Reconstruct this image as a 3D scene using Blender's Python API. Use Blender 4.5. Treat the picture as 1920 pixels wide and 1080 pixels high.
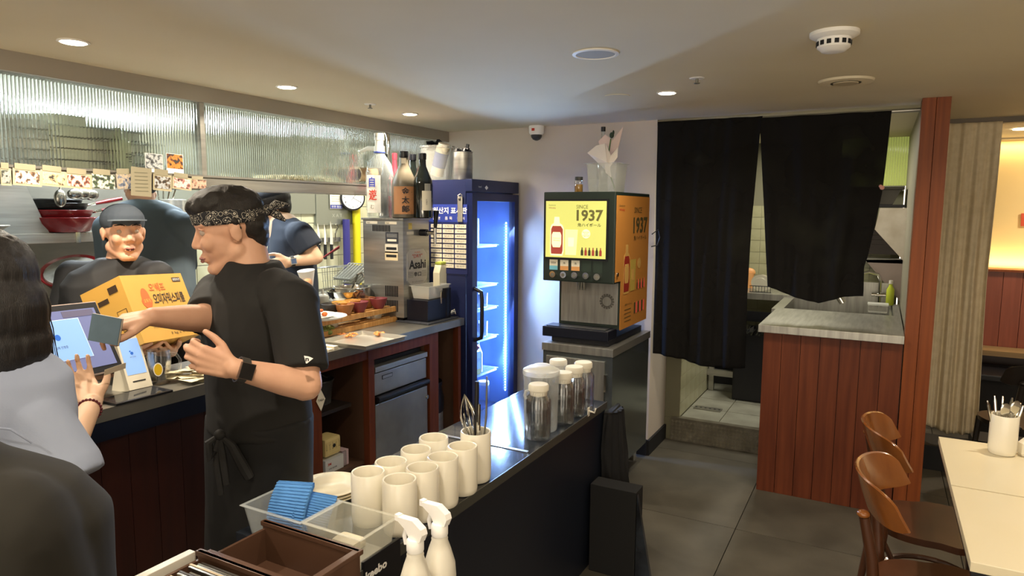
import bpy, bmesh, math, random
from mathutils import Vector, Matrix, noise
from math import pi, sin, cos, radians
random.seed(7)
C = bpy.context.scene.collection
for o in list(bpy.data.objects): bpy.data.objects.remove(o)
V = Vector
# ------------------------------------------------------------ camera
CAMZ, FPX, YAW, PITCH, ROLL = 1.65, 1270.45, 0.495383, 0.114891, 0.006829
cy_, sy_, cp_, sp_ = cos(YAW), sin(YAW), cos(PITCH), sin(PITCH)
FW = V((-sy_*cp_, cy_*cp_, -sp_)); RT0 = V((cy_, sy_, 0)); UP0 = RT0.cross(FW)
RT = RT0*cos(ROLL)+UP0*sin(ROLL); UP = -RT0*sin(ROLL)+UP0*cos(ROLL)
CAM = V((0, 0, CAMZ))
cd = bpy.data.cameras.new('camera'); cam = bpy.data.objects.new('camera', cd); C.objects.link(cam)
cd.sensor_width = 36; cd.lens = FPX/1920*36; cd.clip_start = 0.02
M = Matrix.Identity(4)
for i in range(3):
    M[i][0], M[i][1], M[i][2], M[i][3] = RT[i], UP[i], -FW[i], CAM[i]
cam.matrix_world = M
bpy.context.scene.camera = cam
def at(x, y, ax, v):
    "world point of the photograph's pixel on the plane ax=v"
    d = FW*FPX+RT*(x-960)-UP*(y-540); i = 'xyz'.index(ax)
    return CAM+d*((v-CAM[i])/d[i])
def P(x, y, D):
    return CAM+(FW*FPX+RT*(x-960)-UP*(y-540))*(D/FPX)
# ------------------------------------------------------------ world, exposure, lights
vs = bpy.context.scene.view_settings
bpy.context.scene.display_settings.display_device = 'sRGB'
vs.view_transform = 'Standard'; vs.look = 'None'; vs.gamma = 1; vs.use_curve_mapping = False
vs.exposure = 0.35
w = bpy.data.worlds.new('world'); bpy.context.scene.world = w; w.use_nodes = True
w.node_tree.nodes['Background'].inputs[0].default_value = (1.0, 0.88, 0.71, 1)
w.node_tree.nodes['Background'].inputs[1].default_value = 2.1
def area(name, loc, size, power, color, direction=(0, 0, -1), sizey=None, spread=None, shape=None):
    l = bpy.data.lights.new(name, 'AREA'); l.energy = power; l.color = color; l.size = size
    if sizey: l.shape = 'RECTANGLE'; l.size_y = sizey
    if shape: l.shape = shape
    if spread: l.spread = spread
    o = bpy.data.objects.new(name, l); C.objects.link(o); o.location = loc
    o.rotation_euler = V(direction).to_track_quat('-Z', 'Y').to_euler()
    return o
WARM = (1.0, 0.86, 0.68); CEIL = 2.23
for i, (x, y) in enumerate([(-2.54, .44), (-2.54, 1.44), (-2.54, 2.42), (-2.56, 3.42), (-.96, 3.37), (-.96, .9), (-.9, -.4), (.7, 1.6), (.7, 3.2), (.7, 0)]):
    area('downlight_lamp', (x, y, CEIL-.025), .075, (13 if x < -2 else 8), WARM, shape='DISK', spread=radians(150))
area('kitchen_ceiling_lamp', (-3.75, 2.7, 2.50), .25, 60, (.86, .95, 1.0), sizey=1.3)
area('kitchen_ceiling_lamp', (-3.7, 4.9, 2.50), .2, 30, (1, .95, .82), sizey=1.0)
area('scullery_lamp', (-.6, 5.3, 2.2), .15, 19, (1, .95, .8), sizey=.9)
area('rear_fill_light', (.3, -1.7, 1.75), 2.4, 60, (1, .85, .62), (-.1, .25, 1), sizey=.5)  # unseen uplight added behind the camera to brighten the ceiling
area('far_room_fill', (1.6, 5.9, 2.2), .2, 20, WARM, shape='DISK')  # added out of view to give the linen curtain more light
# ------------------------------------------------------------ materials
def lin(h):
    if isinstance(h, str):
        h = h.lstrip('#'); c = [int(h[i:i+2], 16)/255 for i in (0, 2, 4)]
    else: c = h
    return tuple(((x/12.92) if x <= .04045 else ((x+.055)/1.055)**2.4) for x in c)+(1,)
MC = {}
def mat(name, col, rough=.5, metal=0, var=None, vscale=8, stretch=(1, 1, 1), bump=0, bscale=60, bstretch=(1, 1, 1), emit=0, trans=0, ior=1.45, alpha=1, coat=0, spec=.5, emitcol=None, detail=4):
    if name in MC: return MC[name]
    m = bpy.data.materials.new(name); m.use_nodes = True; nt = m.node_tree; b = nt.nodes['Principled BSDF']
    b.inputs['Base Color'].default_value = lin(col); b.inputs['Roughness'].default_value = rough
    b.inputs['Metallic'].default_value = metal; b.inputs['IOR'].default_value = ior
    b.inputs['Transmission Weight'].default_value = trans; b.inputs['Alpha'].default_value = alpha
    b.inputs['Coat Weight'].default_value = coat; b.inputs['Specular IOR Level'].default_value = spec
    if emit:
        b.inputs['Emission Color'].default_value = lin(emitcol or col); b.inputs['Emission Strength'].default_value = emit
    def tex(sc, st, det=4):
        tc = nt.nodes.new('ShaderNodeTexCoord'); mp = nt.nodes.new('ShaderNodeMapping'); mp.inputs['Scale'].default_value = st
        n = nt.nodes.new('ShaderNodeTexNoise'); n.inputs['Scale'].default_value = sc; n.inputs['Detail'].default_value = det
        nt.links.new(tc.outputs['Object'], mp.inputs[0]); nt.links.new(mp.outputs[0], n.inputs['Vector']); return n
    if var:
        n = tex(vscale, stretch, detail); r = nt.nodes.new('ShaderNodeValToRGB')
        r.color_ramp.elements[0].position = .32; r.color_ramp.elements[1].position = .68
        r.color_ramp.elements[0].color = lin(col); r.color_ramp.elements[1].color = lin(var)
        nt.links.new(n.outputs[0], r.inputs[0]); nt.links.new(r.outputs[0], b.inputs['Base Color'])
    if bump:
        n = tex(bscale, bstretch); bp = nt.nodes.new('ShaderNodeBump'); bp.inputs['Strength'].default_value = bump; bp.inputs['Distance'].default_value = .004
        nt.links.new(n.outputs[0], bp.inputs['Height']); nt.links.new(bp.outputs[0], b.inputs['Normal'])
    MC[name] = m; return m
def thin(name, col, op=.25, rough=.1, k=.5):
    "clear thin plastic or glass wall: part glossy film, part see-through"
    if name in MC: return MC[name]
    m = bpy.data.materials.new(name); m.use_nodes = True; nt = m.node_tree; b = nt.nodes['Principled BSDF']
    b.inputs['Base Color'].default_value = lin(col); b.inputs['Roughness'].default_value = rough
    t = nt.nodes.new('ShaderNodeBsdfTransparent'); mx = nt.nodes.new('ShaderNodeMixShader'); fr = nt.nodes.new('ShaderNodeLayerWeight'); fr.inputs[0].default_value = .35
    ma = nt.nodes.new('ShaderNodeMath'); ma.operation = 'MULTIPLY_ADD'; ma.inputs[1].default_value = k; ma.inputs[2].default_value = op; ma.use_clamp = True
    nt.links.new(fr.outputs['Facing'], ma.inputs[0]); nt.links.new(ma.outputs[0], mx.inputs[0])
    nt.links.new(t.outputs[0], mx.inputs[1]); nt.links.new(b.outputs[0], mx.inputs[2]); nt.links.new(mx.outputs[0], nt.nodes['Material Output'].inputs[0])
    MC[name] = m; return m
paint = mat('ceiling_paint', '#e2d8be', .85, var='#dbd0b5', vscale=1.2)
wallp = mat('wall_paint', '#cbc0b4', .8, var='#c4b8aa', vscale=1.5, bump=.1, bscale=40)
steel = mat('steel', '#b3b1a9', .30, .75, var='#9c9a92', vscale=3, stretch=(1, 1, 14), bump=.06, bscale=80, bstretch=(.2, .2, 6))
steelh = mat('steel_brushed_flat', '#b0aea6', .33, .75, var='#95938c', vscale=4, stretch=(12, 1, 1), bump=.08, bscale=40, bstretch=(1, 8, 1))
steeld = mat('steel_dull', '#7d7c74', .42, .7, var='#8f8d83', vscale=3, stretch=(1, 1, 3))
chrome = mat('chrome', '#cfccc4', .1, 1)
alu = mat('aluminium', '#d2cec2', .35, .8)
wood = mat('red_wood', '#552817', .42, 0, var='#6a361f', vscale=6, stretch=(6, 6, .35), bump=.08, bscale=30, bstretch=(8, 8, .4), spec=.25)
woodlt = mat('post_wood', '#874722', .45, 0, var='#71391c', vscale=6, stretch=(8, 8, .3), bump=.08, bscale=30, bstretch=(8, 8, .4), spec=.25)
wooddk = mat('dark_red_wood', '#35170f', .4, 0, var='#25100b', vscale=3, stretch=(1, 5, .3), bump=.05, bscale=30)
woodin = mat('cabinet_inside', '#5a4030', .6, var='#4d3628', vscale=3)
pine = mat('pine', '#d2a163', .5, var='#bb8444', vscale=9, stretch=(1, 8, 1))
black = mat('black_plastic', '#15151a', .35)
blackm = mat('black_matte', '#121214', .7, var='#18181b', vscale=4)
marble = mat('black_marble', '#0b0d12', .12, var='#3a414c', vscale=5, detail=10, stretch=(1, 1, 1), coat=.3)
concrete = mat('floor_concrete', '#403c33', .58, var='#555045', vscale=3.2, detail=10, bump=.12, bscale=30)
grout = mat('floor_joint', '#38342c', .8)
cream = mat('table_cream', '#d8cdb0', .35, var='#d5caab', vscale=4)
ceramic = mat('white_ceramic', '#efe9d8', .22, coat=.3)
whitep = mat('white_plastic', '#dcd7c9', .35)
def clear(name, tint, k, rough=.02):
    "clear glass: tinted see-through body with glossy reflections that grow towards the rims"
    m = bpy.data.materials.new(name); m.use_nodes = True; nt = m.node_tree; nt.nodes.remove(nt.nodes['Principled BSDF'])
    t = nt.nodes.new('ShaderNodeBsdfTransparent'); t.inputs[0].default_value = (*tint, 1); g = nt.nodes.new('ShaderNodeBsdfGlossy'); g.inputs['Roughness'].default_value = rough
    lw = nt.nodes.new('ShaderNodeLayerWeight'); lw.inputs[0].default_value = .4; ma = nt.nodes.new('ShaderNodeMath'); ma.operation = 'MULTIPLY_ADD'; ma.inputs[1].default_value = k; ma.inputs[2].default_value = .10; mx = nt.nodes.new('ShaderNodeMixShader')
    nt.links.new(lw.outputs['Facing'], ma.inputs[0]); nt.links.new(ma.outputs[0], mx.inputs[0]); nt.links.new(t.outputs[0], mx.inputs[1]); nt.links.new(g.outputs[0], mx.inputs[2]); nt.links.new(mx.outputs[0], nt.nodes['Material Output'].inputs[0]); return m
paper = mat('paper', '#ddd5c0', .8)
white = mat('bright_white', '#f4f2ee', .5)
tilew = mat('wall_tile', '#c9c6a4', .25, var='#bdb996', vscale=2)
tileg = mat('tile_grout', '#77745f', .8)
tilef = mat('scullery_floor_tile', '#a3a294', .5, var='#8b897c', vscale=5)
glass = mat('clear_glass', '#ffffff', .02, trans=1, ior=1.45)
clearp = clear('clear_plastic', (.9, .92, .91), .5, .12)
milky = thin('milky_plastic', '#dcdcd4', .30, .3)
paneg = thin('door_glass', '#8fb0e0', .03, .03)
jugg = clear('jug_glass', (.975, .985, .99), .7, .10)
water = clear('water', (.96, .975, .985), .3)
navy = mat('navy_steel', '#1c2242', .35, var='#20274c', vscale=2)
fridgein = mat('fridge_lining', '#4a6aa0', .4)
# ------------------------------------------------------------ object helpers
def put(name, me, m=None, parent=None, smooth=False):
    o = bpy.data.objects.new(name, me); C.objects.link(o)
    if m: me.materials.append(m)
    if smooth: me.polygons.foreach_set('use_smooth', [True]*len(me.polygons))
    if parent:
        o.parent = parent; o.matrix_parent_inverse = inv_(parent)
    return o
def inv_(p):
    m = p.matrix_basis.copy(); q = p
    while q.parent: q = q.parent; m = q.matrix_basis @ m
    return m.inverted()
def T(o, label=None, cat=None, group=None, kind=None):
    if label: o['label'] = label
    if cat: o['category'] = cat
    if group: o['group'] = group
    if kind: o['kind'] = kind
    return o
def thing(name, loc, label, cat, group=None):
    o = bpy.data.objects.new(name, None); o.empty_display_size = .05; C.objects.link(o); o.location = loc
    return T(o, label, cat, group)
class B:
    "collects shapes (world coordinates) into one mesh"
    def __init__(s): s.b = bmesh.new()
    def box(s, a, b, bev=0):
        x0, x1 = sorted((a[0], b[0])); y0, y1 = sorted((a[1], b[1])); z0, z1 = sorted((a[2], b[2]))
        r = bmesh.ops.create_cube(s.b, size=1); vv = r['verts']
        for v in vv: v.co = V(((x0+x1)/2+v.co.x*(x1-x0), (y0+y1)/2+v.co.y*(y1-y0), (z0+z1)/2+v.co.z*(z1-z0)))
        if bev: bmesh.ops.bevel(s.b, geom=list({e for v in vv for e in v.link_edges}), offset=bev, segments=2, affect='EDGES', profile=.7)
        return s
    def obox(s, c, r, u, n, w, h, d):
        "box centred at c, spans w along r, h along u, d along n"
        r, u, n = V(r).normalized(), V(u).normalized(), V(n).normalized(); c = V(c)
        q = bmesh.ops.create_cube(s.b, size=1)
        for v in q['verts']: v.co = c+r*(v.co.x*w)+u*(v.co.y*h)+n*(v.co.z*d)
        return s
    def cyl(s, p, q, r, r2=None, n=20, caps=True):
        p, q = V(p), V(q); d = q-p; r2 = r if r2 is None else r2
        mt = Matrix.Translation((p+q)/2) @ d.to_track_quat('Z', 'Y').to_matrix().to_4x4()
        bmesh.ops.create_cone(s.b, cap_ends=caps, segments=n, radius1=max(r, 1e-5), radius2=max(r2, 1e-5), depth=d.length, matrix=mt); return s
    def sph(s, c, r, sc=(1, 1, 1), n=16):
        mt = Matrix.Translation(V(c)) @ Matrix.Diagonal((sc[0], sc[1], sc[2], 1))
        bmesh.ops.create_uvsphere(s.b, u_segments=n, v_segments=max(6, n//2), radius=r, matrix=mt); return s
    def tube(s, pts, r, n=8, closed=False):
        pts = [V(p) for p in pts]; L = len(pts); rings = []
        rr = r if isinstance(r, (list, tuple)) else [r]*L
        up = V((0, 0, 1))
        t0 = (pts[1]-pts[0]).normalized(); a = t0.cross(up)
        if a.length < .01: a = t0.cross(V((1, 0, 0)))
        a.normalize()
        for i, p in enumerate(pts):
            if closed: t = (pts[(i+1) % L]-pts[i-1]).normalized()
            else: t = (pts[min(i+1, L-1)]-pts[max(i-1, 0)]).normalized()
            a = (a-t*a.dot(t)); a.normalize(); b2 = t.cross(a)
            rings.append([s.b.verts.new(p+(a*cos(2*pi*k/n)+b2*sin(2*pi*k/n))*rr[i]) for k in range(n)])
        for i in range(L if closed else L-1):
            A, Bq = rings[i], rings[(i+1) % L]
            for k in range(n): s.b.faces.new((A[k], A[(k+1) % n], Bq[(k+1) % n], Bq[k]))
        if not closed: s.b.faces.new(rings[0][::-1]); s.b.faces.new(rings[-1])
        return s
    def lathe(s, c, prof, n=28, sx=1, sy=1, flute=0, fn=0):
        c = V(c); rings = []
        for r, z in prof:
            ring = []
            for k in range(n):
                a = 2*pi*k/n; q = r*(1+(flute*cos(fn*a) if flute and r > .02 else 0))
                ring.append(s.b.verts.new(c+V((q*cos(a)*sx, q*sin(a)*sy, z))))
            rings.append(ring)
        for A, D in zip(rings, rings[1:]):
            for k in range(n): s.b.faces.new((A[k], A[(k+1) % n], D[(k+1) % n], D[k]))
        s.b.faces.new(rings[0][::-1]); s.b.faces.new(rings[-1]); return s
    def poly(s, pts, d):
        "extruded polygon, thickness vector d"
        d = V(d); a = [s.b.verts.new(V(p)) for p in pts]; b2 = [s.b.verts.new(V(p)+d) for p in pts]
        s.b.faces.new(a[::-1]); s.b.faces.new(b2); n = len(pts)
        for k in range(n): s.b.faces.new((a[k], a[(k+1) % n], b2[(k+1) % n], b2[k]))
        return s
    def out(s, name, m, parent=None, smooth=False, tag=None):
        bmesh.ops.recalc_face_normals(s.b, faces=s.b.faces)
        me = bpy.data.meshes.new(name); s.b.to_mesh(me); s.b.free()
        if smooth:
            me.polygons.foreach_set('use_smooth', [True]*len(me.polygons))
            try: me.set_sharp_from_angle(angle=radians(40))
            except Exception: pass
        o = put(name, me, m, parent)
        if tag: T(o, *tag)
        return o
def struct(o): o['kind'] = 'structure'; return o
X_, Y_, Z_ = V((1, 0, 0)), V((0, 1, 0)), V((0, 0, 1))
def text(s, c, w, h, right, up, m, parent, name='lettering', bold=0, lift=.0008, ext=.0004):
    "flat print: string fitted into w x h (h None keeps proportion) centred at c"
    cu = bpy.data.curves.new(name, 'FONT'); cu.body = s; cu.size = 1; cu.offset = bold; cu.resolution_u = 2
    o = bpy.data.objects.new(name, cu)
    me = bpy.data.meshes.new_from_object(o); bpy.data.objects.remove(o)
    right, up = V(right).normalized(), V(up).normalized(); n = right.cross(up)
    if not me.vertices: return None
    xs = [v.co.x for v in me.vertices]; ys = [v.co.y for v in me.vertices]
    x0, x1, y0, y1 = min(xs), max(xs), min(ys), max(ys)
    sx = w/(x1-x0) if w else None; sy = h/(y1-y0) if h else None
    sx = sx or sy; sy = sy or sx
    for v in me.vertices:
        v.co = V(c)+right*((v.co.x-(x0+x1)/2)*sx)+up*((v.co.y-(y0+y1)/2)*sy)+n*lift
    return put(name, me, m, parent)
def quad(name, c, w, h, right, up, m, parent, t=.0006, lift=0):
    right, up = V(right).normalized(), V(up).normalized(); n = right.cross(up)
    return B().obox(V(c)+n*(lift+t/2), right, up, n, w, h, t).out(name, m, parent)
def copytree(o, loc, label=None, group=None, rotz=None):
    r = o.copy(); C.objects.link(r); r.location = loc
    if rotz is not None: r.rotation_euler = (0, 0, rotz)
    if label: r['label'] = label
    if group: r['group'] = group
    def rec(a, b):
        for ch in list(a.children):
            c = ch.copy(); C.objects.link(c); c.parent = b; rec(ch, c)
    kids = list(o.children)
    for ch in kids:
        c = ch.copy(); C.objects.link(c); c.parent = r; rec(ch, c)
    return r
ink = mat('black_ink', '#1a1a1c', .6); inkg = mat('grey_ink', '#6d6a55', .6); inkr = mat('red_ink', '#b8331f', .6); inkw = mat('white_ink', '#f0eee8', .6)
# ================================================================ SETTING
fl = B().box((-5, -2.5, -.1), (3.6, 8.0, -.008)).out('floor', grout); struct(fl)
xs = [-4.61+1.01*i for i in range(0, 9)]; ys = [-1.53+.506*i*2 for i in range(0, 9)]
tm = None
for i, x in enumerate(xs[:-1]):
    for j, y in enumerate(ys[:-1]):
        if x < -2.7 or x > 2 or y > 6.6: continue
        if tm is None:
            tm = B().box((-.503, -.504, -.008), (.503, .504, 0), .0015).b; me = bpy.data.meshes.new('floor_tile'); tm.to_mesh(me); me.materials.append(concrete)
        o = bpy.data.objects.new('floor_tile', me); C.objects.link(o); o.parent = fl; o.location = (x+.505, y+.506, 0)
struct(B().box((-3.0, -2.5, CEIL), (3.6, 8, CEIL+.12)).out('ceiling', paint))
struct(B().box((-4.7, -2.5, 2.56), (-3.0, 8, 2.7)).out('ceiling_kitchen', mat('kitchen_ceiling', '#c4cabf', .7)))
struct(B().box((-3.0, 4.36, 0), (-1.30, 4.76, CEIL)).out('wall_back', wallp))
struct(B().box((-1.31, 4.345, 0), (-1.285, 4.765, .105)).box((-1.5, 4.335, 0), (-1.3, 4.36, .105)).out('baseboard_back', blackm))
kw = struct(B().box((-4.7, -2.5, 0), (-4.45, 8, 2.6)).out('wall_kitchen', steeld))
struct(B().box((-4.6, 6.3, 0), (-2.9, 6.5, 2.6)).out('wall_kitchen_end', mat('kitchen_end', '#b8bba8', .6)))
struct(B().box((-4.6, -2.2, 0), (-2.3, -2.0, 2.6)).out('wall_kitchen_front', mat('kitchen_end', '#b8bba8', .6)))
# steel header over the divider and the ledge below
struct(B().box((-3.0, -1.8, 2.155), (-2.905, 4.36, 2.23)).out('trim_1', mat('header_steel', '#a8a298', .4, .35)))
led = struct(B().box((-2.99, -1.8, 1.735), (-2.885, 3.69, 1.80), .006).box((-2.90, -1.8, 1.796), (-2.88, 3.69, 1.806)).out('trim_2', steel))
# reeded glass panes, real flutes
reed = mat('reeded_glass', '#eef6f4', .06, trans=1, ior=1.42)
def reeded(x, y0, y1, z0, z1, name, label):
    b = bmesh.new(); pitch = .0135; k = int((y1-y0)/pitch); seg = 6; n = k*seg
    rows = []
    for z in (z0, z1):
        rows.append([b.verts.new((x+.0035*abs(sin(pi*i/seg)), y0+(y1-y0)*i/n, z)) for i in range(n+1)])
    back = [[b.verts.new((x-.004, y, z)) for y in (y0, y1)] for z in (z0, z1)]
    for i in range(n): b.faces.new((rows[0][i], rows[0][i+1], rows[1][i+1], rows[1][i]))
    b.faces.new((back[0][0], back[1][0], back[1][1], back[0][1]))
    b.faces.new((back[0][1], back[1][1], rows[1][-1], rows[0][-1])); b.faces.new((back[0][0], rows[0][0], rows[1][0], back[1][0]))
    b.faces.new(rows[1]+[back[1][1], back[1][0]]); b.faces.new([back[0][0], back[0][1]]+rows[0][::-1])
    me = bpy.data.meshes.new(name); b.to_mesh(me); b.free()
    o = put(name, me, reed); T(o, label, 'glass pane', 'reeded glass panes above the kitchen ledge'); return o
reeded(-2.94, -1.7, 2.22, 1.807, 2.155, 'reeded_glass_pane', 'long ribbed glass pane at left above the row of photo prints')
reeded(-2.94, 2.25, 3.62, 1.807, 2.155, 'reeded_glass_pane', 'middle ribbed glass pane between the two steel divider posts')
reeded(-2.94, 3.66, 4.35, 1.86, 2.155, 'reeded_glass_pane', 'short ribbed glass pane behind bottles and bucket near the back wall')
T(B().box((-2.96, 2.222, 1.80), (-2.92, 2.248, 2.155)).out('divider_post', steel), 'steel divider post between the long and middle ribbed panes', 'post')
T(B().tube([(-2.91, 3.64, 1.80), (-2.91, 3.64, 2.11), (-2.92, 3.642, 2.14), (-2.935, 3.645, 2.155)], .011, 12).out('divider_post', chrome, smooth=True), 'rounded chrome post rising behind the big clear bottle', 'post')
T(B().box((-2.96, -1.8, 1.3), (-2.93, -1.6, 1.735)).out('ledge_bracket', steel), 'steel bracket under the kitchen ledge at its far left end', 'bracket')
# header light patches (reflections of lamps) are left to the renderer
# ceiling fittings
lampm = mat('lamp_disc', '#fff4dc', .5, emit=14, emitcol='#fff0d0')
for (x, y, l) in [(-2.54, 1.436, 'lit recessed downlight nearest the camera at top left'), (-2.54, 2.418, 'lit recessed downlight second along the glass divider'), (-2.57, 3.428, 'lit recessed downlight near the back wall above the bottles'), (-.962, 3.373, 'lit recessed downlight right of the dome camera')]:
    t = thing('downlight', (x, y, CEIL), l, 'ceiling light', 'lit ceiling downlights')
    B().lathe((x, y, CEIL), [(.050, -.0005), (.052, -.004), (.043, -.006), (.040, -.003)], 32).out('trim_ring', white, t, True)
    B().cyl((x, y, CEIL-.0035), (x, y, CEIL-.0075), .038, n=32).out('lamp_disc', lampm, t)
t = thing('air_diffuser', (-.172, 3.41, CEIL), 'large round white ceiling diffuser with concentric rings at right', 'ceiling vent')
for r in (.115, .085):
    B().lathe((-.172, 3.41, CEIL), [(r-.02, -.001), (r, -.002), (r-.004, -.012), (r-.022, -.014)], 40).out('ring', paint if r > .1 else white, t, True)
B().cyl((-.172, 3.41, CEIL-.002), (-.172, 3.41, CEIL-.018), .06, .05, 40).out('center_disc', mat('off_white', '#b9ac90', .6), t)
t = thing('ceiling_speaker', (-.969, 2.435, CEIL), 'flat round ceiling speaker between two lit downlights, unlit', 'speaker')
B().lathe((-.969, 2.435, CEIL), [(.085, -.0005), (.087, -.005), (.074, -.007), (.072, -.003)], 40).out('trim_ring', white, t, True)
B().cyl((-.969, 2.435, CEIL-.001), (-.969, 2.435, CEIL-.004), .072, n=40).out('grille', mat('grille_grey', '#a8a49c', .6), t)
T(B().cyl((-1.219, 3.37, CEIL), (-1.219, 3.37, CEIL-.003), .065, n=32).out('access_cap', paint), 'faint flat round cap on the ceiling left of the single downlight', 'ceiling cap')
t = thing('smoke_detector', (-.168, 2.5, CEIL), 'white dome smoke detector with slotted sides at top right', 'smoke detector')
B().lathe((-.168, 2.5, CEIL), [(.075, -.0005), (.075, -.012), (.06, -.02), (.055, -.022)], 36).out('base', white, t, True)
B().lathe((-.168, 2.5, CEIL), [(.052, -.02), (.05, -.05), (.035, -.062), (.02, -.064)], 36).out('dome', white, t, True)
for k in range(14):
    a = 2*pi*k/14; B().obox((-.168+.0515*cos(a), 2.5+.0515*sin(a), CEIL-.037), (-sin(a), cos(a), 0), Z_, (cos(a), sin(a), 0), .013, .014, .003).out('slot', blackm, t)
for (x, y, l) in [(-.745, 3.072, 'small sprinkler head on the ceiling right of the single downlight'), (-2.539, 3.022, 'small sprinkler head on the ceiling above the glass divider')]:
    t = thing('sprinkler', (x, y, CEIL), l, 'sprinkler')
    B().cyl((x, y, CEIL-.0005), (x, y, CEIL-.004), .034, .03, 24).out('cover_plate', white, t)
    B().cyl((x, y, CEIL-.003), (x, y, CEIL-.022), .006).cyl((x, y, CEIL-.022), (x, y, CEIL-.025), .014, .012, 12).out('head', steeld, t)
q = at(1006, 243, 'y', 4.30)
t = thing('dome_camera', (q.x, 4.30, CEIL), 'white dome security camera under the ceiling by the back wall', 'security camera')
B().lathe((q.x, 4.30, CEIL), [(.052, -.0005), (.054, -.01), (.052, -.05), (.042, -.062)], 32).out('housing', white, t, True)
B().lathe((q.x, 4.30, CEIL-.06), [(.04, 0), (.038, -.018), (.026, -.034), (.008, -.042)], 24).out('dome', mat('smoked_dome', '#3a3c3e', .1, coat=.5), t, True)
quad('logo', (q.x, 4.2465, CEIL-.03), .022, .018, X_, Z_, inkr, t)
# ---------------- back passage: tiled return, step, scullery
tw = struct(B().box((-1.32, 4.77, 0), (-1.195, 6.2, 2.5)).out('wall_scullery_left', tileg))
def tiles(parent, origin, ru, uu, w, h, tw_, th_, m, name='tile', gap=.003, t=.006, stag=0):
    ru, uu = V(ru), V(uu); n = ru.cross(uu); me = B().obox((0, 0, 0), ru, uu, n, tw_-gap, th_-gap, t).b
    mm = bpy.data.meshes.new(name); me.to_mesh(mm); mm.materials.append(m)
    for j in range(int(h/th_)):
        off = stag*tw_ if j % 2 else 0
        for i in range(int(w/tw_)):
            o = bpy.data.objects.new(name, mm); C.objects.link(o); o.location = V(origin)+ru*((i+.5)*tw_+off)+uu*((j+.5)*th_)
            o.parent = parent
tiles(tw, (-1.195, 4.775, .17), Y_, Z_, 1.42, .82, .142, .1, tilew)
ts = struct(B().box((-1.32, 4.76, 0), (.151, 6.2, .16)).out('floor_scullery', tileg))
tiles(ts, (-1.19, 4.80, .162), X_, Y_, 1.36, 1.45, .27, .29, tilef, 'floor_tile', .006, .008)
T(B().box((-1.25, 4.748, .0), (-.50, 4.76, .158)).box((-1.25, 4.748, .156), (-.5, 4.80, .168)).out('step_plate', mat('worn_step', '#6a6456', .45, .6, var='#8a8476', vscale=12)), 'metal checker plate step up into the scullery', 'step')
sp = bpy.data.objects['step_plate']
br = bmesh.new()
for i in range(28):
    for j in range(6):
        x = -1.235+i*.0265; z = .018+j*.0245
        if x > -.52: continue
        s_ = 1 if (i+j) % 2 else -1
        for k in (-1, 0, 1):
            c = V((x+k*.005, 4.7465, z-k*.005*s_)); d = V((.7, 0, .7*s_)); nn = V((-.7*s_, 0, .7))
            vv = [br.verts.new(c+d*a*.0105+nn*b_*.0022) for a, b_ in ((-1, 0), (0, -1), (1, 0), (0, 1))]
            tp = br.verts.new(c+V((0, -.0035, 0)))
            for a in range(4): br.faces.new((vv[a], vv[(a+1) % 4], tp))
me = bpy.data.meshes.new('tread_bars'); br.to_mesh(me); br.free(); o = put('tread_bars', me, mat('tread', '#cfc8b4', .3, .6), sp); o['kind'] = 'stuff'
T(B().box((-1.16, 5.04, .168), (-.96, 5.12, .174)).out('floor_drain', steel, tag=('steel strip drain grate in the scullery floor', 'drain')), None)
dr = bpy.data.objects['floor_drain']
for k in range(6): B().cyl((-1.145+k*.034, 5.08, .1735), (-1.145+k*.034, 5.08, .1745), .009, n=12).out('hole', blackm, dr)
sb = struct(B().box((-1.32, 6.2, 0), (.15, 6.35, 2.23)).out('wall_scullery_back', tileg))
tiles(sb, (-1.19, 6.2, .2), X_, Z_, 1.3, 1.5, .142, .1, mat('olive_tile', '#a5a283', .25, var='#949170'))
# wooden partition (counter front) and post
pc = thing('serving_counter', (-.2, 4.3, 0), 'red wood plank serving counter under the steel top beside the curtains', 'counter')
B().box((-.555, 4.132, 0), (.148, 4.19, .955)).box((-.555, 4.19, .0), (-.53, 4.80, .955)).out('backing', wooddk, pc)
pw = .1007
for k in range(7):
    B().box((-.558+k*pw+.0012, 4.118, .0), (-.558+(k+1)*pw-.0012, 4.132, .957), .0015).out('plank', wood, pc)
B().box((-.585, 4.085, .957), (.149, 4.885, 1.0), .002).box((.11, 4.885, .957), (.149, 5.5, 1.0)).out('steel_top', steelh, pc)
post = thing('wooden_post', (.21, 4.15, 0), 'tall red wood post of two planks from floor to ceiling', 'post')
for k in (0, 1): B().box((.150+k*.064+.001, 4.108, 0), (.150+(k+1)*.064-.001, 4.26, CEIL), .0015).out('plank', woodlt, post)
struct(B().box((.158, 4.262, 0), (.27, 6.2, CEIL)).out('wall_scullery_right', mat('scul_wall', '#8a8474', .6)))
# sink beyond the counter
sk = thing('sink_unit', (-.2, 5.2, .17), 'stainless sink unit behind the serving counter', 'sink')
B().box((-.57, 4.89, .80), (.105, 5.6, .82)).box((-.57, 4.89, .8), (-.555, 5.6, .97)).box((-.57, 5.585, .8), (.105, 5.6, 1.14)).box((.09, 4.89, .8), (.105, 5.6, .97)).out('basin', steelh, sk)
B().box((-.62, 4.89, .965), (-.55, 5.62, .99)).out('rim', steel, sk)
B().box((-.6, 5.2, .17), (-.56, 5.6, .96)).out('leg', steel, sk)
q = at(1650, 540, 'y', 5.5)
fa = thing('faucet', (q.x, 5.5, 1.0), 'curved chrome tap at the sink behind the counter', 'faucet')
B().tube([(q.x, 5.50, .98), (q.x, 5.5, 1.16), (q.x-.02, 5.48, 1.21), (q.x-.08, 5.43, 1.225), (q.x-.14, 5.36, 1.21), (q.x-.19, 5.32, 1.17)], .011, 10).out('spout', chrome, fa, True)
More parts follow.
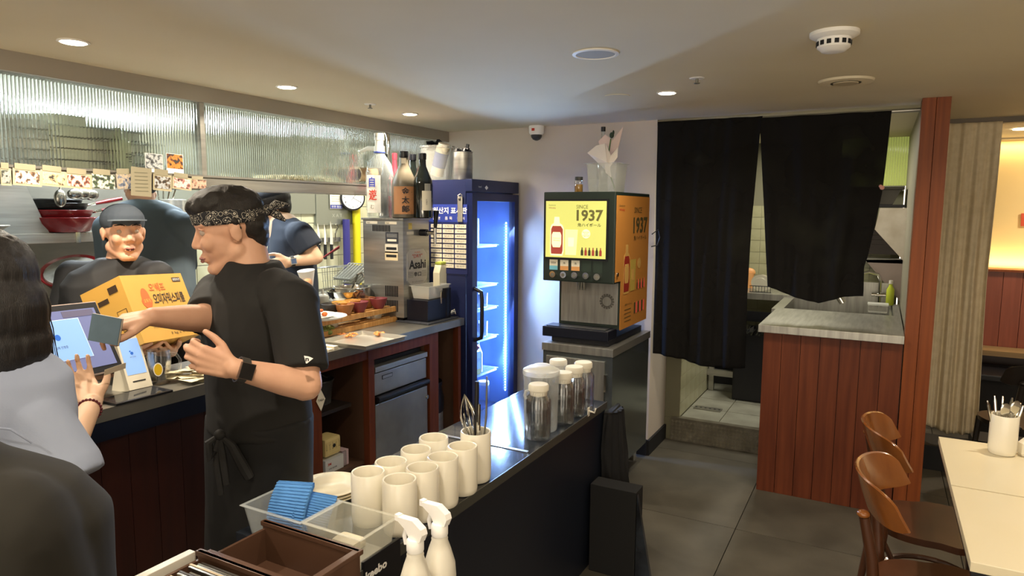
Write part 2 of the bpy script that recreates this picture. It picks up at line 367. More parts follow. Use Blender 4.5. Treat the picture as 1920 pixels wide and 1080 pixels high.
B().cyl((q.x-.05, 5.5, 1.06), (q.x+.05, 5.5, 1.06), .014).cyl((q.x+.05, 5.5, 1.06), (q.x+.05, 5.44, 1.08), .012).out('handle', chrome, fa, True)
B().cyl((q.x, 5.50, .975), (q.x, 5.5, 1.0), .025).out('base', chrome, fa, True)
p = at(1577, 562, 'y', 4.95)
hs = thing('spray_nozzle', (p.x, p.y, p.z), 'chrome spray nozzle hanging below the short black curtain', 'faucet')
B().cyl(p+V((-.02, 0, .03)), p+V((.012, 0, -.02)), .022, .024, 20).out('head', chrome, hs, True)
B().tube([p+V((-.02, 0, .03)), p+V((-.05, .05, .12)), p+V((-.08, .15, .3)), p+V((-.06, .3, .62))], .01, 8).out('hose', steeld, hs, True)
p = at(1647, 586, 'z', 1.0)
tb = thing('plastic_tub', p, 'small clear plastic tub on the steel counter top', 'tub')
B().box(p+V((-.06, -.04, .001)), p+V((.05, .05, .05)), .006).out('body', milky, tb)
B().box(p+V((-.066, -.046, .05)), p+V((.056, .056, .06)), .004).out('rim', milky, tb)
p = at(1668, 575, 'z', 1.0)+V((.0, .09, 0))
bt = thing('soap_bottle', p, 'yellow green bottle standing behind the plastic tub', 'bottle')
B().lathe(p, [(.022, .001), (.025, .01), (.025, .11), (.012, .135), (.011, .15)]).out('body', mat('lime', '#b9c43a', .4), bt, True)
B().cyl(p+V((0, 0, .15)), p+V((0, 0, .175)), .013).out('cap', whitep, bt, True)
# dish counter with plates at the back of the scullery
dc = thing('dish_counter', (-.9, 5.9, .17), 'steel dish counter at the back of the scullery', 'counter')
zt = at(1450, 552, 'y', 5.6).z
B().box((-1.19, 5.6, zt-.05), (-.5, 6.19, zt), .003).out('top', steelh, dc)
B().box((-1.18, 5.64, .17), (-1.14, 5.68, zt-.05)).out('leg', steel, dc)
B().box((-1.19, 5.9, .17), (-.5, 5.94, .42)).out('kick_board', blackm, dc)
B().box((-1.19, 5.62, .30), (-.8, 5.66, .35)).out('rail', steel, dc)
p = at(1425, 545, 'y', 5.72); p.z = zt
rk = thing('dish_rack', p, 'black wire dish rack holding white plates seen between the curtains', 'dish rack')
b = B()
for k in range(8): b.cyl(p+V((-.07+k*.022, -.04, .0)), p+V((-.07+k*.022, -.04, .05)), .002, n=6)
b.cyl(p+V((-.075, -.04, .05)), p+V((.09, -.04, .05)), .003, n=6).cyl(p+V((-.075, -.04, .002)), p+V((.09, -.04, .002)), .003, n=6).out('wire', black, rk)
for k in range(2):
    pl = T(B().cyl(p+V((.0+k*.015, .0+k*.03, .072)), p+V((.0+k*.015, .006+k*.03, .074)), .072, .062, 32).cyl(p+V((.0+k*.015, -.004+k*.03, .072)), p+V((.0+k*.015, -.001+k*.03, .073)), .045, .045, 32).out('plate', ceramic, smooth=True), ['white plate standing at the front of the wire dish rack', 'white plate standing behind the front plate in the rack'][k], 'plate', 'plates in the dish rack')
p = at(1410, 522, 'y', 6.0)
T(B().sph((p.x-.02, 5.98, zt+.13), .05, (1, .5, .8)).cyl((p.x-.02, 5.98, zt), (p.x-.02, 5.98, zt+.13), .03, .04).out('orange_bowl', mat('peach', '#d3985f', .5), smooth=True), 'peach coloured bowl behind the plates in the scullery', 'bowl')
# bin with black bag
p = at(1372, 748, 'z', .17)
bn = thing('waste_bin', (-.82, 5.4, .17), 'large black waste bin beside the serving counter', 'bin')
B().box((-.955, 5.44, .17), (-.60, 5.6, .74), .012).out('body', black, bn)
b = bmesh.new(); rows = []
for j in range(4):
    rows.append([b.verts.new((-.965+.375*i/20+random.uniform(-.006, .006), 5.43+random.uniform(-.012, .012)-.01*(j == 1), .70+.026*j+random.uniform(-.006, .006))) for i in range(21)])
for j in range(3):
    for i in range(20): b.faces.new((rows[j][i], rows[j][i+1], rows[j+1][i+1], rows[j+1][i]))
me = bpy.data.meshes.new('bin_bag'); b.to_mesh(me); b.free(); o = put('bin_bag', me, mat('bag_shine', '#1b1b1d', .15, coat=.6), bn); md = o.modifiers.new('s', 'SOLIDIFY'); md.thickness = .004
B().box((-.95, 5.6, .78), (-.62, 5.62, .86)).out('lid', black, bn)
# upper right nook: ribbed window, shelf, white panel, louvre
q0 = at(1662, 240, 'y', 6.12); q1 = at(1714, 348, 'y', 6.12)
wn = struct(B().box((q0.x-.3, 6.12, q0.z), (q1.x+.01, 6.15, q1.z+.0)).out('window_1', mat('ribbed_green', '#b5bb62', .3, emit=.35, emitcol='#b9c26a')))
for k in range(22):
    x = q0.x-.1+k*.0175
    if x < q1.x: B().cyl((x, 6.115, q1.z), (x, 6.115, q0.z), .006, n=6).out('rib', thin('ribg', '#d9e0a0', .2, .1), wn)
B().box((q0.x-.35, 6.10, q0.z), (.152, 6.14, q0.z+.09)).box((q0.x-.35, 6.1, q1.z-.03), (.152, 6.14, q1.z)).box((q1.x-.0, 6.1, q1.z), (q1.x+.02, 6.14, q0.z)).out('window_frame', steeld, wn)
p = at(1670, 384, 'y', 5.75)
sh = T(B().box((-.35, 5.6, p.z-.02), (.15, 6.1, p.z)).out('shelf_board', black), 'dark shelf under the ribbed window by the post', 'shelf')
t = thing('black_tray', (.0, 5.7, p.z), 'deep black baking pan on the dark shelf', 'pan')
B().poly([(-.13, 5.62, p.z+.002), (.07, 5.62, p.z+.002), (.12, 5.62, p.z+.11), (-.18, 5.62, p.z+.11)], (0, .3, 0)).out('body', mat('pan_dark', '#2a2823', .25, .6), t)
B().box((-.20, 5.6, p.z+.105), (.135, 5.94, p.z+.125), .004).out('rim', mat('pan_dark', '#2a2823', .25, .6), t)
w3 = [at(1650, 390, 'y', 5.45), at(1707, 390, 'y', 5.45), at(1701, 497, 'y', 5.45), at(1640, 430, 'y', 5.45)]
T(B().poly(w3, (0, .02, 0)).out('slanted_board', mat('stained_white', '#d9cfc0', .4, var='#c2b5a2', vscale=9)), 'stained white slanted panel beside the post', 'panel')
t = thing('louvre_hood', at(1660, 470, 'y', 5.7), 'dark louvred hood under the white slanted panel', 'hood')
for k in range(5):
    a = at(1600, 436+k*9, 'y', 5.7); b2 = at(1700, 436+k*9, 'y', 5.7); B().box((a.x, 5.7, a.z-.012), (b2.x, 5.74, b2.z+.012)).out('slat', mat('dark_slat', '#2e2622', .5), t)
a = at(1600, 483, 'y', 5.65); b2 = at(1700, 483, 'y', 5.65)
B().box((a.x, 5.62, a.z-.03), (b2.x, 5.75, a.z)).out('rim', steeld, t)
w4 = [at(1622, 487, 'y', 5.62), at(1695, 487, 'y', 5.62), at(1688, 566, 'y', 5.62)]
T(B().poly(w4, (0, .02, 0)).out('splash_panel', mat('mauve_metal', '#8f8078', .4, .3)), 'mauve grey triangular metal side panel above the sink', 'panel')
# curtain rod + black curtains
rod = T(B().cyl((-1.30, 4.37, 2.205), (.155, 4.37, 2.205), .012).out('curtain_rod', steel, smooth=True), 'thin steel rod carrying the two black curtains', 'curtain rod')
def hermite(pts, t):
    for (a, va), (b_, vb) in zip(pts, pts[1:]):
        if t <= b_: 
            u = (t-a)/(b_-a) if b_ > a else 0; return va+(vb-va)*u
    return pts[-1][1]
def curtain(name, y, left, right, ztop, zbot, folds, amp, m, label, cat, group, nx=140, nz=90, seed=0, stripe=None, hem=None, th=.002):
    "left/right: [(height fraction from top, x)], zbot: [(u, z)]"
    b = bmesh.new(); rows = []
    for j in range(nz+1):
        t = j/nz; r = []
        for i in range(nx+1):
            u = i/nx; zb = hermite(zbot, u); z = ztop+(zb-ztop)*t
            x = hermite(left, t)*(1-u)+hermite(right, t)*u
            a = amp*(.25+.75*t)
            dy = a*(sin(u*folds*2*pi+seed+.6*sin(3*t+seed))+.5*sin(u*folds*4.7*pi+seed*2+t*2))+amp*1.2*noise.noise(V((u*5+seed, t*2.5, seed)))
            r.append(b.verts.new((x, y+dy, z)))
        rows.append(r)
    for j in range(nz):
        for i in range(nx): b.faces.new((rows[j][i], rows[j+1][i], rows[j+1][i+1], rows[j][i+1]))
    me = bpy.data.meshes.new(name); b.to_mesh(me); b.free(); o = put(name, me, m, smooth=True)
    md = o.modifiers.new('solid', 'SOLIDIFY'); md.thickness = th
    return T(o, label, cat, group)
cloth = bpy.data.materials.new('black_gauze'); cloth.use_nodes = True; nt = cloth.node_tree; bs = nt.nodes['Principled BSDF']
bs.inputs['Base Color'].default_value = lin('#1a1918'); bs.inputs['Roughness'].default_value = .95; bs.inputs['Specular IOR Level'].default_value = .1
tr = nt.nodes.new('ShaderNodeBsdfTransparent'); mx = nt.nodes.new('ShaderNodeMixShader'); tc = nt.nodes.new('ShaderNodeTexCoord')
n1 = nt.nodes.new('ShaderNodeTexNoise'); n1.inputs['Scale'].default_value = 5; mr = nt.nodes.new('ShaderNodeMapRange'); mr.inputs[1].default_value = .4; mr.inputs[2].default_value = .75; mr.inputs[3].default_value = .0; mr.inputs[4].default_value = .14
nt.links.new(tc.outputs['Object'], n1.inputs['Vector']); nt.links.new(n1.outputs[0], mr.inputs[0]); nt.links.new(mr.outputs[0], mx.inputs[0])
nt.links.new(bs.outputs[0], mx.inputs[1]); nt.links.new(tr.outputs[0], mx.inputs[2]); nt.links.new(mx.outputs[0], nt.nodes['Material Output'].inputs[0])
curtain('black_curtain', 4.335, [(0, -1.292), (.6, -1.285), (1, -1.275)], [(0, -.655), (.08, -.666), (.4, -.688), (.7, -.695), (1, -.69)], 2.215, [(0, .712), (.25, .70), (.6, .66), (1, .675)], 3.2, .016, cloth, 'long black gauze curtain hanging left, reaching below counter height', 'curtain', 'black gauze curtains in the passage', seed=1)
curtain('black_curtain', 4.335, [(0, -.672), (1, -.578)], [(0, .018)]+[((2.205-q_.z)/1.03, q_.x) for q_ in [at(a_, b_, 'y', 4.335) for a_, b_ in ((1661, 306), (1654, 360), (1641, 420), (1627, 480), (1620, 500), (1619, 544))]]+[(1.2, at(1619, 548, 'y', 4.335).x)], 2.205, [(0, 1.20), (.25, 1.15), (.55, 1.115), (.8, 1.16), (1, 1.175)], 3.0, .014, cloth, 'shorter black gauze curtain hanging right over the counter', 'curtain', 'black gauze curtains in the passage', seed=4)
t = B().sph(at(1654, 352, 'y', 4.33), .012, (1, .5, 1), 8).sph(at(1651, 349, 'y', 4.33), .009, (1, .5, 1), 8).out('flower_clip', mat('pink_clip', '#d79a8a', .5), smooth=True); T(t, 'tiny pink flower clip on the edge of the short curtain', 'clip')
# ---------------- right hand room
struct(B().box((.27, 6.5, 0), (3.6, 6.7, 1.2)).out('wall_far_lower', wooddk))
wl = bpy.data.objects['wall_far_lower']
for k in range(16): B().box((.5+k*.125+.0015, 6.485, .55), (.5+(k+1)*.125-.0015, 6.5, 1.195), .001).out('panel', mat('wainscot', '#7a3a24', .4, var='#8a4630', vscale=6, stretch=(6, 6, .3)), wl)
B().box((.4, 6.46, 1.195), (3.6, 6.7, 1.212)).out('cap_rail', woodlt, wl)
struct(B().box((.27, 6.66, 1.21), (3.6, 6.8, 2.4)).out('wall_far', mat('yellow_wall', '#d9c089', .85)))
struct(B().box((3.6, -2.5, 0), (3.8, 7, 2.4)).out('wall_right', wallp))
area('cove_strip', (1.9, 6.60, 1.225), 3.0, 9, (1, .76, .38), (0, .35, 1), sizey=.03)
area('cove_strip', (1.9, 6.60, 2.20), 3.0, 7, (1, .78, .42), (0, .35, -1), sizey=.03)
struct(B().box((.3, 6.5, 2.215), (3.6, 6.56, 2.23)).out('trim_3', paint))
t = thing('downlight', (1.02, 5.95, CEIL), 'lit downlight in the far yellow room at the right edge', 'ceiling light', 'lit ceiling downlights')
q = at(1919, 241, 'z', CEIL)
B().cyl((q.x, q.y, CEIL-.001), (q.x, q.y, CEIL-.006), .06, n=32).out('lamp_disc', lampm, t); t.location = (q.x, q.y, CEIL)
for ch in t.children: ch.matrix_parent_inverse = Matrix.Translation((-q.x, -q.y, -CEIL))
T(B().box((.29, 5.10, 2.195), (1.6, 5.16, 2.23)).out('curtain_track', mat('track', '#5a5248', .5, .4)), 'dark curtain track on the ceiling above the linen curtain', 'curtain track')
linen = mat('linen', '#d3c5a8', .9, var='#c7b899', vscale=25, bump=.15, bscale=300)
curtain('linen_curtain', 5.07, [(0, .30), (1, .305)], [(0, .612), (.5, .60), (1, .618)], 2.20, [(0, .30), (.3, .25), (.6, .235), (1, .262)], 3.3, .024, linen, 'beige linen curtain hanging beside the wooden post', 'curtain', None, seed=2, nx=160)
T(B().box((.28, 5.0, 0), (.9, 5.28, .16), .003).box((.6, 5.05, .0), (.9, 5.28, .22)).out('plinth', blackm), 'black plinth on the floor below the linen curtain', 'plinth')
bnch = thing('wall_bench', (1.9, 6.2, 0), 'built-in bench with light wood back ledge along the wainscot', 'bench')
B().box((.6, 6.25, .56), (3.5, 6.48, .60)).out('ledge', mat('oak', '#8f7650', .5, var='#7c6443', vscale=5, stretch=(.4, 6, 6)), bnch)
B().box((.6, 6.0, 0), (3.5, 6.40, .42)).out('base', blackm, bnch)
B().box((.6, 5.95, .42), (3.5, 6.40, .47), .01).out('seat', black, bnch)
T(B().poly([at(1915, 400, 'y', 6.64), at(1935, 400, 'y', 6.64), at(1935, 424, 'y', 6.64), at(1914, 424, 'y', 6.64)], (0, .01, 0)).out('wall_poster', mat('poster_red', '#c0492a', .6)), 'corner of a red orange poster on the yellow wall', 'poster')
# white dining tables
def table(y0, y1, label):
    t = thing('dining_table', (.66, (y0+y1)/2, 0), label, 'table', 'cream dining tables at the right')
    B().box((.262, y0, .715), (1.06, y1, .742), .002).out('tabletop', cream, t)
    B().box((.266, y0+.003, .695), (1.056, y1-.003, .716)).out('edge_band', black, t)
    B().cyl((.66, (y0+y1)/2, .02), (.66, (y0+y1)/2, .70), .035).out('leg', blackm, t, True)
    B().box((.40, (y0+y1)/2-.2, 0), (.92, (y0+y1)/2+.2, .02), .004).out('base', blackm, t)
table(2.63, 3.19, 'cream topped dining table farther away holding the cutlery cup')
table(2.055, 2.622, 'cream topped dining table nearer the camera, bare')
T(B().box((.30, 2.2, .55), (.9, 2.6, .56)).out('under_shelf', blackm), None)
bpy.data.objects.remove(bpy.data.objects['under_shelf'])
# bentwood chairs (local frame: seat faces +x)
cw = mat('bentwood', '#875022', .22, var='#70401b', vscale=5, stretch=(1, 3, 1), coat=.5)
cwd = mat('bentwood_dark', '#4a2a17', .3, var='#3b2012', vscale=5, coat=.3)
def chair(loc, rz, label, group, ms=cwd, mb=cw):
    t = thing('bentwood_chair', (0, 0, 0), label, 'chair', group)
    # seat: rounded
    b = bmesh.new(); n = 40; top = []; bot = []
    for k in range(n):
        a = 2*pi*k/n; x = .20*abs(cos(a))**.75*(1 if cos(a) > 0 else -1); y = (.205-.02*(x < 0))*abs(sin(a))**.75*(1 if sin(a) > 0 else -1)
        top.append(b.verts.new((x, y, .462))); bot.append(b.verts.new((x*.98, y*.98, .435)))
    ctr = b.verts.new((0, 0, .452))
    for k in range(n):
        b.faces.new((top[k], top[(k+1) % n], ctr)); b.faces.new((bot[k], bot[(k+1) % n], top[(k+1) % n], top[k]))
    b.faces.new(bot[::-1]); s_ = B(); s_.b = b; s_.out('seat', ms, t, True)
    for sx, sy in ((1, 1), (1, -1)):
        B().tube([(.15*sx, .15*sy, .44), (.165, .16*sy, .2), (.175, .175*sy, 0)], [.018, .016, .012]).out('leg', ms, t, True)
    for sy in (1, -1):
        B().tube([(-.235, .165*sy, 0), (-.205, .165*sy, .22), (-.185, .168*sy, .45), (-.20, .172*sy, .6), (-.228, .175*sy, .725)], [.013, .016, .019, .018, .015], 10).out('rear_leg', ms, t, True)
        B().sph((-.231, .176*sy, .735), .019, (1, 1, .7)).out('knob', mb, t, True)
        B().sph((-.205, .155*sy, .475), .013).out('bolt_cap', mb, t, True)
    # bent backrest band, wide, curved around
    b = bmesh.new(); rows = []
    n = 36
    for k in range(n+1):
        u = -1+2*k/n; a = u*1.28
        x = -.245+.165*(1-cos(a))*1.0; y = .215*sin(a)/sin(1.28)*1.0
        hw = .060*(1-.42*abs(u)**7); zc = .775-.018*abs(u)**2; tilt = .02
        ring = []
        nx, ny = -cos(a*.85), sin(a*.85)
        for (dz, dt) in ((1, -.006), (1.06, 0), (1, .006), (0, .008), (-1, .006), (-1.04, 0), (-1, -.006), (0, -.005)):
            ring.append(b.verts.new((x+nx*(dt)-tilt*dz, y+ny*dt, zc+hw*dz)))
        rows.append(ring)
    for A, D in zip(rows, rows[1:]):
        for i in range(8): b.faces.new((A[i], A[(i+1) % 8], D[(i+1) % 8], D[i]))
    b.faces.new(rows[0][::-1]); b.faces.new(rows[-1]); s_ = B(); s_.b = b; s_.out('backrest', mb, t, True)
    B().tube([(.16*cos(2*pi*k/24), .16*sin(2*pi*k/24), .24) for k in range(24)], .011, 8, True).out('ring_stretcher', ms, t, True)
    B().tube([(-.19, -.165, .44), (-.12, -.16, .30), (0, -.155, .26), (.1, -.155, .31), (.155, -.155, .43)], .010, 8).out('brace', ms, t, True)
    t.location = loc; t.rotation_euler = (0, 0, rz); return t
G = 'bentwood chairs pulled up to the cream tables'
c1 = chair((.245, 2.42, 0), radians(-2), 'glossy brown bentwood chair nearer the camera at the cream tables', G)
copytree(c1, (.25, 2.975, 0), 'brown bentwood chair at the farther cream table before the plank counter', G, radians(4))
q = at(1890, 700, 'z', .7)
dk = mat('dark_chair', '#1f1a17', .35)
dkc = chair((1.25, 4.6, 0), radians(115), 'dark wooden chair behind the cream table at the right edge', G, dk, dk)
q = at(1890, 690, 'y', 4.7); dkc.location = (q.x+.10, 4.75, 0); dkc['group'] = 'dark chairs in the far room'
# cup with cutlery on the table
def cup_mesh(b, c, r=.052, h=.15):
    return b.lathe(c, [(r-.006, .001), (r-.002, .006), (r, .02), (r, h-.004), (r-.002, h), (r-.006, h-.001), (r-.007, h-.01), (r-.008, .012), (.005, .01)], 36)
q = at(1878, 850, 'z', .742)
cp = thing('cutlery_cup', q, 'tall white cup of cutlery standing on the cream table', 'cup', 'tall white cups')
cup_mesh(B(), q, .046, .152).out('body', ceramic, cp, True)
def cutlery(base, tip, kind, m, parent=None):
    base, tip = V(base), V(tip); d = (tip-base).normalized(); s_ = d.cross(FW).normalized(); n_ = s_.cross(d)
    b = B()
    if kind == 'spoon':
        b.tube([base, base.lerp(tip, .5), base.lerp(tip, .78)], [.003, .003, .0035], 6)
        c = tip-d*.02; q_ = bmesh.ops.create_uvsphere(b.b, u_segments=14, v_segments=8, radius=1)
        for v in q_['verts']: v.co = c+d*(v.co.x*.028)+s_*(v.co.y*.019)+n_*(v.co.z*.004)
    else:
        b.tube([base, base.lerp(tip, .5), base.lerp(tip, .9), tip], [.003, .0045, .006, .003], 8)
    return b
for k, (dx, dy, hgt, kind) in enumerate([(-.06, -.01, .20, 'fork'), (-.035, .02, .215, 'fork'), (-.008, .03, .215, 'fork'), (.02, .02, .215, 'fork'), (-.005, -.03, .195, 'spoon'), (.03, -.01, .205, 'spoon'), (.045, .01, .20, 'fork'), (.055, .02, .19, 'fork')]):
    o = cutlery(q+V((dx*.3, dy*.3, .02)), q+V((dx, dy, hgt)), kind, None).out('spoon' if kind == 'spoon' else 'fork', chrome, None, True)
    T(o, ('steel spoon standing in the white cup on the cream table' if kind == 'spoon' else 'steel utensil handle sticking up from the cup on the cream table'), 'cutlery', 'cutlery in the table cup')
    o['label'] = ['steel fork leaning farthest left in the table cup', 'steel handle second from left in the table cup', 'steel handle standing upright third from left in the table cup', 'steel handle just right of the middle in the table cup', 'steel soup spoon with its bowl facing the camera in the table cup', 'steel soup spoon at the right of the table cup', 'steel handle second from right in the table cup', 'steel handle leaning farthest right in the table cup'][k]
q = at(1915, 853, 'z', .742)+V((.02, 0, 0))
sc = thing('sauce_jar', q, 'small faceted cream jar at the right edge of the table', 'jar')
B().lathe(q, [(.03, .001), (.034, .01), (.034, .05), (.02, .066), (.014, .07)], 8).out('body', ceramic, sc)
B().cyl(q+V((0, 0, .07)), q+V((0, 0, .085)), .013).out('lid', whitep, sc, True)
# ================================================================ SERVICE COUNTER
def yv(px, py, x=-2.36): return at(px, py, 'x', x).y
WX = -2.34
ct = thing('service_counter', (-2.6, 2, 0), 'long kitchen service counter with steel worktop and red wood front', 'counter')
B().box((-2.76, -1.5, .905), (WX, 2.3, .95)).box((-3.0, 2.3, .905), (WX, 3.68, .95)).out('worktop', mat('worktop_steel', '#98968e', .3, .7, var='#84827a', vscale=5, bump=.05), ct)
yA, yB, yC, yD, yE, yF = yv(575, 800), yv(603, 780), yv(692, 760), yv(703, 760), yv(806, 720), yv(822, 700)
wf = wooddk
B().box((-2.40, -1.5, 0), (-2.375, yA, .905)).out('front_board', wf, ct)
k = -1.5
while k < yA-.1:
    B().box((-2.376, k+.001, .0), (-2.362, min(k+.105, yA)-.001, .84), .001).out('plank', wf, ct); k += .105
B().box((-2.378, -1.5, .835), (-2.345, yA, .904)).out('fascia', mat('fascia_navy', '#141a2a', .3), ct)
B().box((-2.40, yA, 0), (-2.36, yB, .905)).box((-2.40, yC, 0), (-2.36, yD, .905)).box((-2.40, yE, 0), (-2.36, yF, .905)).box((-2.40, yB, .85), (-2.365, yC, .905)).box((-2.40, yD, .84), (-2.36, yE, .905)).box((-2.40, 3.64, 0), (-2.36, 3.67, .905)).out('wood_frame', wood, ct)
B().box((-2.90, yA, .0), (-2.40, yB-.005, .9)).box((-2.90, yC+.005, 0), (-2.40, yD-.005, .9)).box((-2.93, yA, 0), (-2.90, 3.67, .9)).box((-2.9, yE, 0), (-2.4, yF-.01, .9)).box((-2.9, yB, 0), (-2.4, yC, .08)).box((-2.9, 3.645, 0), (-2.4, 3.67, .9)).out('inner_panels', woodin, ct)
zs = at(640, 770, 'x', -2.42).z
B().box((-2.88, yB+.002, zs), (-2.43, yC-.06, zs+.02)).out('shelf', mat('dark_shelf', '#241c18', .5), ct)
zl = at(640, 880, 'x', -2.42).z
B().box((-2.88, yB+.002, zl-.02), (-2.40, yC-.002, zl)).out('shelf', woodin, ct)
# things in the open bay
y0 = (yB+yC)/2
t = thing('dark_pail', (-2.6, y0+.08, zs+.02), 'smoky clear plastic pail on the dark shelf inside the counter bay', 'pail')
pm = thin('smoky_plastic', '#4a4a4a', .6, .3)
B().lathe((-2.58, y0+.02, zs+.021), [(.07, .0), (.085, .12), (.09, .125), (.088, .13), (.082, .12), (.066, .004)], 32).out('body', pm, t, True)
B().tube([(-2.58, y0-.065, zs+.14), (-2.55, y0, zs+.19), (-2.58, y0+.1, zs+.14)], .003, 6).out('handle', steeld, t, True)
q = at(601, 750, 'x', -2.355)
t = thing('diamond_sign', q, 'cream diamond shaped bottle label card on the counter post', 'sign')
B().poly([q+V((0, .0, .055)), q+V((0, .03, 0)), q+V((0, .0, -.055)), q+V((0, -.03, 0))], (.003, 0, 0)).out('card', paper, t)
text('TABA', q+V((.003, 0, 0)), .04, .012, Y_, Z_, ink, t)
q = at(624, 836, 'x', -2.44)
t = thing('printed_package', q, 'yellow paper wrapped package with a round black hole on the lower shelf', 'package')
B().box(q+V((-.1, -.055, -.05)), q+V((0, .06, .045)), .015).out('body', mat('yellow_pack', '#d8c283', .6), t)
B().cyl(q+V((.0, .01, 0)), q+V((.0015, .01, 0)), .010).out('hole', ink, t)
for k in range(5): text('ㅎㅣㄷ' if k % 2 else '다ㅁㅅ', q+V((.0005, -.045+k*.023, -.0)), .009, .055, Y_, Z_, ink, t)
B().box((q.x-.11, q.y-.09, zl), (q.x+.01, q.y+.09, q.z-.052)).out('clear_tray', clearp, t)
q = at(632, 872, 'x', -2.43)
t = thing('glove_box', q, 'white carton with red logo on the bottom shelf', 'box')
B().box((q.x-.12, q.y-.085, zl+.001), (q.x, q.y+.05, zl+.075), .002).out('carton', white, t)
B().box((q.x-.119, q.y+.052, zl+.001), (q.x-.01, q.y+.10, zl+.085), .002).out('side_carton', mat('pink_print', '#c9aeb2', .5), t)
text('3M', (q.x, q.y-.055, zl+.05), .025, .014, Y_, Z_, inkr, t, bold=.03)
text('N95 8210K', (q.x, q.y-.03, zl+.025), .06, .008, Y_, Z_, ink, t)
# under-counter refrigerator
uf = thing('undercounter_fridge', (-2.6, (yD+yE)/2, 0), 'stainless two section refrigerator built under the counter', 'refrigerator')
zt1 = at(703, 692, 'x', WX-.03).z; zh = at(703, 750, 'x', WX-.03).z
B().box((-2.88, yD+.012, .08), (-2.42, yE-.012, .815)).out('body', blackm, uf)
B().box((-2.42, yD+.015, zh+.02), (-2.375, yE-.015, zt1-.03), .004).out('upper_front', steelh, uf)
B().box((-2.42, yD+.015, zt1-.022), (-2.365, yE-.015, zt1+.008), .003).out('top_strip', steel, uf)
B().tube([(-2.36, yD+.02, zh-.0), (-2.36, yE-.02, zh-.0)], .017, 10).box((-2.40, yD+.015, zh-.012), (-2.365, yE-.015, zh+.012)).out('handle_bar', black, uf, True)
B().box((-2.42, yD+.015, .09), (-2.37, yE-.012, zh-.03), .005).out('lower_door', steelh, uf)
q = at(726, 705, 'x', -2.375)
B().box(q+V((.0, -.045, -.01)), q+V((.002, .045, .012))).out('badge_frame', black, uf); B().box(q+V((.001, -.041, -.007)), q+V((.0028, .041, .009))).out('badge', steel, uf)
q = at(800, 744, 'x', -2.37); B().cyl(q, q+V((.006, 0, 0)), .013).cyl(q, q+V((.009, 0, 0)), .007).out('lock', chrome, uf, True)
# keg in the right bay
kc = V((-2.56, (yF+3.64)/2-.01, 0)); kg = thing('beer_keg', kc, 'black topped steel beer keg in the counter bay beside the fridge', 'keg')
B().lathe(kc, [(.12, .02), (.135, .04), (.135, .34), (.13, .36)], 40).out('body', steel, kg, True)
B().lathe(kc, [(.137, .345), (.14, .36), (.14, .44), (.125, .50), (.132, .53), (.128, .54), (.11, .51), (.1, .5)], 40).out('black_collar', black, kg, True)
B().cyl(kc+V((0, 0, .5)), kc+V((0, 0, .57)), .025).cyl(kc+V((0, 0, .56)), kc+V((0, 0, .60)), .018).out('coupler', chrome, kg, True)
B().tube([kc+V((0, 0, .60)), kc+V((0, 0, .64)), kc+V((0, -.03, .665)), kc+V((.01, -.075, .64)), kc+V((.01, -.09, .60))], .007).out('hose', mat('grey_hose', '#9a9c9e', .4), kg, True)
B().cyl(kc+V((0, .0, .60)), kc+V((0, .0, .645)), .014).cyl(kc+V((.01, -.085, .60)), kc+V((.02, -.06, .59)), .012).out('fittings', whitep, kg, True)
q = at(843, 690, 'x', -2.7); T(B().box((-2.86, yF+.01, .38), (-2.80, yF+.16, .75)).out('control_box', black), 'black control box behind the keg in the counter bay', 'box')
# ---------------- kitchen equipment behind the counter
t = thing('range_counter', (-4.1, 3, 0), 'stainless cooking counter along the kitchen wall', 'counter')
B().box((-4.44, .3, .86), (-3.72, 5.6, .90), .003).out('top', steel, t)
B().box((-4.4, .4, 0), (-3.78, 5.5, .86)).out('body', steeld, t)
shz = 1.50
t = thing('wall_shelf', (-4.3, 1.6, shz), 'long stainless wall shelf holding the frying pans', 'shelf')
B().box((-4.445, .2, shz-.055), (-4.12, 2.28, shz), .002).out('board', steel, t); B().box((-4.445, 2.285, shz-.055), (-4.12, 3.25, shz), .002).out('board', steel, t)
B().box((-4.14, 2.27, shz-.058), (-4.115, 2.295, shz+.003)).out('joint_strip', chrome, t)
t = thing('steel_gusset', (-4.3, 1.9, shz), 'triangular stainless shelf end plate left of the pan stack', 'panel')
g0 = at(2, 352, 'x', -4.15); g1 = at(44, 352, 'x', -4.15); g2 = at(92, 425, 'x', -4.15)
B().poly([(-4.15, g0.y-.6, shz), (-4.15, g2.y, shz), (-4.15, g1.y, 1.80), (-4.15, g0.y-.6, 1.80)], (-.012, 0, 0)).out('plate', steel, t)
# stack of pans
redp = mat('red_enamel', '#6b1418', .3, coat=.4); blk = mat('pan_black', '#141414', .35)
def pan(c, r, h, m, ang, label, handle=.2, hm=None, grp='frying pans piled on the wall shelf'):
    t = thing('frying_pan', c, label, 'pan', grp)
    B().lathe(c, [(r*.62, .001), (r*.72, .004), (r*.93, h*.6), (r, h), (r*.985, h+.002), (r*.9, h*.6), (r*.7, .012), (.01, .010)], 40).out('bowl', m, t, True)
    B().lathe(c, [(r*.95, h*.72), (r*.97, h*.9), (r*.96, h*.92), (r*.66, .014), (.01, .013)], 36).out('coating', blk, t, True)
    d = V((cos(ang), sin(ang), .22)).normalized(); a = c+V((cos(ang)*r*.96, sin(ang)*r*.96, h*.85))
    B().tube([a, a+d*handle*.3], [.007, .008]).out('handle_joint', chrome, t, True)
    B().tube([a+d*handle*.25, a+d*handle*.6, a+d*handle], [.010, .014, .012], 10).out('handle', hm or m, t, True)
    return t
q = at(122, 420, 'x', -4.2); pc_ = V((-4.2, q.y, shz))
pan(pc_+V((0, 0, .002)), .17, .085, redp, radians(70), 'large dark red frying pan at the bottom of the pile')
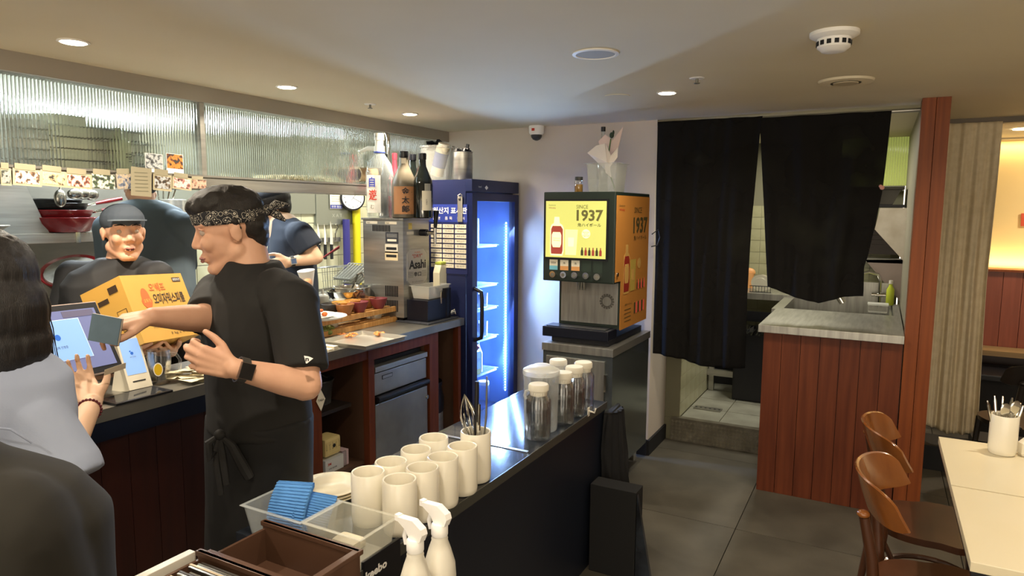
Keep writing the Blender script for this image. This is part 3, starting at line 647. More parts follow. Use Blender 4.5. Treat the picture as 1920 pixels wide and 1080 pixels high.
pan(pc_+V((0, -.01, .055)), .155, .075, redp, radians(64), 'middle red frying pan of the pile on the wall shelf')
pan(pc_+V((0, -.02, .10)), .14, .07, blk, radians(76), 'black frying pan second from the top of the pile', hm=redp)
T(B().lathe(pc_+V((0, -.04, .14)), [(.11, .0), (.13, .05), (.125, .055), (.10, .01)], 36).out('steel_bowl', blk, smooth=True), 'dark round pan on top of the pile on the shelf', 'pan', 'frying pans piled on the wall shelf')
for k, (px, py) in enumerate([(112, 358), (130, 350), (145, 350), (160, 352)]):
    q = at(px, py, 'x', -3.95-.04*k)
    t = thing('ladle', q, ['steel ladle hanging in front of the pan pile, leftmost of four', 'steel ladle hanging second from left over the pans', 'steel ladle hanging third from left over the pans', 'steel ladle hanging nearest the pan handles'][k], 'ladle', 'ladles hanging over the pans')
    B().tube([q+V((0, 0, .14)), q+V((0, .005, .03)), q+V((0, .0, -.0))], .005).out('handle', chrome, t, True)
    c = q+V((0, .03 if k else 0, -.04)); B().sph(c, .045, (.5, 1 if k else .7, .7 if k else 1.1), 20).out('bowl', mat('ladle_steel', '#8f8d86', .25, 1), t, True)
T(B().tube([(-4.0, 1.7, 1.84), (-4.0, 4.4, 1.84)], .008).out('hanging_rail', steel), 'thin steel rail behind the ledge carrying the ladles', 'rail')
# wok leaning below the shelf
q = at(150, 500, 'x', -4.25)
t = thing('red_wok', q, 'dark red pan lying tilted below the wall shelf', 'pan')
ax = V((.35, -.35, .85)).normalized(); c = at(135, 507, 'x', -4.1)
Rm = ax.to_track_quat('Z', 'Y').to_matrix().to_4x4(); b = B()
b.lathe((0, 0, 0), [(.08, -.10), (.13, -.07), (.165, 0), (.16, .004), (.13, -.03), (.01, -.05)], 40); bmesh.ops.transform(b.b, matrix=Matrix.Translation(c) @ Rm, verts=b.b.verts); b.out('bowl', redp, t, True)
b = B(); b.lathe((0, 0, 0), [(.145, -.012), (.14, -.001), (.01, .016)], 40); bmesh.ops.transform(b.b, matrix=Matrix.Translation(c) @ Rm, verts=b.b.verts); b.out('lid', mat('lid_silver', '#c8c6bc', .35, .6, var='#77776e', vscale=9), t, True)
B().box((-4.44, c.y-.25, 1.05), (-3.95, c.y+.2, 1.065)).box((-4.0, c.y-.25, .9), (-3.96, c.y-.22, 1.05)).out('stand', steel, t)
# plates at far left shelf
q = at(12, 425, 'x', -4.0)
t = T(B().lathe((-4.05, q.y-.1, shz+.001), [(.05, 0), (.10, .03), (.13, .05), (.125, .053), (.05, .01)], 36).out('steel_plate_stack', alu, smooth=True), 'silver dish on the wall shelf at the left edge', 'dish')
# pots beside person D / behind server
for k, (px, py, r, h, l) in enumerate([(325, 415, .06, .17, 'tall steel container of utensils on the shelf behind the server'), (345, 415, .08, .2, 'round steel pot beside the utensil container on the shelf')]):
    q = at(px, py, 'x', -4.1); c = V((-4.2, q.y, shz+.001))
    t = thing('steel_pot', c, l, 'pot'); B().lathe(c, [(r-.004, 0), (r, .01), (r, h), (r-.003, h+.003), (r-.006, h)], 32).out('body', steel, t, True)
    if k == 0:
        for j in range(5): B().tube([c+V((0, -.03+.015*j, .1)), c+V((.02*(j-2), -.05+.03*j, .27))], .005).out('utensil', chrome, t, True)
# hood panel, clock, poster, tiles, knives, pipes
hz = at(640, 421, 'x', -4.44).z; hy0 = at(590, 400, 'x', -4.44).y; hy1 = at(668, 400, 'x', -4.44).y
t = thing('hood_panel', (-4.42, hy0, hz), 'grey steel hood panel behind the clock', 'panel')
B().box((-4.449, 2.9, hz+.10), (-4.425, hy0-.004, 2.3)).out('panel', mat('hood_grey', '#8b8d80', .4, .6), t)
B().box((-4.449, hy0, hz), (-4.42, hy1, 2.3)).out('panel', mat('hood_grey', '#8b8d80', .4, .6), t)
q = at(632, 404, 'x', -4.418); text('X A T', q, .13, .03, Y_, Z_, mat('raised_grey', '#b5b5a5', .4), t)
tkw = tiles(kw, (-4.449, 3.0, .92), Y_, Z_, 2.6, hz-.92+.6, .15, .15, mat('cream_tile', '#ccc9ab', .3, var='#c0bd9c'), gap=.006)
q = at(660, 371, 'x', -4.36)
t = thing('wall_clock', q, 'round white wall clock with a dark rim on the hood panel', 'clock')
n_ = (V((1, -.55, 0))).normalized(); rr_ = Z_.cross(n_)*1
def disc(c, n, r, d, name, m, par, nseg=48):
    return B().cyl(c-n*d/2, c+n*d/2, r, n=nseg).out(name, m, par, True)
disc(q, n_, .118, .05, 'rim', black, t); disc(q+n_*.026, n_, .103, .004, 'dial', white, t)
ri = Z_.cross(n_).normalized()
for k in range(12):
    a = pi/2-2*pi*k/12; s = str(12 if k == 0 else k)
    text(s, q+n_*.029+ri*cos(a)*.083+Z_*sin(a)*.083, None, .02, ri, Z_, ink, t, 'numeral')
for a, l, wd in ((radians(50), .055, .004), (radians(-28), .08, .003), (radians(235), .03, .003)):
    d = ri*cos(a)+Z_*sin(a); B().obox(q+n_*.031+d*l/2, d, n_.cross(d), n_, l, wd, .001).out('hand', ink, t)
q = at(630, 371, 'x', -4.41)
t = thing('notice_sheet', q, 'white notice sheet with a blue foot beside the clock', 'notice')
quad('sheet', q, .16, .20, Y_, Z_, paper, t); quad('blue_band', q+V((0, 0, -.08)), .155, .035, Y_, Z_, mat('notice_blue', '#3a3f86', .6), t, lift=.001)
for k in range(6): quad('text_line', q+V((0, -.005, .07-.02*k)), .11, .003, Y_, Z_, inkg, t, lift=.001)
text('안전 점검', q+V((.0016, 0, -.08)), .12, .018, Y_, Z_, inkw, t)
for px, c_, l in ((651, '#3a3578', 'purple pipe standing against the kitchen tiles'), (670, '#d9c81f', 'yellow gas pipe standing beside the purple pipe')):
    a = at(px, 500, 'x', -4.38); zt_ = hz if px < 660 else at(px, 385, 'x', -4.38).z
    T(B().cyl((-4.38, a.y, .92), (-4.38, a.y, zt_+.05), .034 if px < 660 else .038, n=24).out('pipe', mat('pipe'+c_, c_, .4), smooth=True), l, 'pipe')
q = at(608, 450, 'x', -4.43)
mg = thing('knife_rack', q, 'magnetic knife strip on the kitchen tiles', 'knife rack')
B().box((-4.435, q.y-.22, q.z-.02), (-4.42, q.y+.2, q.z+.02)).out('strip', steeld, mg)
for k, (px, l1, wd) in enumerate([(597, .25, .035), (609, .24, .028), (621, .30, .04)]):
    c = at(px, 447, 'x', -4.41)
    t = thing('kitchen_knife', c, ['kitchen knife leftmost on the magnetic strip', 'narrow kitchen knife in the middle of the strip', 'broad kitchen knife rightmost on the magnetic strip'][k], 'knife', 'knives on the magnetic strip')
    B().poly([c+V((0, -wd/2, -.05)), c+V((0, wd/2, -.06)), c+V((0, wd/2, .04)), c+V((0, -wd/4, .04+l1*.4))], (.003, 0, 0)).out('blade', chrome, t)
    B().box(c+V((-.008, -.012, -.06-.13)), c+V((.01, .014, -.055)), .004).out('handle', blackm, t)
a = at(629, 447, 'x', -4.40)
T(B().tube([a+V((0, .01, .13)), a+V((0, .035, .10)), a+V((0, .01, .07)), a+V((0, 0, .04)), a+V((0, 0, -.02))], .006).out('hook_tool', chrome, smooth=True), 'curved steel hook hanging right of the knives', 'utensil')
# tongs red, baskets, strainer, colander
a = at(603, 485, 'x', -3.5); b2 = at(636, 462, 'x', -3.5)
T(B().tube([a, b2], .006).tube([a, b2+V((0, .0, -.012))], .005).out('red_tongs', mat('red_handle', '#7a1a20', .4), smooth=True), 'dark red long handled tongs pointing up behind the counter', 'tongs')
q = at(623, 500, 'x', -3.6)
t = thing('wire_basket', q, 'round wire frying basket standing on the cooking counter', 'basket')
B().tube([q+V((.10*sin(2*pi*k/30), .13*cos(2*pi*k/30), .012*sin(2*pi*k/30))) for k in range(30)], .005, 6, True).out('rim', steel, t, True)
b = B()
for k in range(9):
    y = -.12+.03*k; b.cyl(q+V((0, y*.9, 0)), q+V((0, y*.75, -.2)), .0018, n=5)
    b.cyl(q+V((-.09*math.sqrt(max(0, 1-(y/.13)**2)), y, 0)), q+V((.09*math.sqrt(max(0, 1-(y/.13)**2)), y, 0)), .0015, n=5)
for k in range(4): b.cyl(q+V((0, -.11, -.05*(k+1))), q+V((0, .11, -.05*(k+1))), .0018, n=5)
b.out('mesh_wire', steel, t)
B().box(q+V((-.15, -.14, -.30)), q+V((.1, .2, -.2))).out('fryer_block', steeld, t)
q = at(690, 520, 'x', -3.5)
for k, (px, py, l) in enumerate([(655, 508, 'upper slanted wire strainer beside the pipes'), (672, 516, 'lower slanted wire strainer behind the stock pot')]):
    q = at(px, py, 'x', -3.5); d = V((0, .8, .45)).normalized(); t = thing('wire_strainer', q, l, 'strainer', 'slanted wire strainers')
    b = B()
    for j in range(6): b.cyl(q+V((.03*j-.08, 0, 0))-d*.10, q+V((.03*j-.08, 0, 0))+d*.10, .003, n=6)
    b.cyl(q+V((-.08, 0, 0))-d*.1, q+V((.08, 0, 0))-d*.1, .005, n=6).cyl(q+V((-.08, 0, 0))+d*.1, q+V((.08, 0, 0))+d*.1, .005, n=6).out('wires', steel, t)
    B().obox(q-V((0, 0, .012)), d, X_, d.cross(X_), .2, .16, .004).out('plate', steeld, t)
# items standing on the worktop behind
ZW = .951
def onw(px, py, z=ZW): return at(px, py, 'z', z)
BKZ = 1.02
q = V((-2.86, 3.02, ZW)); q = onw(690, 592); 
pc_ = at(690, 590, 'z', ZW)
q = V((-2.872, 3.222, ZW))
zt_ = at(690, 540, 'y', q.y).z
r = .11
st = thing('stock_pot', q, 'stainless stock pot with loop handles behind the clay bowls', 'pot')
H_ = zt_-ZW
B().lathe(q, [(r-.006, .001), (r, .01), (r, H_-.004), (r+.006, H_), (r, H_+.002), (r-.005, H_-.01), (r-.006, .012), (.01, .008)], 48).out('body', mat('pot_steel', '#b9b5aa', .2, .9), st, True)
B().lathe(q, [(r-.008, H_-.04), (.01, H_-.04)], 40).out('broth', mat('broth', '#9a8a64', .2), st)
for s_ in (1, -1):
    c = q+V((r*.72*s_*1.0, -r*.5 if s_ > 0 else -.02, H_-.02)); d = V((.8*s_, -.6 if s_ > 0 else -.2, 0)).normalized(); e = Z_.cross(d)
    B().tube([c-e*.035, c-e*.03+d*.035+V((0, 0, .01)), c+d*.05+V((0, 0, .015)), c+e*.03+d*.035+V((0, 0, .01)), c+e*.035], .006).out('handle', chrome, st, True)
a = q+V((.01, -.02, H_-.02)); 
ld = thing('ladle', a, 'steel ladle hooked over the rim of the stock pot', 'ladle')
B().tube([a, a+V((.05, 0, .10)), a+V((.085, 0, .115)), a+V((.10, 0, .085))], .006).out('handle', chrome, ld, True)
for k, (px, py, r_, h_, m_, l) in enumerate([(606, 590, .04, .12, whitep, 'white squeeze bottle left of the stock pot'), (633, 590, .055, .10, milky, 'clear measuring jug between squeeze bottle and stock pot'), ]):
    q = at(px, py, 'z', ZW); t = thing('squeeze_bottle' if k == 0 else 'measuring_jug', q, l, 'bottle' if k == 0 else 'jug')
    B().lathe(q, [(r_*.9, .001), (r_, .006), (r_, h_), (r_*.8, h_+.01)]+([(.012, h_+.02), (.006, h_+.05)] if k == 0 else []), 28).out('body', m_, t, True)
    if k: B().lathe(q, [(r_*.86, .004), (r_*.92, .01), (r_*.92, h_*.4)], 28).out('contents', whitep, t, True)
q = at(633, 560, 'z', 1.08); 
q = at(645, 545, 'x', -2.86)
T(B().lathe((-2.86, q.y, q.z-.07), [(.05, .0), (.09, .04), (.105, .07), (.10, .072), (.04, .008)], 36).out('strainer_bowl', chrome, smooth=True), 'small steel bowl resting behind the squeeze bottle', 'bowl')
T(B().lathe((-2.86, q.y, .951), [(.08, 0), (.088, .01), (.088, q.z-.07-.955), (.08, q.z-.07-.953)], 32).out('white_tub', whitep, smooth=True), 'white plastic tub under the small steel bowl', 'tub')
q = at(574, 520, 'x', -2.9)
t = T(B().cyl(q+V((0, .02, -.08)), q+V((0, .0, .04)), .02, .05, 20).out('plastic_bag', milky, smooth=True), 'clear plastic bag with orange food behind the server', 'bag')
T(B().sph(q+V((0, .01, -.03)), .028, (1, 1, .8)).out('orange_food', mat('carrot', '#d8873a', .5), smooth=True), 'orange sliced food inside the clear plastic bag', 'food')
# two-tier pine stand, clay bowls
sA = at(600, 657, 'z', ZW); sB = at(726, 608, 'z', ZW)
ya, yb = 2.35, at(727, 600, 'z', ZW).y-.0
xf = at(727, 606, 'z', ZW).x
pn = thing('pine_stand', (xf-.1, (ya+yb)/2, ZW), 'two tier pine stand carrying the clay bowls', 'stand')
zu = at(724, 592, 'x', xf).z-.012; z_up = at(724, 578, 'x', xf-.0).z
for (z0, z1) in ((ZW, ZW+.03), (z_up-.03, z_up)):
    for dx in (0, -.05, -.10):
        B().box((xf-.022+dx, ya, z0), (xf+dx, yb, z1), .002).out('slat', pine, pn)
for y in (ya+.1, (ya+yb)/2, yb-.12):
    B().lathe((xf-.09, y, ZW+.03), [(.045, 0), (.05, .01), (.055, max(.02, z_up-.03-ZW-.031))], 24).out('support_cup', whitep, pn, True)
bcol = dict(a=('#9a6436', 'brown'), b=('#7a3236', 'dark red'), c=('#2b2826', 'black'), d=('#c39243', 'ochre'))
for k, (px, py, rr, cc, l) in enumerate([(674, 605, .055, 'b', 'dark red clay bowl at the right end of the upper tier'.replace('right end', 'near middle')), (710, 597, .055, 'b', 'dark red clay bowl at the right end of the upper tier'), (647, 606, .055, 'a', 'brown clay bowl nearest the plates on the upper tier'), (620, 600, .055, 'c', 'black bowl behind the plate on the upper tier'), (640, 590, .055, 'd', 'ochre bowl leftmost in the back row'), (655, 595, .05, 'd', 'second ochre bowl in front of the back row'), (678, 588, .055, 'a', 'brown bowl at the back row behind the dark red ones')]):
    q = at(px, py+ (2 if k < 3 else 0), 'z', z_up+.002)
    if k in (0, 1, 2): q.x = xf-.035; q.y = at(px, py, 'x', xf-.035).y
    if k in (3, 4, 5, 6): q.x = xf-.035-.075; q.y = at(px, py, 'x', q.x).y
    if k == 5: q.y += .03
    cc_, nm = bcol[cc]; m_ = mat('clay_'+nm, cc_, .5, var=None)
    if k == 6: q.y += .05
    T(B().lathe((q.x, q.y, z_up+.001), [(rr*.5, 0), (rr*.55, .004), (rr*.85, .035), (rr, .062), (rr*.97, .064), (rr*.8, .035), (rr*.4, .01), (.005, .008)], 36).out('clay_bowl', m_, smooth=True), l, 'bowl', 'clay bowls on the pine stand')
# plates with food
q = at(612, 606, 'x', xf+.01)
for k in range(2):
    c = V((xf-.02+.02*k, at(600+14*k, 603, 'x', xf).y-.02, z_up+.002+.012*(1-k)))
    T(B().lathe(c, [(.05, 0), (.09, .008), (.12, .022), (.118, .025), (.08, .012), (.005, .007)], 40).out('plate', ceramic if k == 0 else mat('pale_blue_plate', '#c7ccd0', .3), smooth=True), ['white plate of fried food on the left end of the stand', 'pale blue plate partly under the white plate'][k], 'plate', 'plates on the pine stand')
    if k == 0: pcx = c
fb = B()
for k in range(26): fb.sph(pcx+V((random.uniform(-.045, .045), random.uniform(-.045, .045), .018+random.uniform(0, .025))), random.uniform(.01, .016), (1, 1, .8), 8)
T(fb.out('fried_food', mat('fried', '#c4682a', .6, var='#8f4318', vscale=60), smooth=True), 'orange fried pieces heaped on the white plate', 'food', None, 'stuff')
gb = B(); q = at(618, 630, 'z', ZW)
for k in range(30): gb.sph((q.x-.05+random.uniform(-.05, .05), q.y+random.uniform(-.1, .08), ZW+.012+random.uniform(0, .03)), random.uniform(.012, .02), (1, 1, .8), 8)
T(gb.out('salad_greens', mat('greens', '#6d7a38', .6, var='#99a35a', vscale=50), smooth=True), 'green salad leaves under the left end of the stand', 'salad', None, 'stuff')
# metal tray
def tubbox(b, x0, x1, y0, y1, z0, z1, tp=.01, th=.003, rim=.006):
    o = [(x0+tp, y0+tp, z0), (x1-tp, y0+tp, z0), (x1-tp, y1-tp, z0), (x0+tp, y1-tp, z0)]
    O = [b.b.verts.new(p) for p in o]; t_ = [b.b.verts.new(p) for p in ((x0, y0, z1), (x1, y0, z1), (x1, y1, z1), (x0, y1, z1))]
    r_ = [b.b.verts.new(p) for p in ((x0-rim, y0-rim, z1), (x1+rim, y0-rim, z1), (x1+rim, y1+rim, z1), (x0-rim, y1+rim, z1))]
    r2 = [b.b.verts.new(p) for p in ((x0-rim, y0-rim, z1+th), (x1+rim, y0-rim, z1+th), (x1+rim, y1+rim, z1+th), (x0-rim, y1+rim, z1+th))]
    i2 = [b.b.verts.new(p) for p in ((x0+th, y0+th, z1+th), (x1-th, y0+th, z1+th), (x1-th, y1-th, z1+th), (x0+th, y1-th, z1+th))]
    I = [b.b.verts.new((p[0]+(th if k in (0, 3) else -th), p[1]+(th if k < 2 else -th), z0+th)) for k, p in enumerate(o)]
    f = b.b.faces.new; f(O[::-1])
    for A, D in ((O, t_), (t_, r_), (r_, r2), (r2, i2), (i2, I)):
        for k in range(4): f((A[k], A[(k+1) % 4], D[(k+1) % 4], D[k]))
    f(I); return b
a, b2, c2 = at(630, 632, 'z', ZW+.02), at(686, 650, 'z', ZW+.02), at(722, 626, 'z', ZW+.02)
tr_ = thing('metal_tray', V(((a.x+b2.x)/2, (b2.y+c2.y)/2, ZW)), 'small aluminium tray with orange garnish on the worktop', 'tray')
tubbox(B(), a.x, b2.x, b2.y, c2.y, ZW, ZW+.02, .008).out('body', alu, tr_)
for k, (px, py, r_) in enumerate([(642, 627, .022), (660, 628, .028), (711, 625, .022)]):
    c = at(px, py, 'z', ZW+.02); fb = B()
    for j in range(16): fb.sph((c.x+random.uniform(-r_, r_), c.y+random.uniform(-r_, r_), ZW+.012+random.uniform(0, .014)), random.uniform(.006, .01), (1, 1, .6), 7)
    T(fb.out('orange_garnish', mat('garnish', '#e2904a', .5), smooth=True), ['orange garnish heap at the left corner of the tray', 'larger orange garnish heap in the middle left of the tray', 'small orange garnish heap at the right end of the tray'][k], 'food', 'garnish heaps in the tray', 'stuff')
q = at(612, 652, 'z', ZW)
for k in range(2): T(B().box((q.x-.10+.02*k, q.y-.02-.035*k, ZW), (q.x+.07, q.y+.01-.04*k, ZW+.008*(2-k))).out('folded_napkin', paper), ['folded white napkin by the server at the worktop edge', 'thin paper slip in front of the folded napkin'][k], 'napkin')
# rubber mat + beer dispenser
a, b2, c2 = at(737, 603, 'z', ZW), at(815, 611, 'z', ZW), at(880, 592, 'z', ZW)
T(B().box((-2.62, a.y+.0, ZW), (-2.37, 3.66, ZW+.008), .002).out('rubber_mat', mat('mat_grey', '#34363c', .7)), 'dark rubber mat on the worktop beside the beer dispenser', 'mat')
bc = at(757.5, 595, 'x', -2.57); bx1, by0 = bc.x, bc.y
bz1 = at(760, 413, 'y', by0).z; bx0 = at(682, 500, 'y', by0).x; by1 = min(at(805, 500, 'x', bx1).y, 3.68)
bd = thing('beer_dispenser', (bx1-.1, by0+.1, ZW), 'stainless countertop beer dispenser with a black tap', 'beer dispenser')
B().box((bx0, by0, ZW+.025), (bx1, by1, bz1), .003).out('body', steel, bd)
B().box((bx0-.008, by0-.008, bz1), (bx1+.008, by1+.005, bz1+.012), .002).out('top_plate', steelh, bd)
B().box((bx0+.02, by0+.02, ZW), (bx1-.02, by1-.02, ZW+.026)).out('feet', black, bd)
def fy(px, py, lift=.0): q = at(px, py, 'y', by0); return V((q.x, by0-lift, q.z))
def fx(px, py, lift=.0): q = at(px, py, 'x', bx1); return V((bx1+lift, q.y, q.z))
for (x0, x1, y0_, y1_, n_) in ((698, 732, 422, 434, 12), (722, 747, 536, 556, 8), (722, 747, 563, 584, 8)):
    for k in range(n_):
        c = fy(x0+(x1-x0)*(k+.5)/n_, (y0_+y1_)/2+ (k/n_-.5)*1.5); hh = abs(fy(x0, y0_).z-fy(x0, y1_).z); ww = abs(fy(x1, y0_).x-fy(x0, y0_).x)/n_
        B().box((c.x-ww*.28, by0-.002, c.z-hh/2), (c.x+ww*.28, by0+.001, c.z+hh/2)).out('vent_slot', black, bd)
for (px, py, w_, h_, mm_, tx) in ((697, 417, .09, .016, paper, 'Asahi'), (733, 418, .09, .016, paper, 'Asahi'), (735, 446, .10, .07, mat('spec_plate', '#34353a', .5), 'SPEC'), (734, 466, .10, .055, paper, '注 意'), (734, 480, .10, .055, mat('cream_sticker', '#e6d2a8', .6), '注 意')):
    c = fy(px, py); quad('sticker', c, w_, h_, X_, Z_, mm_, bd, lift=.0005)
    if mm_ is paper or tx == '注 意':
        if h_ > .03: quad('bar', c, w_*.8, h_*.3, X_, Z_, ink, bd, lift=.0015)
        else: text(tx, c-V((w_*.28, .0013, 0)), w_*.25, h_*.6, X_, Z_, ink, bd)
    else:
        quad('strip', c-V((.0, 0, .015)), w_*.7, h_*.2, X_, Z_, paper, bd, lift=.0015)
        for j in range(3): quad('strip', c+V((0, 0, .006+.008*j)), w_*.8, .003, X_, Z_, alu, bd, lift=.0015)
wl_, hl_ = fx(802, 500).y-fx(764, 500).y, fx(780, 465).z-fx(780, 533).z
c = fx(782, 500); 
pts = [(-.5, -.35), (-.32, -.5), (.32, -.5), (.5, -.35), (.5, .35), (.32, .5), (-.32, .5), (-.5, .35)]
B().poly([c+V((0, u*wl_*1.02, v*hl_)) for u, v in pts], (.0015, 0, 0)).out('label_border', mat('label_line', '#8e8b83', .4), bd)
B().poly([c+V((0.0005, u*wl_*.98, v*hl_*.97)) for u, v in pts], (.002, 0, 0)).out('label_panel', mat('label_silver', '#b2aea6', .45, .3), bd)
def lt(s, v, w_, h_, mm_, bold=0): text(s, c+V((.0032, 0, v*hl_)), wl_*w_, hl_*h_, Y_, Z_, mm_, bd, bold=bold)
lt('SUPER', .40, .28, .035, inkr); lt('"DRY"', .30, .5, .10, inkr); lt('Asahi', .07, .82, .25, ink, .03); lt('辛口', -.20, .36, .13, ink, .02); lt('スーパードライ', -.41, .55, .05, ink)
for k in range(5):
    for s_ in (-1, 1): quad('fine_line', c+V((.001, s_*wl_*.33, (-.13-.035*k)*hl_)), wl_*.24, .002, Y_, Z_, inkg, bd, lift=.0022)
q = fx(769, 424); quad('sticker', q, .035, .04, Y_, Z_, mat('yellow_sticker', '#d9c25f', .5), bd, lift=.0005)
quad('sticker', fx(769, 437), .07, .018, Y_, Z_, paper, bd, lift=.0005)
q = fx(789, 436)
B().cyl(q, q+V((.05, 0, 0)), .022).out('tap_shank', black, bd, True)
B().cyl(q+V((.045, 0, 0)), q+V((.11, 0, 0)), .013).cyl(q+V((.11, 0, .03)), q+V((.11, 0, -.07)), .012, .008).out('tap', chrome, bd, True)
B().cyl(q+V((.112, 0, .03)), q+V((.12, 0, .14)), .010, .018).out('tap_handle', black, bd, True)
B().box((bx1+.001, by0+.03, ZW+.009), (bx1+.16, by1-.02, ZW+.14), .004).out('drip_base', mat('navy_black', '#10131f', .3), bd)
q = V((bx1+.02, by0+.10, ZW+.141))
td = thing('drip_tub', q, 'milky plastic tub catching beer under the dispenser tap', 'tub')
tubbox(B(), bx1+.01, bx1+.15, by0+.06, by1+.01, ZW+.143, ZW+.22, .012, .003, .008).out('body', milky, td)
B().box((bx1+.026, by0+.076, ZW+.147), (bx1+.134, by1-.006, ZW+.158)).out('beer', mat('beer', '#c98f3c', .1, trans=.5), td)
wc = V((bx1+.03, by1+.03, ZW+.009))
t = thing('white_carrier', wc, 'white plastic canister with a green top behind the drip tub', 'canister')
B().poly([wc+V((0, -.03, .0)), wc+V((0, .10, .0)), wc+V((0, .09, .20)), wc+V((0, .06, .33)), wc+V((0, -.01, .33)), wc+V((0, -.03, .28))], (.05, 0, 0)).out('body', mat('canister', '#e6e0c4', .4), t)
B().box(wc+V((.0, -.01, .331)), wc+V((.05, .06, .35)), .008).out('green_cap', mat('capgreen', '#a9b54a', .5), t)
q = at(845, 575, 'z', ZW)
t = thing('black_pitcher', (-2.42, 3.58, ZW), 'black jug with steel loop handle beside the glass door fridge', 'jug')
B().lathe((-2.45, 3.6, ZW), [(.045, 0), (.05, .01), (.05, .19), (.052, .2), (.045, .2)], 28).out('body', black, t, True)
B().tube([(-2.43, 3.55, ZW+.19), (-2.41, 3.52, ZW+.18), (-2.41, 3.52, ZW+.11), (-2.43, 3.55, ZW+.12)], .005).out('handle', chrome, t, True)
for k in range(3):
    a = V((-2.46, by1-.08+.03*k, ZW+.012)); T(cutlery(a, a+V((.05, .20-.02*k, .012+.02*k)), 'spoon', None).out('serving_spoon', chrome, None, True), ['steel serving spoon on the mat, lowest of three', 'steel serving spoon in the middle of three on the mat', 'steel serving spoon lying uppermost on the mat'][k], 'spoon', 'serving spoons on the rubber mat')
# bottles on the beer dispenser
ZB = bz1+.0125
def bpos(px, y): q = at(px, 405, 'y', y); return V((q.x, y, ZB))
def scl(px0, px1, y): return (at(px1, 340, 'y', y)-at(px0, 340, 'y', y)).length
y1 = by0+.07; c = bpos(713, y1); r = scl(691, 735, y1)/2*.92; Hb = at(713, 250, 'y', y1).z-ZB
big = thing('clear_bottle', c, 'big clear plastic liquor bottle with white pump cap and handle', 'bottle')
B().lathe(c, [(r*.85, .0), (r*.95, .008), (r*.95, Hb*.08), (r, Hb*.1), (r, Hb*.36), (r*.96, Hb*.38), (r, Hb*.40), (r, Hb*.53), (r*.97, Hb*.55), (r*.85, Hb*.64), (r*.45, Hb*.74), (r*.32, Hb*.77)], 36).out('body', thin('pet', '#bcc4c4', .10, .05, .4), big, True)
B().lathe(c, [(r*.8, .006), (r*.9, .012), (r*.92, Hb*.30)], 32).out('liquid', water, big, True)
B().cyl(c+V((0, 0, Hb*.77)), c+V((0, 0, Hb*.785)), r*.42).out('blue_ring', mat('blue_ring', '#33449a', .4), big, True)
B().cyl(c+V((0, 0, Hb*.785)), c+V((0, 0, Hb*.85)), r*.38).cyl(c+V((0, 0, Hb*.85)), c+V((0, 0, Hb*.93)), r*.30).cyl(c+V((0, 0, Hb*.92)), c+V((0, 0, Hb)), r*.36).tube([c+V((0, 0, Hb*.82)), c+V((-r*1.0, -.01, Hb*.83)), c+V((-r*1.7, -.02, Hb*.79))], [.016, .014, .008]).out('pump', whitep, big, True)
text('30', c+V((0, -r*.37, Hb*.96)), .02, .012, X_, Z_, inkg, big)
vw = (CAM-c); vw.z = 0; vw.normalize(); rtv = Z_.cross(vw)
lb = c+vw*r*1.01-rtv*r*.45
B().obox(c+V((0, 0, Hb*.28))+vw*(r*.9)-rtv*r*.42, rtv, Z_, vw, r*.95, Hb*.44, .004).out('label', mat('bottle_label', '#d8d6ce', .5), big)
text('自', c+V((0, 0, Hb*.42))+vw*(r*.9+.003)-rtv*r*.55, r*.42, Hb*.12, rtv, Z_, mat('ink_blue', '#2b3aa0', .5), big, bold=.02)
text('遊', c+V((0, 0, Hb*.27))+vw*(r*.9+.003)-rtv*r*.50, r*.55, Hb*.13, rtv, Z_, inkr, big, bold=.02)
text('む', c+V((0, 0, Hb*.13))+vw*(r*.9+.003)-rtv*r*.55, r*.25, Hb*.05, rtv, Z_, inkg, big)
B().tube([c+rtv*r*.85+V((0, 0, Hb*.5)), c+rtv*r*1.02+V((0, 0, Hb*.47)), c+rtv*r*1.02+V((0, 0, Hb*.25)), c+rtv*r*.85+V((0, 0, Hb*.22))], .006).obox(c+vw*r*.3+rtv*r*.72+V((0, 0, Hb*.36)), rtv, Z_, vw, .018, Hb*.2, .02).out('handle', mat('handle_dark', '#26292b', .3), big)
glassdk = mat('dark_bottle_glass', '#0e1210', .08, coat=.5); 
def sake(px, y, top, w_px, label, cap='#111318', m=glassdk, parts=None):
    c = bpos(px, y); r = scl(px-w_px/2, px+w_px/2, y)/2*.92; h = at(px, top, 'y', y).z-ZB
    t = thing('sake_bottle', c, label, 'bottle', 'tall sake bottles on the beer dispenser')
    B().lathe(c, [(r*.9, 0), (r, .006), (r, h*.50), (r*.93, h*.58), (r*.62, h*.70), (r*.36, h*.80), (r*.32, h*.93)], 32).out('glass_body', m, t, True)
    B().lathe(c, [(r*.36, h*.90), (r*.38, h*.92), (r*.38, h*.995), (r*.32, h)], 24).out('cap', mat('cap'+cap, cap, .3), t, True)
    return t, c, r, h
t, c, r, h = sake(758, by0+.055, 283, 40, 'frosted brown sake bottle with a kraft label in front', m=mat('frosted_brown', '#3a352d', .35, var='#6a6252', vscale=2))
vw = (CAM-c); vw.z = 0; vw.normalize(); rtv = Z_.cross(vw)
def curved_label(t, c, r, z0, z1, a0, a1, m, name='label'):
    b = B(); n = 14; bb = b.b; base = math.atan2(vw.y, vw.x); rows = []
    for z in (z0, z1): rows.append([bb.verts.new(c+V((cos(base+a0+(a1-a0)*k/n)*(r+.0012), sin(base+a0+(a1-a0)*k/n)*(r+.0012), z))) for k in range(n+1)])
    for k in range(n): bb.faces.new((rows[0][k], rows[0][k+1], rows[1][k+1], rows[1][k]))
    return b.out(name, m, t, True)
curved_label(t, c, r, h*.06, h*.47, -.95, 1.1, mat('kraft', '#a8774f', .7))
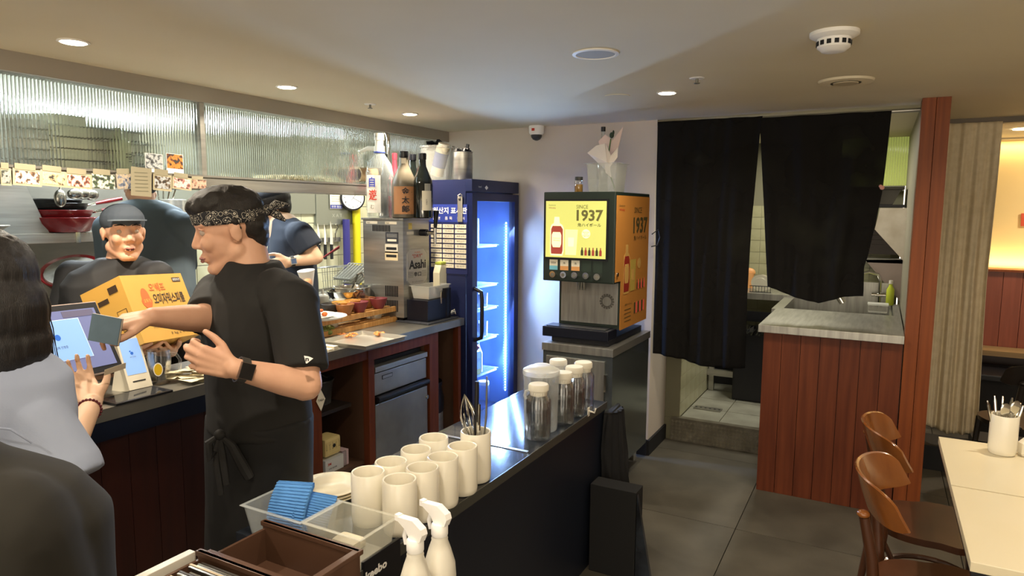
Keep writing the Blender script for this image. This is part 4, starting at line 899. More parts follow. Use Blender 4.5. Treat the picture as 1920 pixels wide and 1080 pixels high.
for k, s in enumerate('金太郎'): text(s, c+vw*(r+.006)+rtv*r*.12+V((0, 0, h*(.40-.13*k))), r*.62, h*.105, rtv, Z_, ink, t, bold=.02)
text('さつま', c+vw*(r+.004)+rtv*r*.62+V((0, 0, h*.34)), .004, h*.16, rtv, Z_, ink, t)
quad('neck_tag', c+vw*(r*.36)+V((0, 0, h*.85)), r*.4, h*.08, rtv, Z_, paper, t)
t, c, r, h = sake(775, by0+.15, 289, 32, 'dark green sake bottle with a red label strip behind the kraft one')
curved_label(t, c, r, h*.06, h*.45, -.3, .3, mat('red_label', '#b5473a', .6))
t, c, r, h = sake(793, by0+.11, 287, 34, 'black sake bottle with a white label at the right end')
curved_label(t, c, r, h*.12, h*.42, -.1, .9, paper); curved_label(t, c, r, h*.42, h*.53, .15, .8, mat('grey_label', '#9a988e', .6))
text('純米', c+vw*(r+.004)+rtv*r*.35+V((0, 0, h*.25)), .008, h*.1, rtv, Z_, ink, t)
t, c, r, h = sake(741, by0+.19, 287, 22, 'bottle with a red foil neck behind the kraft labelled one', cap='#b3303c', m=mat('red_foil', '#b3303c', .3))
t, c, r, h = sake(723, by0+.20, 289, 22, 'dark bottle half hidden behind the big clear bottle')
# ---------------- glass door fridge
FX, FY0, FY1, FXB, FZ = -2.29, 3.70, 4.33, -2.86, 1.84
fr = thing('display_fridge', (-2.6, 4.0, 0), 'tall dark blue display fridge with a lit glass door', 'refrigerator')
B().box((FXB, FY0, .1), (FX-.05, FY0+.035, FZ)).box((FXB, FY1-.035, .1), (FX-.05, FY1, FZ)).box((FXB, FY0, .1), (FXB+.03, FY1, FZ)).box((FXB, FY0, .1), (FX-.05, FY1, .22)).box((FXB+.031, FY0+.036, FZ-.10), (FX-.051, FY1-.036, FZ-.001)).out('cabinet', navy, fr)
B().box((FX-.052, FY0-.003, FZ-.075), (FX+.0, FY1, FZ+.003), .004).out('header', mat('navy_header', '#1a2245', .35), fr)
B().box((FXB+.03, FY0+.035, .22), (FXB+.034, FY1-.035, FZ-.1)).box((FXB+.03, FY0+.035, .22), (FX-.055, FY0+.038, FZ-.1)).box((FXB+.03, FY1-.038, .22), (FX-.055, FY1-.035, FZ-.1)).out('lining', fridgein, fr)
D0, D1 = FX-.045, FX
fw_ = .06
B().box((D0, FY0, .2), (D1, FY0+fw_, FZ-.085)).box((D0, FY1-fw_, .2), (D1, FY1, FZ-.085)).box((D0, FY0+fw_, .2), (D1, FY1-fw_, .27)).box((D0, FY0+fw_, FZ-.135), (D1, FY1-fw_, FZ-.085)).out('door_frame', mat('door_navy', '#161e44', .3), fr)
B().box((D0+.018, FY0+fw_, .27), (D0+.024, FY1-fw_, FZ-.135)).out('door_glass', paneg, fr)
B().tube([(FX, FY0+.03, 1.14), (FX+.05, FY0+.03, 1.12), (FX+.055, FY0+.03, 1.08), (FX+.055, FY0+.03, .86), (FX+.05, FY0+.03, .82), (FX, FY0+.03, .80)], .013, 10).out('handle', black, fr, True)
q = at(912, 352, 'x', FX); text('◆', q, .045, .03, Y_, Z_, inkw, fr); text('kool', at(900, 350, 'x', FX), .035, .012, Y_, Z_, inkw, fr)
led_m = mat('led', '#dce8ff', .4, emit=16, emitcol='#9cc4ff')
for z in [k*.018+.34 for k in range(68)]:
    if z > 1.55: continue
ldm = B().box((FXB+.16, FY1-.041, .32), (FXB+.19, FY1-.037, 1.56)).box((FX-.085, FY1-.041, .32), (FX-.075, FY1-.037, 1.56)).out('led_strip', led_m, fr)
b = B()
for k in range(60): b.box((FX-.095, FY1-.046, .33+k*.0205), (FX-.065, FY1-.041, .340+k*.0205))
b.out('led_louvre', mat('louvre', '#bcd2f5', .4), fr)
for k, (px, py) in enumerate([(893, 462), (893, 538), (893, 583), (893, 640), (893, 705)]):
    z = at(px, py, 'x', -2.40).z
    b = B().box((FXB+.04, FY0+.04, z-.006), (FXB+.045, FY1-.045, z)).box((-2.40, FY0+.04, z-.012), (-2.395, FY1-.13, z))
    for j in range(20): b.cyl((FXB+.04, FY0+.05+j*.025, z), (-2.395, FY0+.05+j*.025, z), .0018, n=5)
    b.out('wire_shelf', mat('shelf_wire', '#c9d6e8', .4), fr)
area('fridge_led_lamp', (FX-.10, FY1-.07, 1.0), .05, 60, (.34, .58, 1.0), (-.3, -1, 0), sizey=1.2)
area('fridge_led_lamp', (FX-.032, FY1-.10, 1.0), .02, 9, (.25, .45, 1.0), (1, -.1, -.3), sizey=1.0, spread=radians(130))
area('fridge_led_lamp', (FX-.06, FY0+.40, 1.5), .3, 5, (.3, .5, 1.0), (.7, -.1, -.6), sizey=.1)
def shz_(py): return at(893, py, 'x', -2.40).z+.001
y_a = FY0+.10
# contents
z = shz_(462); T(B().box((-2.62, FY0+.07, z), (-2.42, FY0+.30, z+.19), .01).out('food_container', milky), 'clear food container on the top shelf of the fridge', 'container'); T(B().box((-2.60, FY0+.085, z+.003), (-2.43, FY0+.28, z+.06), .01).out('kimchi', mat('kimchi', '#b34a38', .5)), 'reddish food in the container on the top fridge shelf', 'food')
z = shz_(538)
t = thing('water_pitcher', (-2.46, FY0+.16, z), 'clear handled pitcher on the second shelf of the fridge', 'pitcher'); B().lathe((-2.46, FY0+.16, z), [(.04, 0), (.045, .01), (.045, .2), (.03, .23), (.03, .26)], 24).out('body', clearp, t, True)
B().tube([(-2.46, FY0+.205, z+.2), (-2.46, FY0+.25, z+.18), (-2.46, FY0+.25, z+.06), (-2.46, FY0+.205, z+.04)], .006).out('handle', clearp, t, True)
gl0 = None
for s_, py in ((0, 583), (1, 640)):
    z = shz_(py)
    for k in range(5):
        for j in range(2):
            c = V((-2.46-.11*j, FY0+.09+k*.082, z))
            hh = .10 if s_ == 0 else .11
            o = B().lathe(c, [(.028, 0), (.032, .004), (.036, hh), (.034, hh), (.029, .008)], 16, flute=.03, fn=8).out('beer_glass', jugg, smooth=True)
            T(o, f"{['upper', 'lower'][s_]} shelf clear beer glass, {['nearest the handle', 'second from handle', 'middle', 'fourth from handle', 'nearest the light strip'][k]}, {['front', 'back'][j]} row", 'glass', 'beer glasses in the fridge')
z = shz_(705)
for k, (y, col, l) in enumerate([(FY0+.10, '#cfd8e0', 'white pump bottle on the lower fridge shelf'), (FY0+.33, '#3a6a4a', 'green glass bottle on the lower fridge shelf')]):
    t = thing('fridge_bottle', (-2.45, y, z), l, 'bottle'); B().lathe((-2.45, y, z), [(.03, 0), (.034, .006), (.034, .14), (.012, .19), (.012, .24)], 20).out('body', mat('fb'+col, col, .3), t, True)
t = thing('juice_carton', (-2.42, FY0+.22, z), 'blue and white juice carton with Korean lettering in the fridge', 'carton')
B().box((-2.46, FY0+.19, z), (-2.385, FY0+.265, z+.17)).out('body', mat('carton_blue', '#a9c6e0', .5), t)
B().poly([(-2.46, FY0+.19, z+.171), (-2.385, FY0+.19, z+.171), (-2.4225, FY0+.19, z+.21)], (0, .075, 0)).out('gable', mat('carton_blue', '#a9c6e0', .5), t)
B().cyl((-2.40, FY0+.228, z+.19), (-2.38, FY0+.228, z+.215), .014).out('cap', inkr, t, True)
text('고구마', (-2.384, FY0+.228, z+.11), .05, .03, Y_, Z_, mat('ink_blue', '#2b3aa0', .5), t); quad('yellow_band', (-2.385, FY0+.228, z+.03), .07, .04, Y_, Z_, mat('yband', '#d8c84a', .5), t)
for k in range(2):
    c = V((-2.44+.0*k, FY0+.075+k*.32, .221)); t = thing('glass_jar', c, ['tall clear jar at the bottom of the fridge by the door hinge', 'clear jar with white lid at the bottom right of the fridge'][k], 'jar', 'jars at the bottom of the fridge')
    B().lathe(c, [(.04, 0), (.045, .008), (.045, .16), (.035, .18)], 20, flute=.02, fn=12).out('body', jugg, t, True); B().cyl(c+V((0, 0, .18)), c+V((0, 0, .205)), .04).out('lid', whitep, t, True)
# menu board on the fridge side
def my(px, py): q = at(px, py, 'y', FY0); return q
m0, m1 = my(808, 383), my(877, 515)
mb = thing('origin_board', ((m0.x+m1.x)/2, FY0-.002, (m0.z+m1.z)/2), 'blue food origin board with rows of white name strips', 'notice board')
B().box((m0.x-.02, FY0-.004, m1.z), (m1.x, FY0, m0.z)).out('panel', mat('board_navy', '#1d2556', .5), mb)
B().box((m0.x-.02, FY0-.0052, m0.z-.115), (m1.x, FY0-.004, m0.z)).out('header', mat('board_blue', '#2a3a8c', .5), mb)
wB = m1.x-m0.x
text('원산지 표시판', ((m0.x+m1.x)/2+.01, FY0-.006, m0.z-.04), wB*.92, .042, X_, Z_, inkw, mb, bold=.02)
for k, s in enumerate(('음식명', '품 목', '원산지')): text(s, (m0.x+wB*(.17+.33*k), FY0-.006, m0.z-.09), wB*.2, .02, X_, Z_, inkw, mb)
sm = None
for r_ in range(9):
    for k in range(3):
        zc = m0.z-.14-r_*((m0.z-m1.z-.16)/9)
        B().box((m0.x+wB*(.01+.33*k), FY0-.0062, zc-.013), (m0.x+wB*(.31+.33*k), FY0-.0042, zc+.012), .003).out('name_strip', paper, mb)
        text(random.choice(['돼지고기', '국내산', '미국산', '닭고기', '오징어', '쇠고기', '배추김치', '중국산']), (m0.x+wB*(.16+.33*k), FY0-.0064, zc), wB*.2, .012, X_, Z_, ink, mb)
q = my(864, 390)
t = thing('bottle_opener', q, 'grey flat bottle opener hanging on the fridge side', 'bottle opener')
B().box((q.x-.018, FY0-.012, q.z-.09), (q.x+.018, FY0-.0065, q.z+.075), .005).out('blade', alu, t); B().cyl((q.x, FY0-.014, q.z+.055), (q.x, FY0-.011, q.z+.055), .009).out('hole', ink, t)
B().tube([(q.x, FY0-.012, q.z+.06), (q.x-.01, FY0-.02, q.z+.08), (q.x+.01, FY0-.02, q.z+.09), (q.x+.015, FY0-.008, q.z+.08)], .003, 6).out('hook', whitep, t, True)
# things on top of the fridge
c = V((at(820, 333, 'y', 3.86).x, 3.86, FZ+.001)); r = scl(792, 850, 3.86)/2*.9; h = at(820, 275, 'y', 3.86).z-FZ
bk = thing('milky_bucket', c, 'translucent white bucket holding jars on top of the fridge', 'bucket')
B().lathe(c, [(r*.82, 0), (r*.84, .004), (r*.99, h*.93), (r*1.05, h*.94), (r*1.05, h), (r*.98, h), (r*.8, .006), (.01, .005)], 40).out('body', thin('bucket_plastic', '#cfcfc6', .16, .3), bk, True)
B().tube([c+V((-r*.95, -.02, h*.93)), c+V((-r*.6, -r*.8, h*.72)), c+V((-r*.95, -r*.4, h*.4))], .006).out('handle', whitep, bk, True)
d_ = V((.35, -.1, .9)).normalized(); a = c+V((.0, -.01, .04))
jr = thing('labelled_jar', a, 'jar with a blue label leaning inside the translucent bucket', 'jar')
B().cyl(a, a+d_*.2, .045).out('body', mat('jar_body', '#c6bfa8', .4), jr, True); B().cyl(a+d_*.06, a+d_*.16, .0465).out('label', mat('jar_blue', '#344a8a', .5), jr, True); B().cyl(a+d_*.2, a+d_*.22, .038).out('lid', whitep, jr, True)
b = B()
for k in range(40): b.obox(c+V((-r*.2+random.uniform(-.05, .05), random.uniform(-.04, .04), h+.005+random.uniform(0, .035)*(1-abs(random.uniform(-1, 1))*.3))), V((random.random()-.5, random.random()-.5, random.random()-.5)), V((random.random(), .3, .8)).cross(V((1, .2, .1))), V((.2, .7, .3)), .03, .012, .012)
b.cyl(c+V((-r*.2, 0, h*.9)), c+V((-r*.2, 0, h*1.06)), .055, .03)
T(b.out('black_rag', mat('navy_black', '#10131f', .6)), 'crumpled black rag on top of the translucent bucket', 'rag', None, 'stuff')
c = V((at(868, 333, 'y', 3.84).x, 3.84, FZ+.004)); r = scl(853, 887, 3.84)/2*.9; h = at(868, 286, 'y', 3.84).z-FZ
sc_ = thing('steel_canister', c, 'stainless canister full of black clips on top of the fridge', 'canister')
B().lathe(c, [(r*.95, 0), (r, .004), (r, h-.003), (r+.003, h), (r-.004, h), (r-.005, .01), (.01, .008)], 40).out('body', steel, sc_, True)
b = B()
for k in range(16): b.obox(c+V((random.uniform(-.7, .7)*r, random.uniform(-.5, .5)*r, h+.006)), V((random.random()-.5, random.random()-.5, .2)), V((0, .2, 1)), V((1, .1, 0)), .03, .02, .012)
b.obox(c+V((r*.5, 0, h+.02)), V((.25, 0, 1)), V((1, 0, -.25)), Y_, .06, .018, .012); b.out('black_clips', black, sc_)['kind'] = 'stuff'
# ================================================================ HIGHBALL MACHINE + STAND
CX0, CX1, CY0, CY1, CZ = -1.725, -1.28, 3.57, 4.26, .87
cb = thing('steel_stand', (-1.5, 3.9, 0), 'stainless cabinet stand on castors below the drinks machine', 'cabinet')
B().box((CX0+.005, CY0+.01, .12), (CX1-.004, CY1, CZ-.04)).out('body', mat('stand_dark', '#7d8484', .22, .8), cb)
B().box((CX0, CY0, CZ-.045), (CX1, CY1+.02, CZ), .002).out('top', steelh, cb)
B().box((CX0+.03, CY0-.002, .16), (CX1-.05, CY0+.012, CZ-.075), .002).out('door', steelh, cb)
B().box((CX1-.05, CY0-.004, CZ-.25), (CX1-.035, CY0+.01, CZ-.15)).out('hinge', chrome, cb)
for i, x in enumerate((CX0+.05, CX1-.03)):
    for j, y in enumerate((CY0+.05, CY1-.05 if i == 0 else 4.05)):
        cs = B().box((x-.02, y-.025, .07), (x+.02, y+.03, .12)).out('castor', chrome, cb)
        B().cyl((x-.012, y, .035), (x+.012, y, .035), .035, n=24).out('wheel', mat('rubber_grey', '#55534e', .6), cs, True)
        B().cyl((x-.018, y, .035), (x+.018, y, .035), .008).box((x-.02, y-.012, .03), (x-.014, y+.012, .08)).box((x+.014, y-.012, .03), (x+.02, y+.012, .08)).out('fork', chrome, cs)
MX0, MX1, MY0, MY1, MZ0, MZ1 = -1.745, -1.30, 3.615, 4.24, 1.235, 1.755
yl = at(1162, 580, 'x', MX1).y
green = mat('machine_green', '#1f2a24', .4)
mc = thing('highball_machine', (-1.5, 3.9, CZ), 'dark green drinks dispenser with a backlit yellow advert panel', 'drinks dispenser')
B().box((MX0, MY0, MZ0), (MX1, MY1, MZ1), .008).out('head', green, mc)
B().box((MX0+.06, yl, .96), (MX1-.002, MY1, MZ0)).out('column', green, mc)
B().box((MX0+.075, yl-.006, .985), (MX1-.012, yl, MZ0-.002), .002).out('steel_splash', steelh, mc)
B().box((MX0+.01, MY0-.02, .905), (MX1+.03 if False else MX1-.02, yl+.02, .965), .006).box((MX0+.05, MY0+.03, CZ+.001), (MX1-.03, MY1, .908)).out('base', mat('base_navy', '#10131f', .35), mc)
B().box((MX0+.03, MY0-.005, .965), (MX1-.045, yl-.01, .969)).out('drip_grille', mat('grille_dark', '#3a3f48', .3, .8), mc)
q = at(1089, 602, 'z', .97); B().lathe((q.x, q.y, .969), [(.035, 0), (.035, .006), (.028, .007), (.01, .007)], 24).out('drain_ring', chrome, mc, True)
q = at(1090, 540, 'y', yl-.05); 
for s_ in (-1, 0, 1): B().cyl((q.x+s_*.018, yl-.05, MZ0-.05), (q.x+s_*.014, yl-.05, MZ0), .006, .011).out('nozzle', steeld, mc, True)
S = lambda px, py: at(px, py, 'y', MY0)
s0, s1 = S(1025, 377), S(1136, 486)
sx0, sx1, sz0, sz1 = s0.x, s1.x, s1.z, s0.z
yel = mat('backlit_yellow', '#9c9a52', .5, emit=.62, emitcol='#e9e578')
B().box((sx0-.012, MY0-.006, sz0-.012), (sx1+.012, MY0+.002, sz1+.012)).out('screen_bezel', black, mc)
B().box((sx0, MY0-.0075, sz0), (sx1, MY0-.006, sz1)).out('screen', yel, mc)
W_, Hh = sx1-sx0, sz1-sz0; yS = MY0-.008
def sp_(u, v): return V((sx0+W_*u, yS, sz0+Hh*v))
gry = mat('ad_grey', '#6f6a3a', .6, emit=.12, emitcol='#6f6a3a'); brn = mat('ad_brown', '#8a3a2a', .5, emit=.35, emitcol='#c2473a'); dkl = mat('ad_dark', '#4a4426', .6)
text('SINCE', sp_(.61, .90), W_*.19, Hh*.065, X_, Z_, gry, mc); text('1937', sp_(.735, .75), W_*.43, Hh*.20, X_, Z_, gry, mc, bold=.03)
text('角ハイボール', sp_(.73, .585), W_*.38, Hh*.065, X_, Z_, dkl, mc, bold=.01)
text('Suntory', sp_(.11, .925), W_*.12, Hh*.03, X_, Z_, gry, mc); text('Whisky', sp_(.11, .875), W_*.12, Hh*.035, X_, Z_, brn, mc)
def ad(o0, ru, w_, h_, n, par, main, cream_, lite, thick=.0008):
    "printed bottle, glass mug, badge and row of little bottles"
    def poly(pts, m, name, l=0):
        return B().poly([o0+ru*(u*w_)+Z_*(v*h_)+n*l for u, v in pts], n*thick).out(name, m, par)
    poly([(.09, .03), (.29, .03), (.31, .10), (.31, .52), (.28, .58), (.24, .61), (.23, .72), (.15, .72), (.14, .61), (.10, .58), (.08, .52), (.08, .10)], cream_, 'bottle_outline')
    poly([(.10, .06), (.28, .06), (.295, .12), (.295, .50), (.26, .56), (.12, .56), (.095, .50), (.095, .12)], main, 'bottle_print', thick)
    poly([(.13, .18), (.25, .18), (.27, .24), (.27, .40), (.25, .45), (.13, .45), (.11, .40), (.11, .24)], cream_, 'bottle_label', 2*thick)
    poly([(.34, .05), (.52, .05), (.545, .5), (.335, .5)], lite, 'glass_print', thick)
    poly([(.39, .20), (.48, .20), (.485, .36), (.385, .36)], cream_, 'glass_label', 2*thick)
    for k in range(6):
        u = .60+.06*k
        poly([(u, .05), (u+.04, .05), (u+.04, .13), (u+.028, .16), (u+.028, .19), (u+.012, .19), (u+.012, .16), (u, .13)], dkl if k % 2 == 0 else brn, 'small_bottle', thick)
    B().poly([o0+ru*(w_*(.68+.07*cos(2*pi*k/20)))+Z_*(h_*.43+w_*.07*sin(2*pi*k/20))+n*thick for k in range(20)], n*thick).out('badge', cream_, par)
creamy = mat('ad_cream', '#e8e6a8', .5, emit=.8, emitcol='#f0edb0'); litey = mat('ad_lite', '#d5d98a', .4, emit=.9, emitcol='#dfe58f')
ad(V((sx0, yS, sz0)), X_, W_, Hh, V((0, -1, 0)), mc, brn, creamy, litey)
text('Suntory', sp_(.195, .34)+V((0, -.003, 0)), W_*.12, Hh*.025, X_, Z_, dkl, mc); text('Whisky', sp_(.195, .30)+V((0, -.003, 0)), W_*.12, Hh*.03, X_, Z_, dkl, mc)
text('Brand-new', sp_(.68, .46)+V((0, -.0025, 0)), W_*.10, Hh*.025, X_, Z_, dkl, mc); text('Soda', sp_(.68, .43)+V((0, -.0025, 0)), W_*.06, Hh*.02, X_, Z_, dkl, mc); text('Highball', sp_(.68, .395)+V((0, -.0025, 0)), W_*.11, Hh*.03, X_, Z_, brn, mc)
for k, (px, py) in enumerate([(1037, 514), (1057, 515), (1078, 516), (1099, 517), (1120, 519)]):
    q = S(px, py); B().cyl((q.x, MY0-.012, q.z), (q.x, MY0, q.z), .019, n=28).out('button', chrome, mc, True); B().cyl((q.x, MY0-.0135, q.z), (q.x, MY0-.012, q.z), .010, n=20).out('button_cap', steeld, mc)
    q = S(px+1, py-18)
    if k < 3:
        quad('button_card', q, .052, .06, X_, Z_, paper, mc); quad('card_foot', q+V((0, 0, -.018)), .052, .024, X_, Z_, mat('cy', '#6fb5c8', .5) if k == 0 else mat('or', '#d79a5c', .5), mc, lift=.0008)
        text(['SODA', '角', '角'][k], q+V((0, -.001, .012)), .03 if k == 0 else .012, .012, X_, Z_, ink, mc)
    else: quad('blank_slot', q, .056, .066, X_, Z_, mat('slot_dark', '#26352c', .5), mc)
# orange side panel with print
org = mat('side_orange', '#bb7f3a', .45)
q0 = at(1151, 372, 'x', MX1); pz1 = MZ1-.02
pts = [(MY0+.012, pz1), (MY1-.005, pz1), (MY1-.005, .955), (yl+.0, .955), (yl, MZ0+.01), (MY0+.012, MZ0+.01)]
B().poly([(MX1, a, b_) for a, b_ in pts], (.002, 0, 0)).out('side_panel', org, mc)
gx = MX1+.003; oW, oH = MY1-MY0-.03, pz1-.97
def so(u, v): return V((gx, MY0+.015+oW*u, .965+oH*v))
text('SINCE', so(.63, .90), oW*.24, oH*.045, Y_, Z_, dkl, mc); text('1937', so(.72, .78), oW*.46, oH*.13, Y_, Z_, dkl, mc, bold=.03); text('角ハイボール', so(.72, .68), oW*.42, oH*.04, Y_, Z_, dkl, mc)
text('Suntory', so(.14, .93), oW*.16, oH*.02, Y_, Z_, dkl, mc); text('Whisky', so(.14, .90), oW*.16, oH*.025, Y_, Z_, inkr, mc)
ad(so(.16, .24), Y_, oW*.8, oH*.55, X_, mc, mat('side_red', '#8f2a1c', .5), mat('side_cream', '#c99f56', .5), mat('side_lite', '#b9a04a', .4))
text('角瓶ハイボール', so(.40, .17), oW*.22, oH*.02, Y_, Z_, dkl, mc)
for k in range(4): quad('text_line', so(.38, .13-.03*k), oW*.2, .004, Y_, Z_, dkl, mc)
for k in range(6): quad('small_bottle', so(.60+.06*k, .12), oW*.04, oH*.09, Y_, Z_, brn if k % 2 else dkl, mc)
q = at(1156, 515, 'x', MX1); B().cyl((gx, q.y, q.z), (gx+.006, q.y, q.z), .012).out('key_lock', chrome, mc, True)
q = at(1147, 566, 'y', yl-.007); 
B().lathe((0, 0, 0), [(.03, 0), (.034, .001), (.001, .0012)], 24).out('tmp', steeld); bpy.data.objects.remove(bpy.data.objects['tmp'])
for k in range(16):
    a = 2*pi*k/16; B().obox((q.x-.03+.036*cos(a), yl-.0065, q.z+.036*sin(a)), V((cos(a), 0, sin(a))), V((-sin(a), 0, cos(a))), Y_, .018, .012, .001).out('crest_ray', mat('crest', '#5c5a54', .5, .5), mc)
# bottle, flower bouquet tub on top
q = at(1085, 358, 'y', 3.85); c = V((q.x, 3.85, MZ1+.001))
t = thing('spice_bottle', c, 'small amber bottle with dark cap on the drinks machine', 'bottle')
B().lathe(c, [(.024, 0), (.026, .004), (.026, .065), (.02, .075)], 24).out('body', clearp, t, True); B().lathe(c, [(.022, .003), (.024, .006), (.024, .05)], 24).out('contents', mat('amber', '#b98a3c', .2), t, True); B().cyl(c+V((0, 0, .075)), c+V((0, 0, .095)), .024).out('cap', mat('dkcap', '#3a3a34', .5), t, True)
q0, q1 = at(1110, 357, 'y', 3.90), at(1165, 357, 'y', 3.90); zt_ = at(1140, 308, 'y', 3.9).z
tw_ = q1.x-q0.x
t = thing('clear_tub', V(((q0.x+q1.x)/2, 3.9, MZ1)), 'square clear plastic tub of water on the drinks machine', 'tub')
tubbox(B(), q0.x, q1.x, 3.90-tw_/2, 3.9+tw_/2, MZ1+.001, zt_, .012, .003, .012).out('body', thin('tub_clear', '#d9dcd4', .2, .1), t)
B().box((q0.x+.012, 3.912-tw_/2, MZ1+.006), (q1.x-.012, 3.888+tw_/2, MZ1+.08)).out('water', water, t)
c = V(((q0.x+q1.x)/2, 3.90, MZ1+.01))
bq = thing('flower_bouquet', c, 'single flower wrapped in white paper standing in the clear tub', 'bouquet')
def sheet(pts, m, name):
    b = bmesh.new(); vv = [b.verts.new(c+V(p)) for p in pts]; b.faces.new(vv); me = bpy.data.meshes.new(name); b.to_mesh(me); b.free(); o = put(name, me, m, bq); md = o.modifiers.new('s', 'SOLIDIFY'); md.thickness = .002; return o
zt2 = zt_-MZ1
wrap = mat('wrap_paper', '#e8ddd2', .7); wrap2 = mat('wrap_pink', '#e3c9bd', .7)
sheet([(0, 0, .12), (-.12, -.02, zt2+.06), (-.06, -.03, zt2+.10), (.0, -.04, zt2+.11), (.01, -.03, zt2)], wrap, 'wrapping')
sheet([(0, 0, .12), (.0, -.03, zt2+.11), (.03, -.02, zt2+.04), (.07, -.01, zt2+.09), (.065, 0, zt2+.03)], wrap, 'wrapping')
sheet([(0, .02, .12), (-.07, .03, zt2+.13), (-.03, .035, zt2+.17), (.03, .03, zt2+.13)], wrap2, 'wrapping')
sheet([(0, .02, .12), (.01, .03, zt2+.12), (.09, .02, zt2+.21), (.06, .02, zt2+.08)], wrap2, 'wrapping')
sheet([(-.01, -.02, zt2), (.03, -.03, zt2-.02), (.04, -.03, .08), (.0, -.02, .11)], wrap, 'wrapping')
B().tube([c+V((.05, .02, .0)), c+V((.02, 0, .1)), c+V((0, 0, zt2)), c+V((.02, .0, zt2+.14))], .004).out('stem', mat('stem_green', '#4d6a34', .5), bq, True)
B().sph(c+V((.025, -.0, zt2+.16)), .018, (.8, .5, 1)).sph(c+V((.035, -.0, zt2+.175)), .012, (.5, .5, 1.2)).out('leaf', mat('leaf_dark', '#25361f', .5), bq, True)
q = at(1130, 300, 'y', 3.97); cb_ = V((q.x, 3.97, MZ1+.01)); h = at(1130, 238, 'y', 3.97).z-MZ1-.01
t = thing('clear_glass_bottle', cb_, 'clear glass bottle with a black cap behind the bouquet', 'bottle')
B().lathe(cb_, [(.03, 0), (.034, .006), (.034, h*.45), (.014, h*.72), (.012, h*.93)], 24).out('body', clearp, t, True); B().cyl(cb_+V((0, 0, h*.93)), cb_+V((0, 0, h)), .014).out('cap', black, t, True)
# cable loop at the machine's back
T(B().tube([(-1.285, 4.26+.0, 1.50), (-1.25, 4.28, 1.53), (-1.24, 4.29, 1.48), (-1.255, 4.285, 1.43), (-1.29, 4.27, 1.42)], .004).out('cable_loop', black, smooth=True), 'black cable loop sticking out behind the drinks machine', 'cable')
# ================================================================ BAR
BZ = .74
bx0_, bx1_, byn, byf = -1.55, -1.10, 1.235, 3.0
br_ = thing('low_bar', (-1.33, 2.1, 0), 'long low black bar with a marbled top', 'counter')
B().box((bx0_, byn, BZ-.03), (bx1_, byf, BZ), .002).out('bar_top', marble, br_)
B().box((bx1_-.03, byn+.01, 0), (bx1_-.006, byf-.01, BZ-.03)).box((bx0_+.02, byn+.01, 0), (bx1_-.03, byn+.03, BZ-.03)).box((bx0_+.02, byf-.03, 0), (bx1_-.03, byf-.01, BZ-.03)).box((bx0_+.02, byn+.01, 0), (bx0_+.04, byf-.01, BZ-.03)).out('panels', mat('bar_side', '#131722', .4), br_)
B().box((bx1_-.002, byn, BZ-.032), (bx1_+.002, byf, BZ+.001)).out('edge_trim', mat('edge_dark', '#55554f', .35, .5), br_)
q = at(702, 1068, 'x', bx1_-.004); B().box((bx1_-.006, q.y-.05, q.z-.10), (bx1_+.004, q.y+.10, q.z+.045), .002).out('sign_board', black, br_)
text('keebo', V((bx1_+.0045, at(703, 1067, 'x', bx1_).y, at(703, 1067, 'x', bx1_).z)), .085, .024, Y_, Z_, inkw, br_, bold=.04)
B().box((-1.5, 2.2, BZ), (-1.12, 2.215, BZ+.003)).out('seam_strip', steel, br_)
# white cups in two rows
zr = BZ+.155
rims = [(690, 884), (749, 898), (733, 865), (792, 876), (780, 842), (830, 856), (813, 820), (867, 836)]
lbls = ['white cup at the near left corner of the bar cups', 'white cup nearest the spray bottles in the front row', 'white cup second from near in the left row', 'white cup second from near in the right row', 'white cup third from near in the left row', 'white cup third from near in the right row', 'white cup at the far end of the left row', 'white cup at the far end of the right row before the whisk cup']
first = None
cups = []
for k, (px, py) in enumerate(rims):
    q = at(px, py, 'z', zr); cups.append(q)
    if first is None:
        first = thing('tall_cup', (0, 0, 0), lbls[0], 'cup', 'tall white cups on the bar'); cup_mesh(B(), (0, 0, 0), .049, .155).out('body', ceramic, first, True); first.location = (q.x, q.y, BZ+.001)
    else: copytree(first, (q.x, q.y, BZ+.001), lbls[k])
q = at(892, 808, 'z', BZ+.17)
uc = thing('utensil_cup', (q.x, q.y, BZ), 'white cup holding a whisk and bar tools at the far end of the row', 'cup', 'tall white cups on the bar')
cup_mesh(B(), (q.x, q.y, BZ+.001), .052, .17).out('body', ceramic, uc, True)
c = V((q.x, q.y, BZ+.03)); t = thing('whisk', c, 'steel wire whisk standing in the utensil cup', 'whisk', None)
for k in range(6):
    a = pi*k/6; pts = [c+V((-.01, 0, .10))+V((cos(a)*.028*sin(pi*s/8), sin(a)*.028*sin(pi*s/8), .0))+V((-.035*s/8, 0, .16*s/8 if s < 8 else .16)) for s in range(9)]
    B().tube(pts, .0015, 5).out('wire', chrome, t, True)
    pts2 = [c+V((-.01, 0, .10))+V((-cos(a)*.028*sin(pi*s/8), -sin(a)*.028*sin(pi*s/8), .0))+V((-.035*s/8, 0, .16*s/8 if s < 8 else .16)) for s in range(9)]
    B().tube(pts2, .0015, 5).out('wire', chrome, t, True)
for k, (dx, dy, h, r, m_, l) in enumerate([(.0, .005, .31, .007, black, 'tall black bar tool in the utensil cup'), (.02, -.015, .24, .006, chrome, 'short steel tongs in the utensil cup'), (.035, .01, .33, .003, steeld, 'thin steel bar spoon in the utensil cup')]):
    T(B().tube([c+V((dx*.4, dy, 0)), c+V((dx, dy, h*.6)), c+V((dx+.002, dy, h))], [r, r*1.2, r]).out('bar_tool', m_, smooth=True), l, 'bar tool', 'tools in the utensil cup')
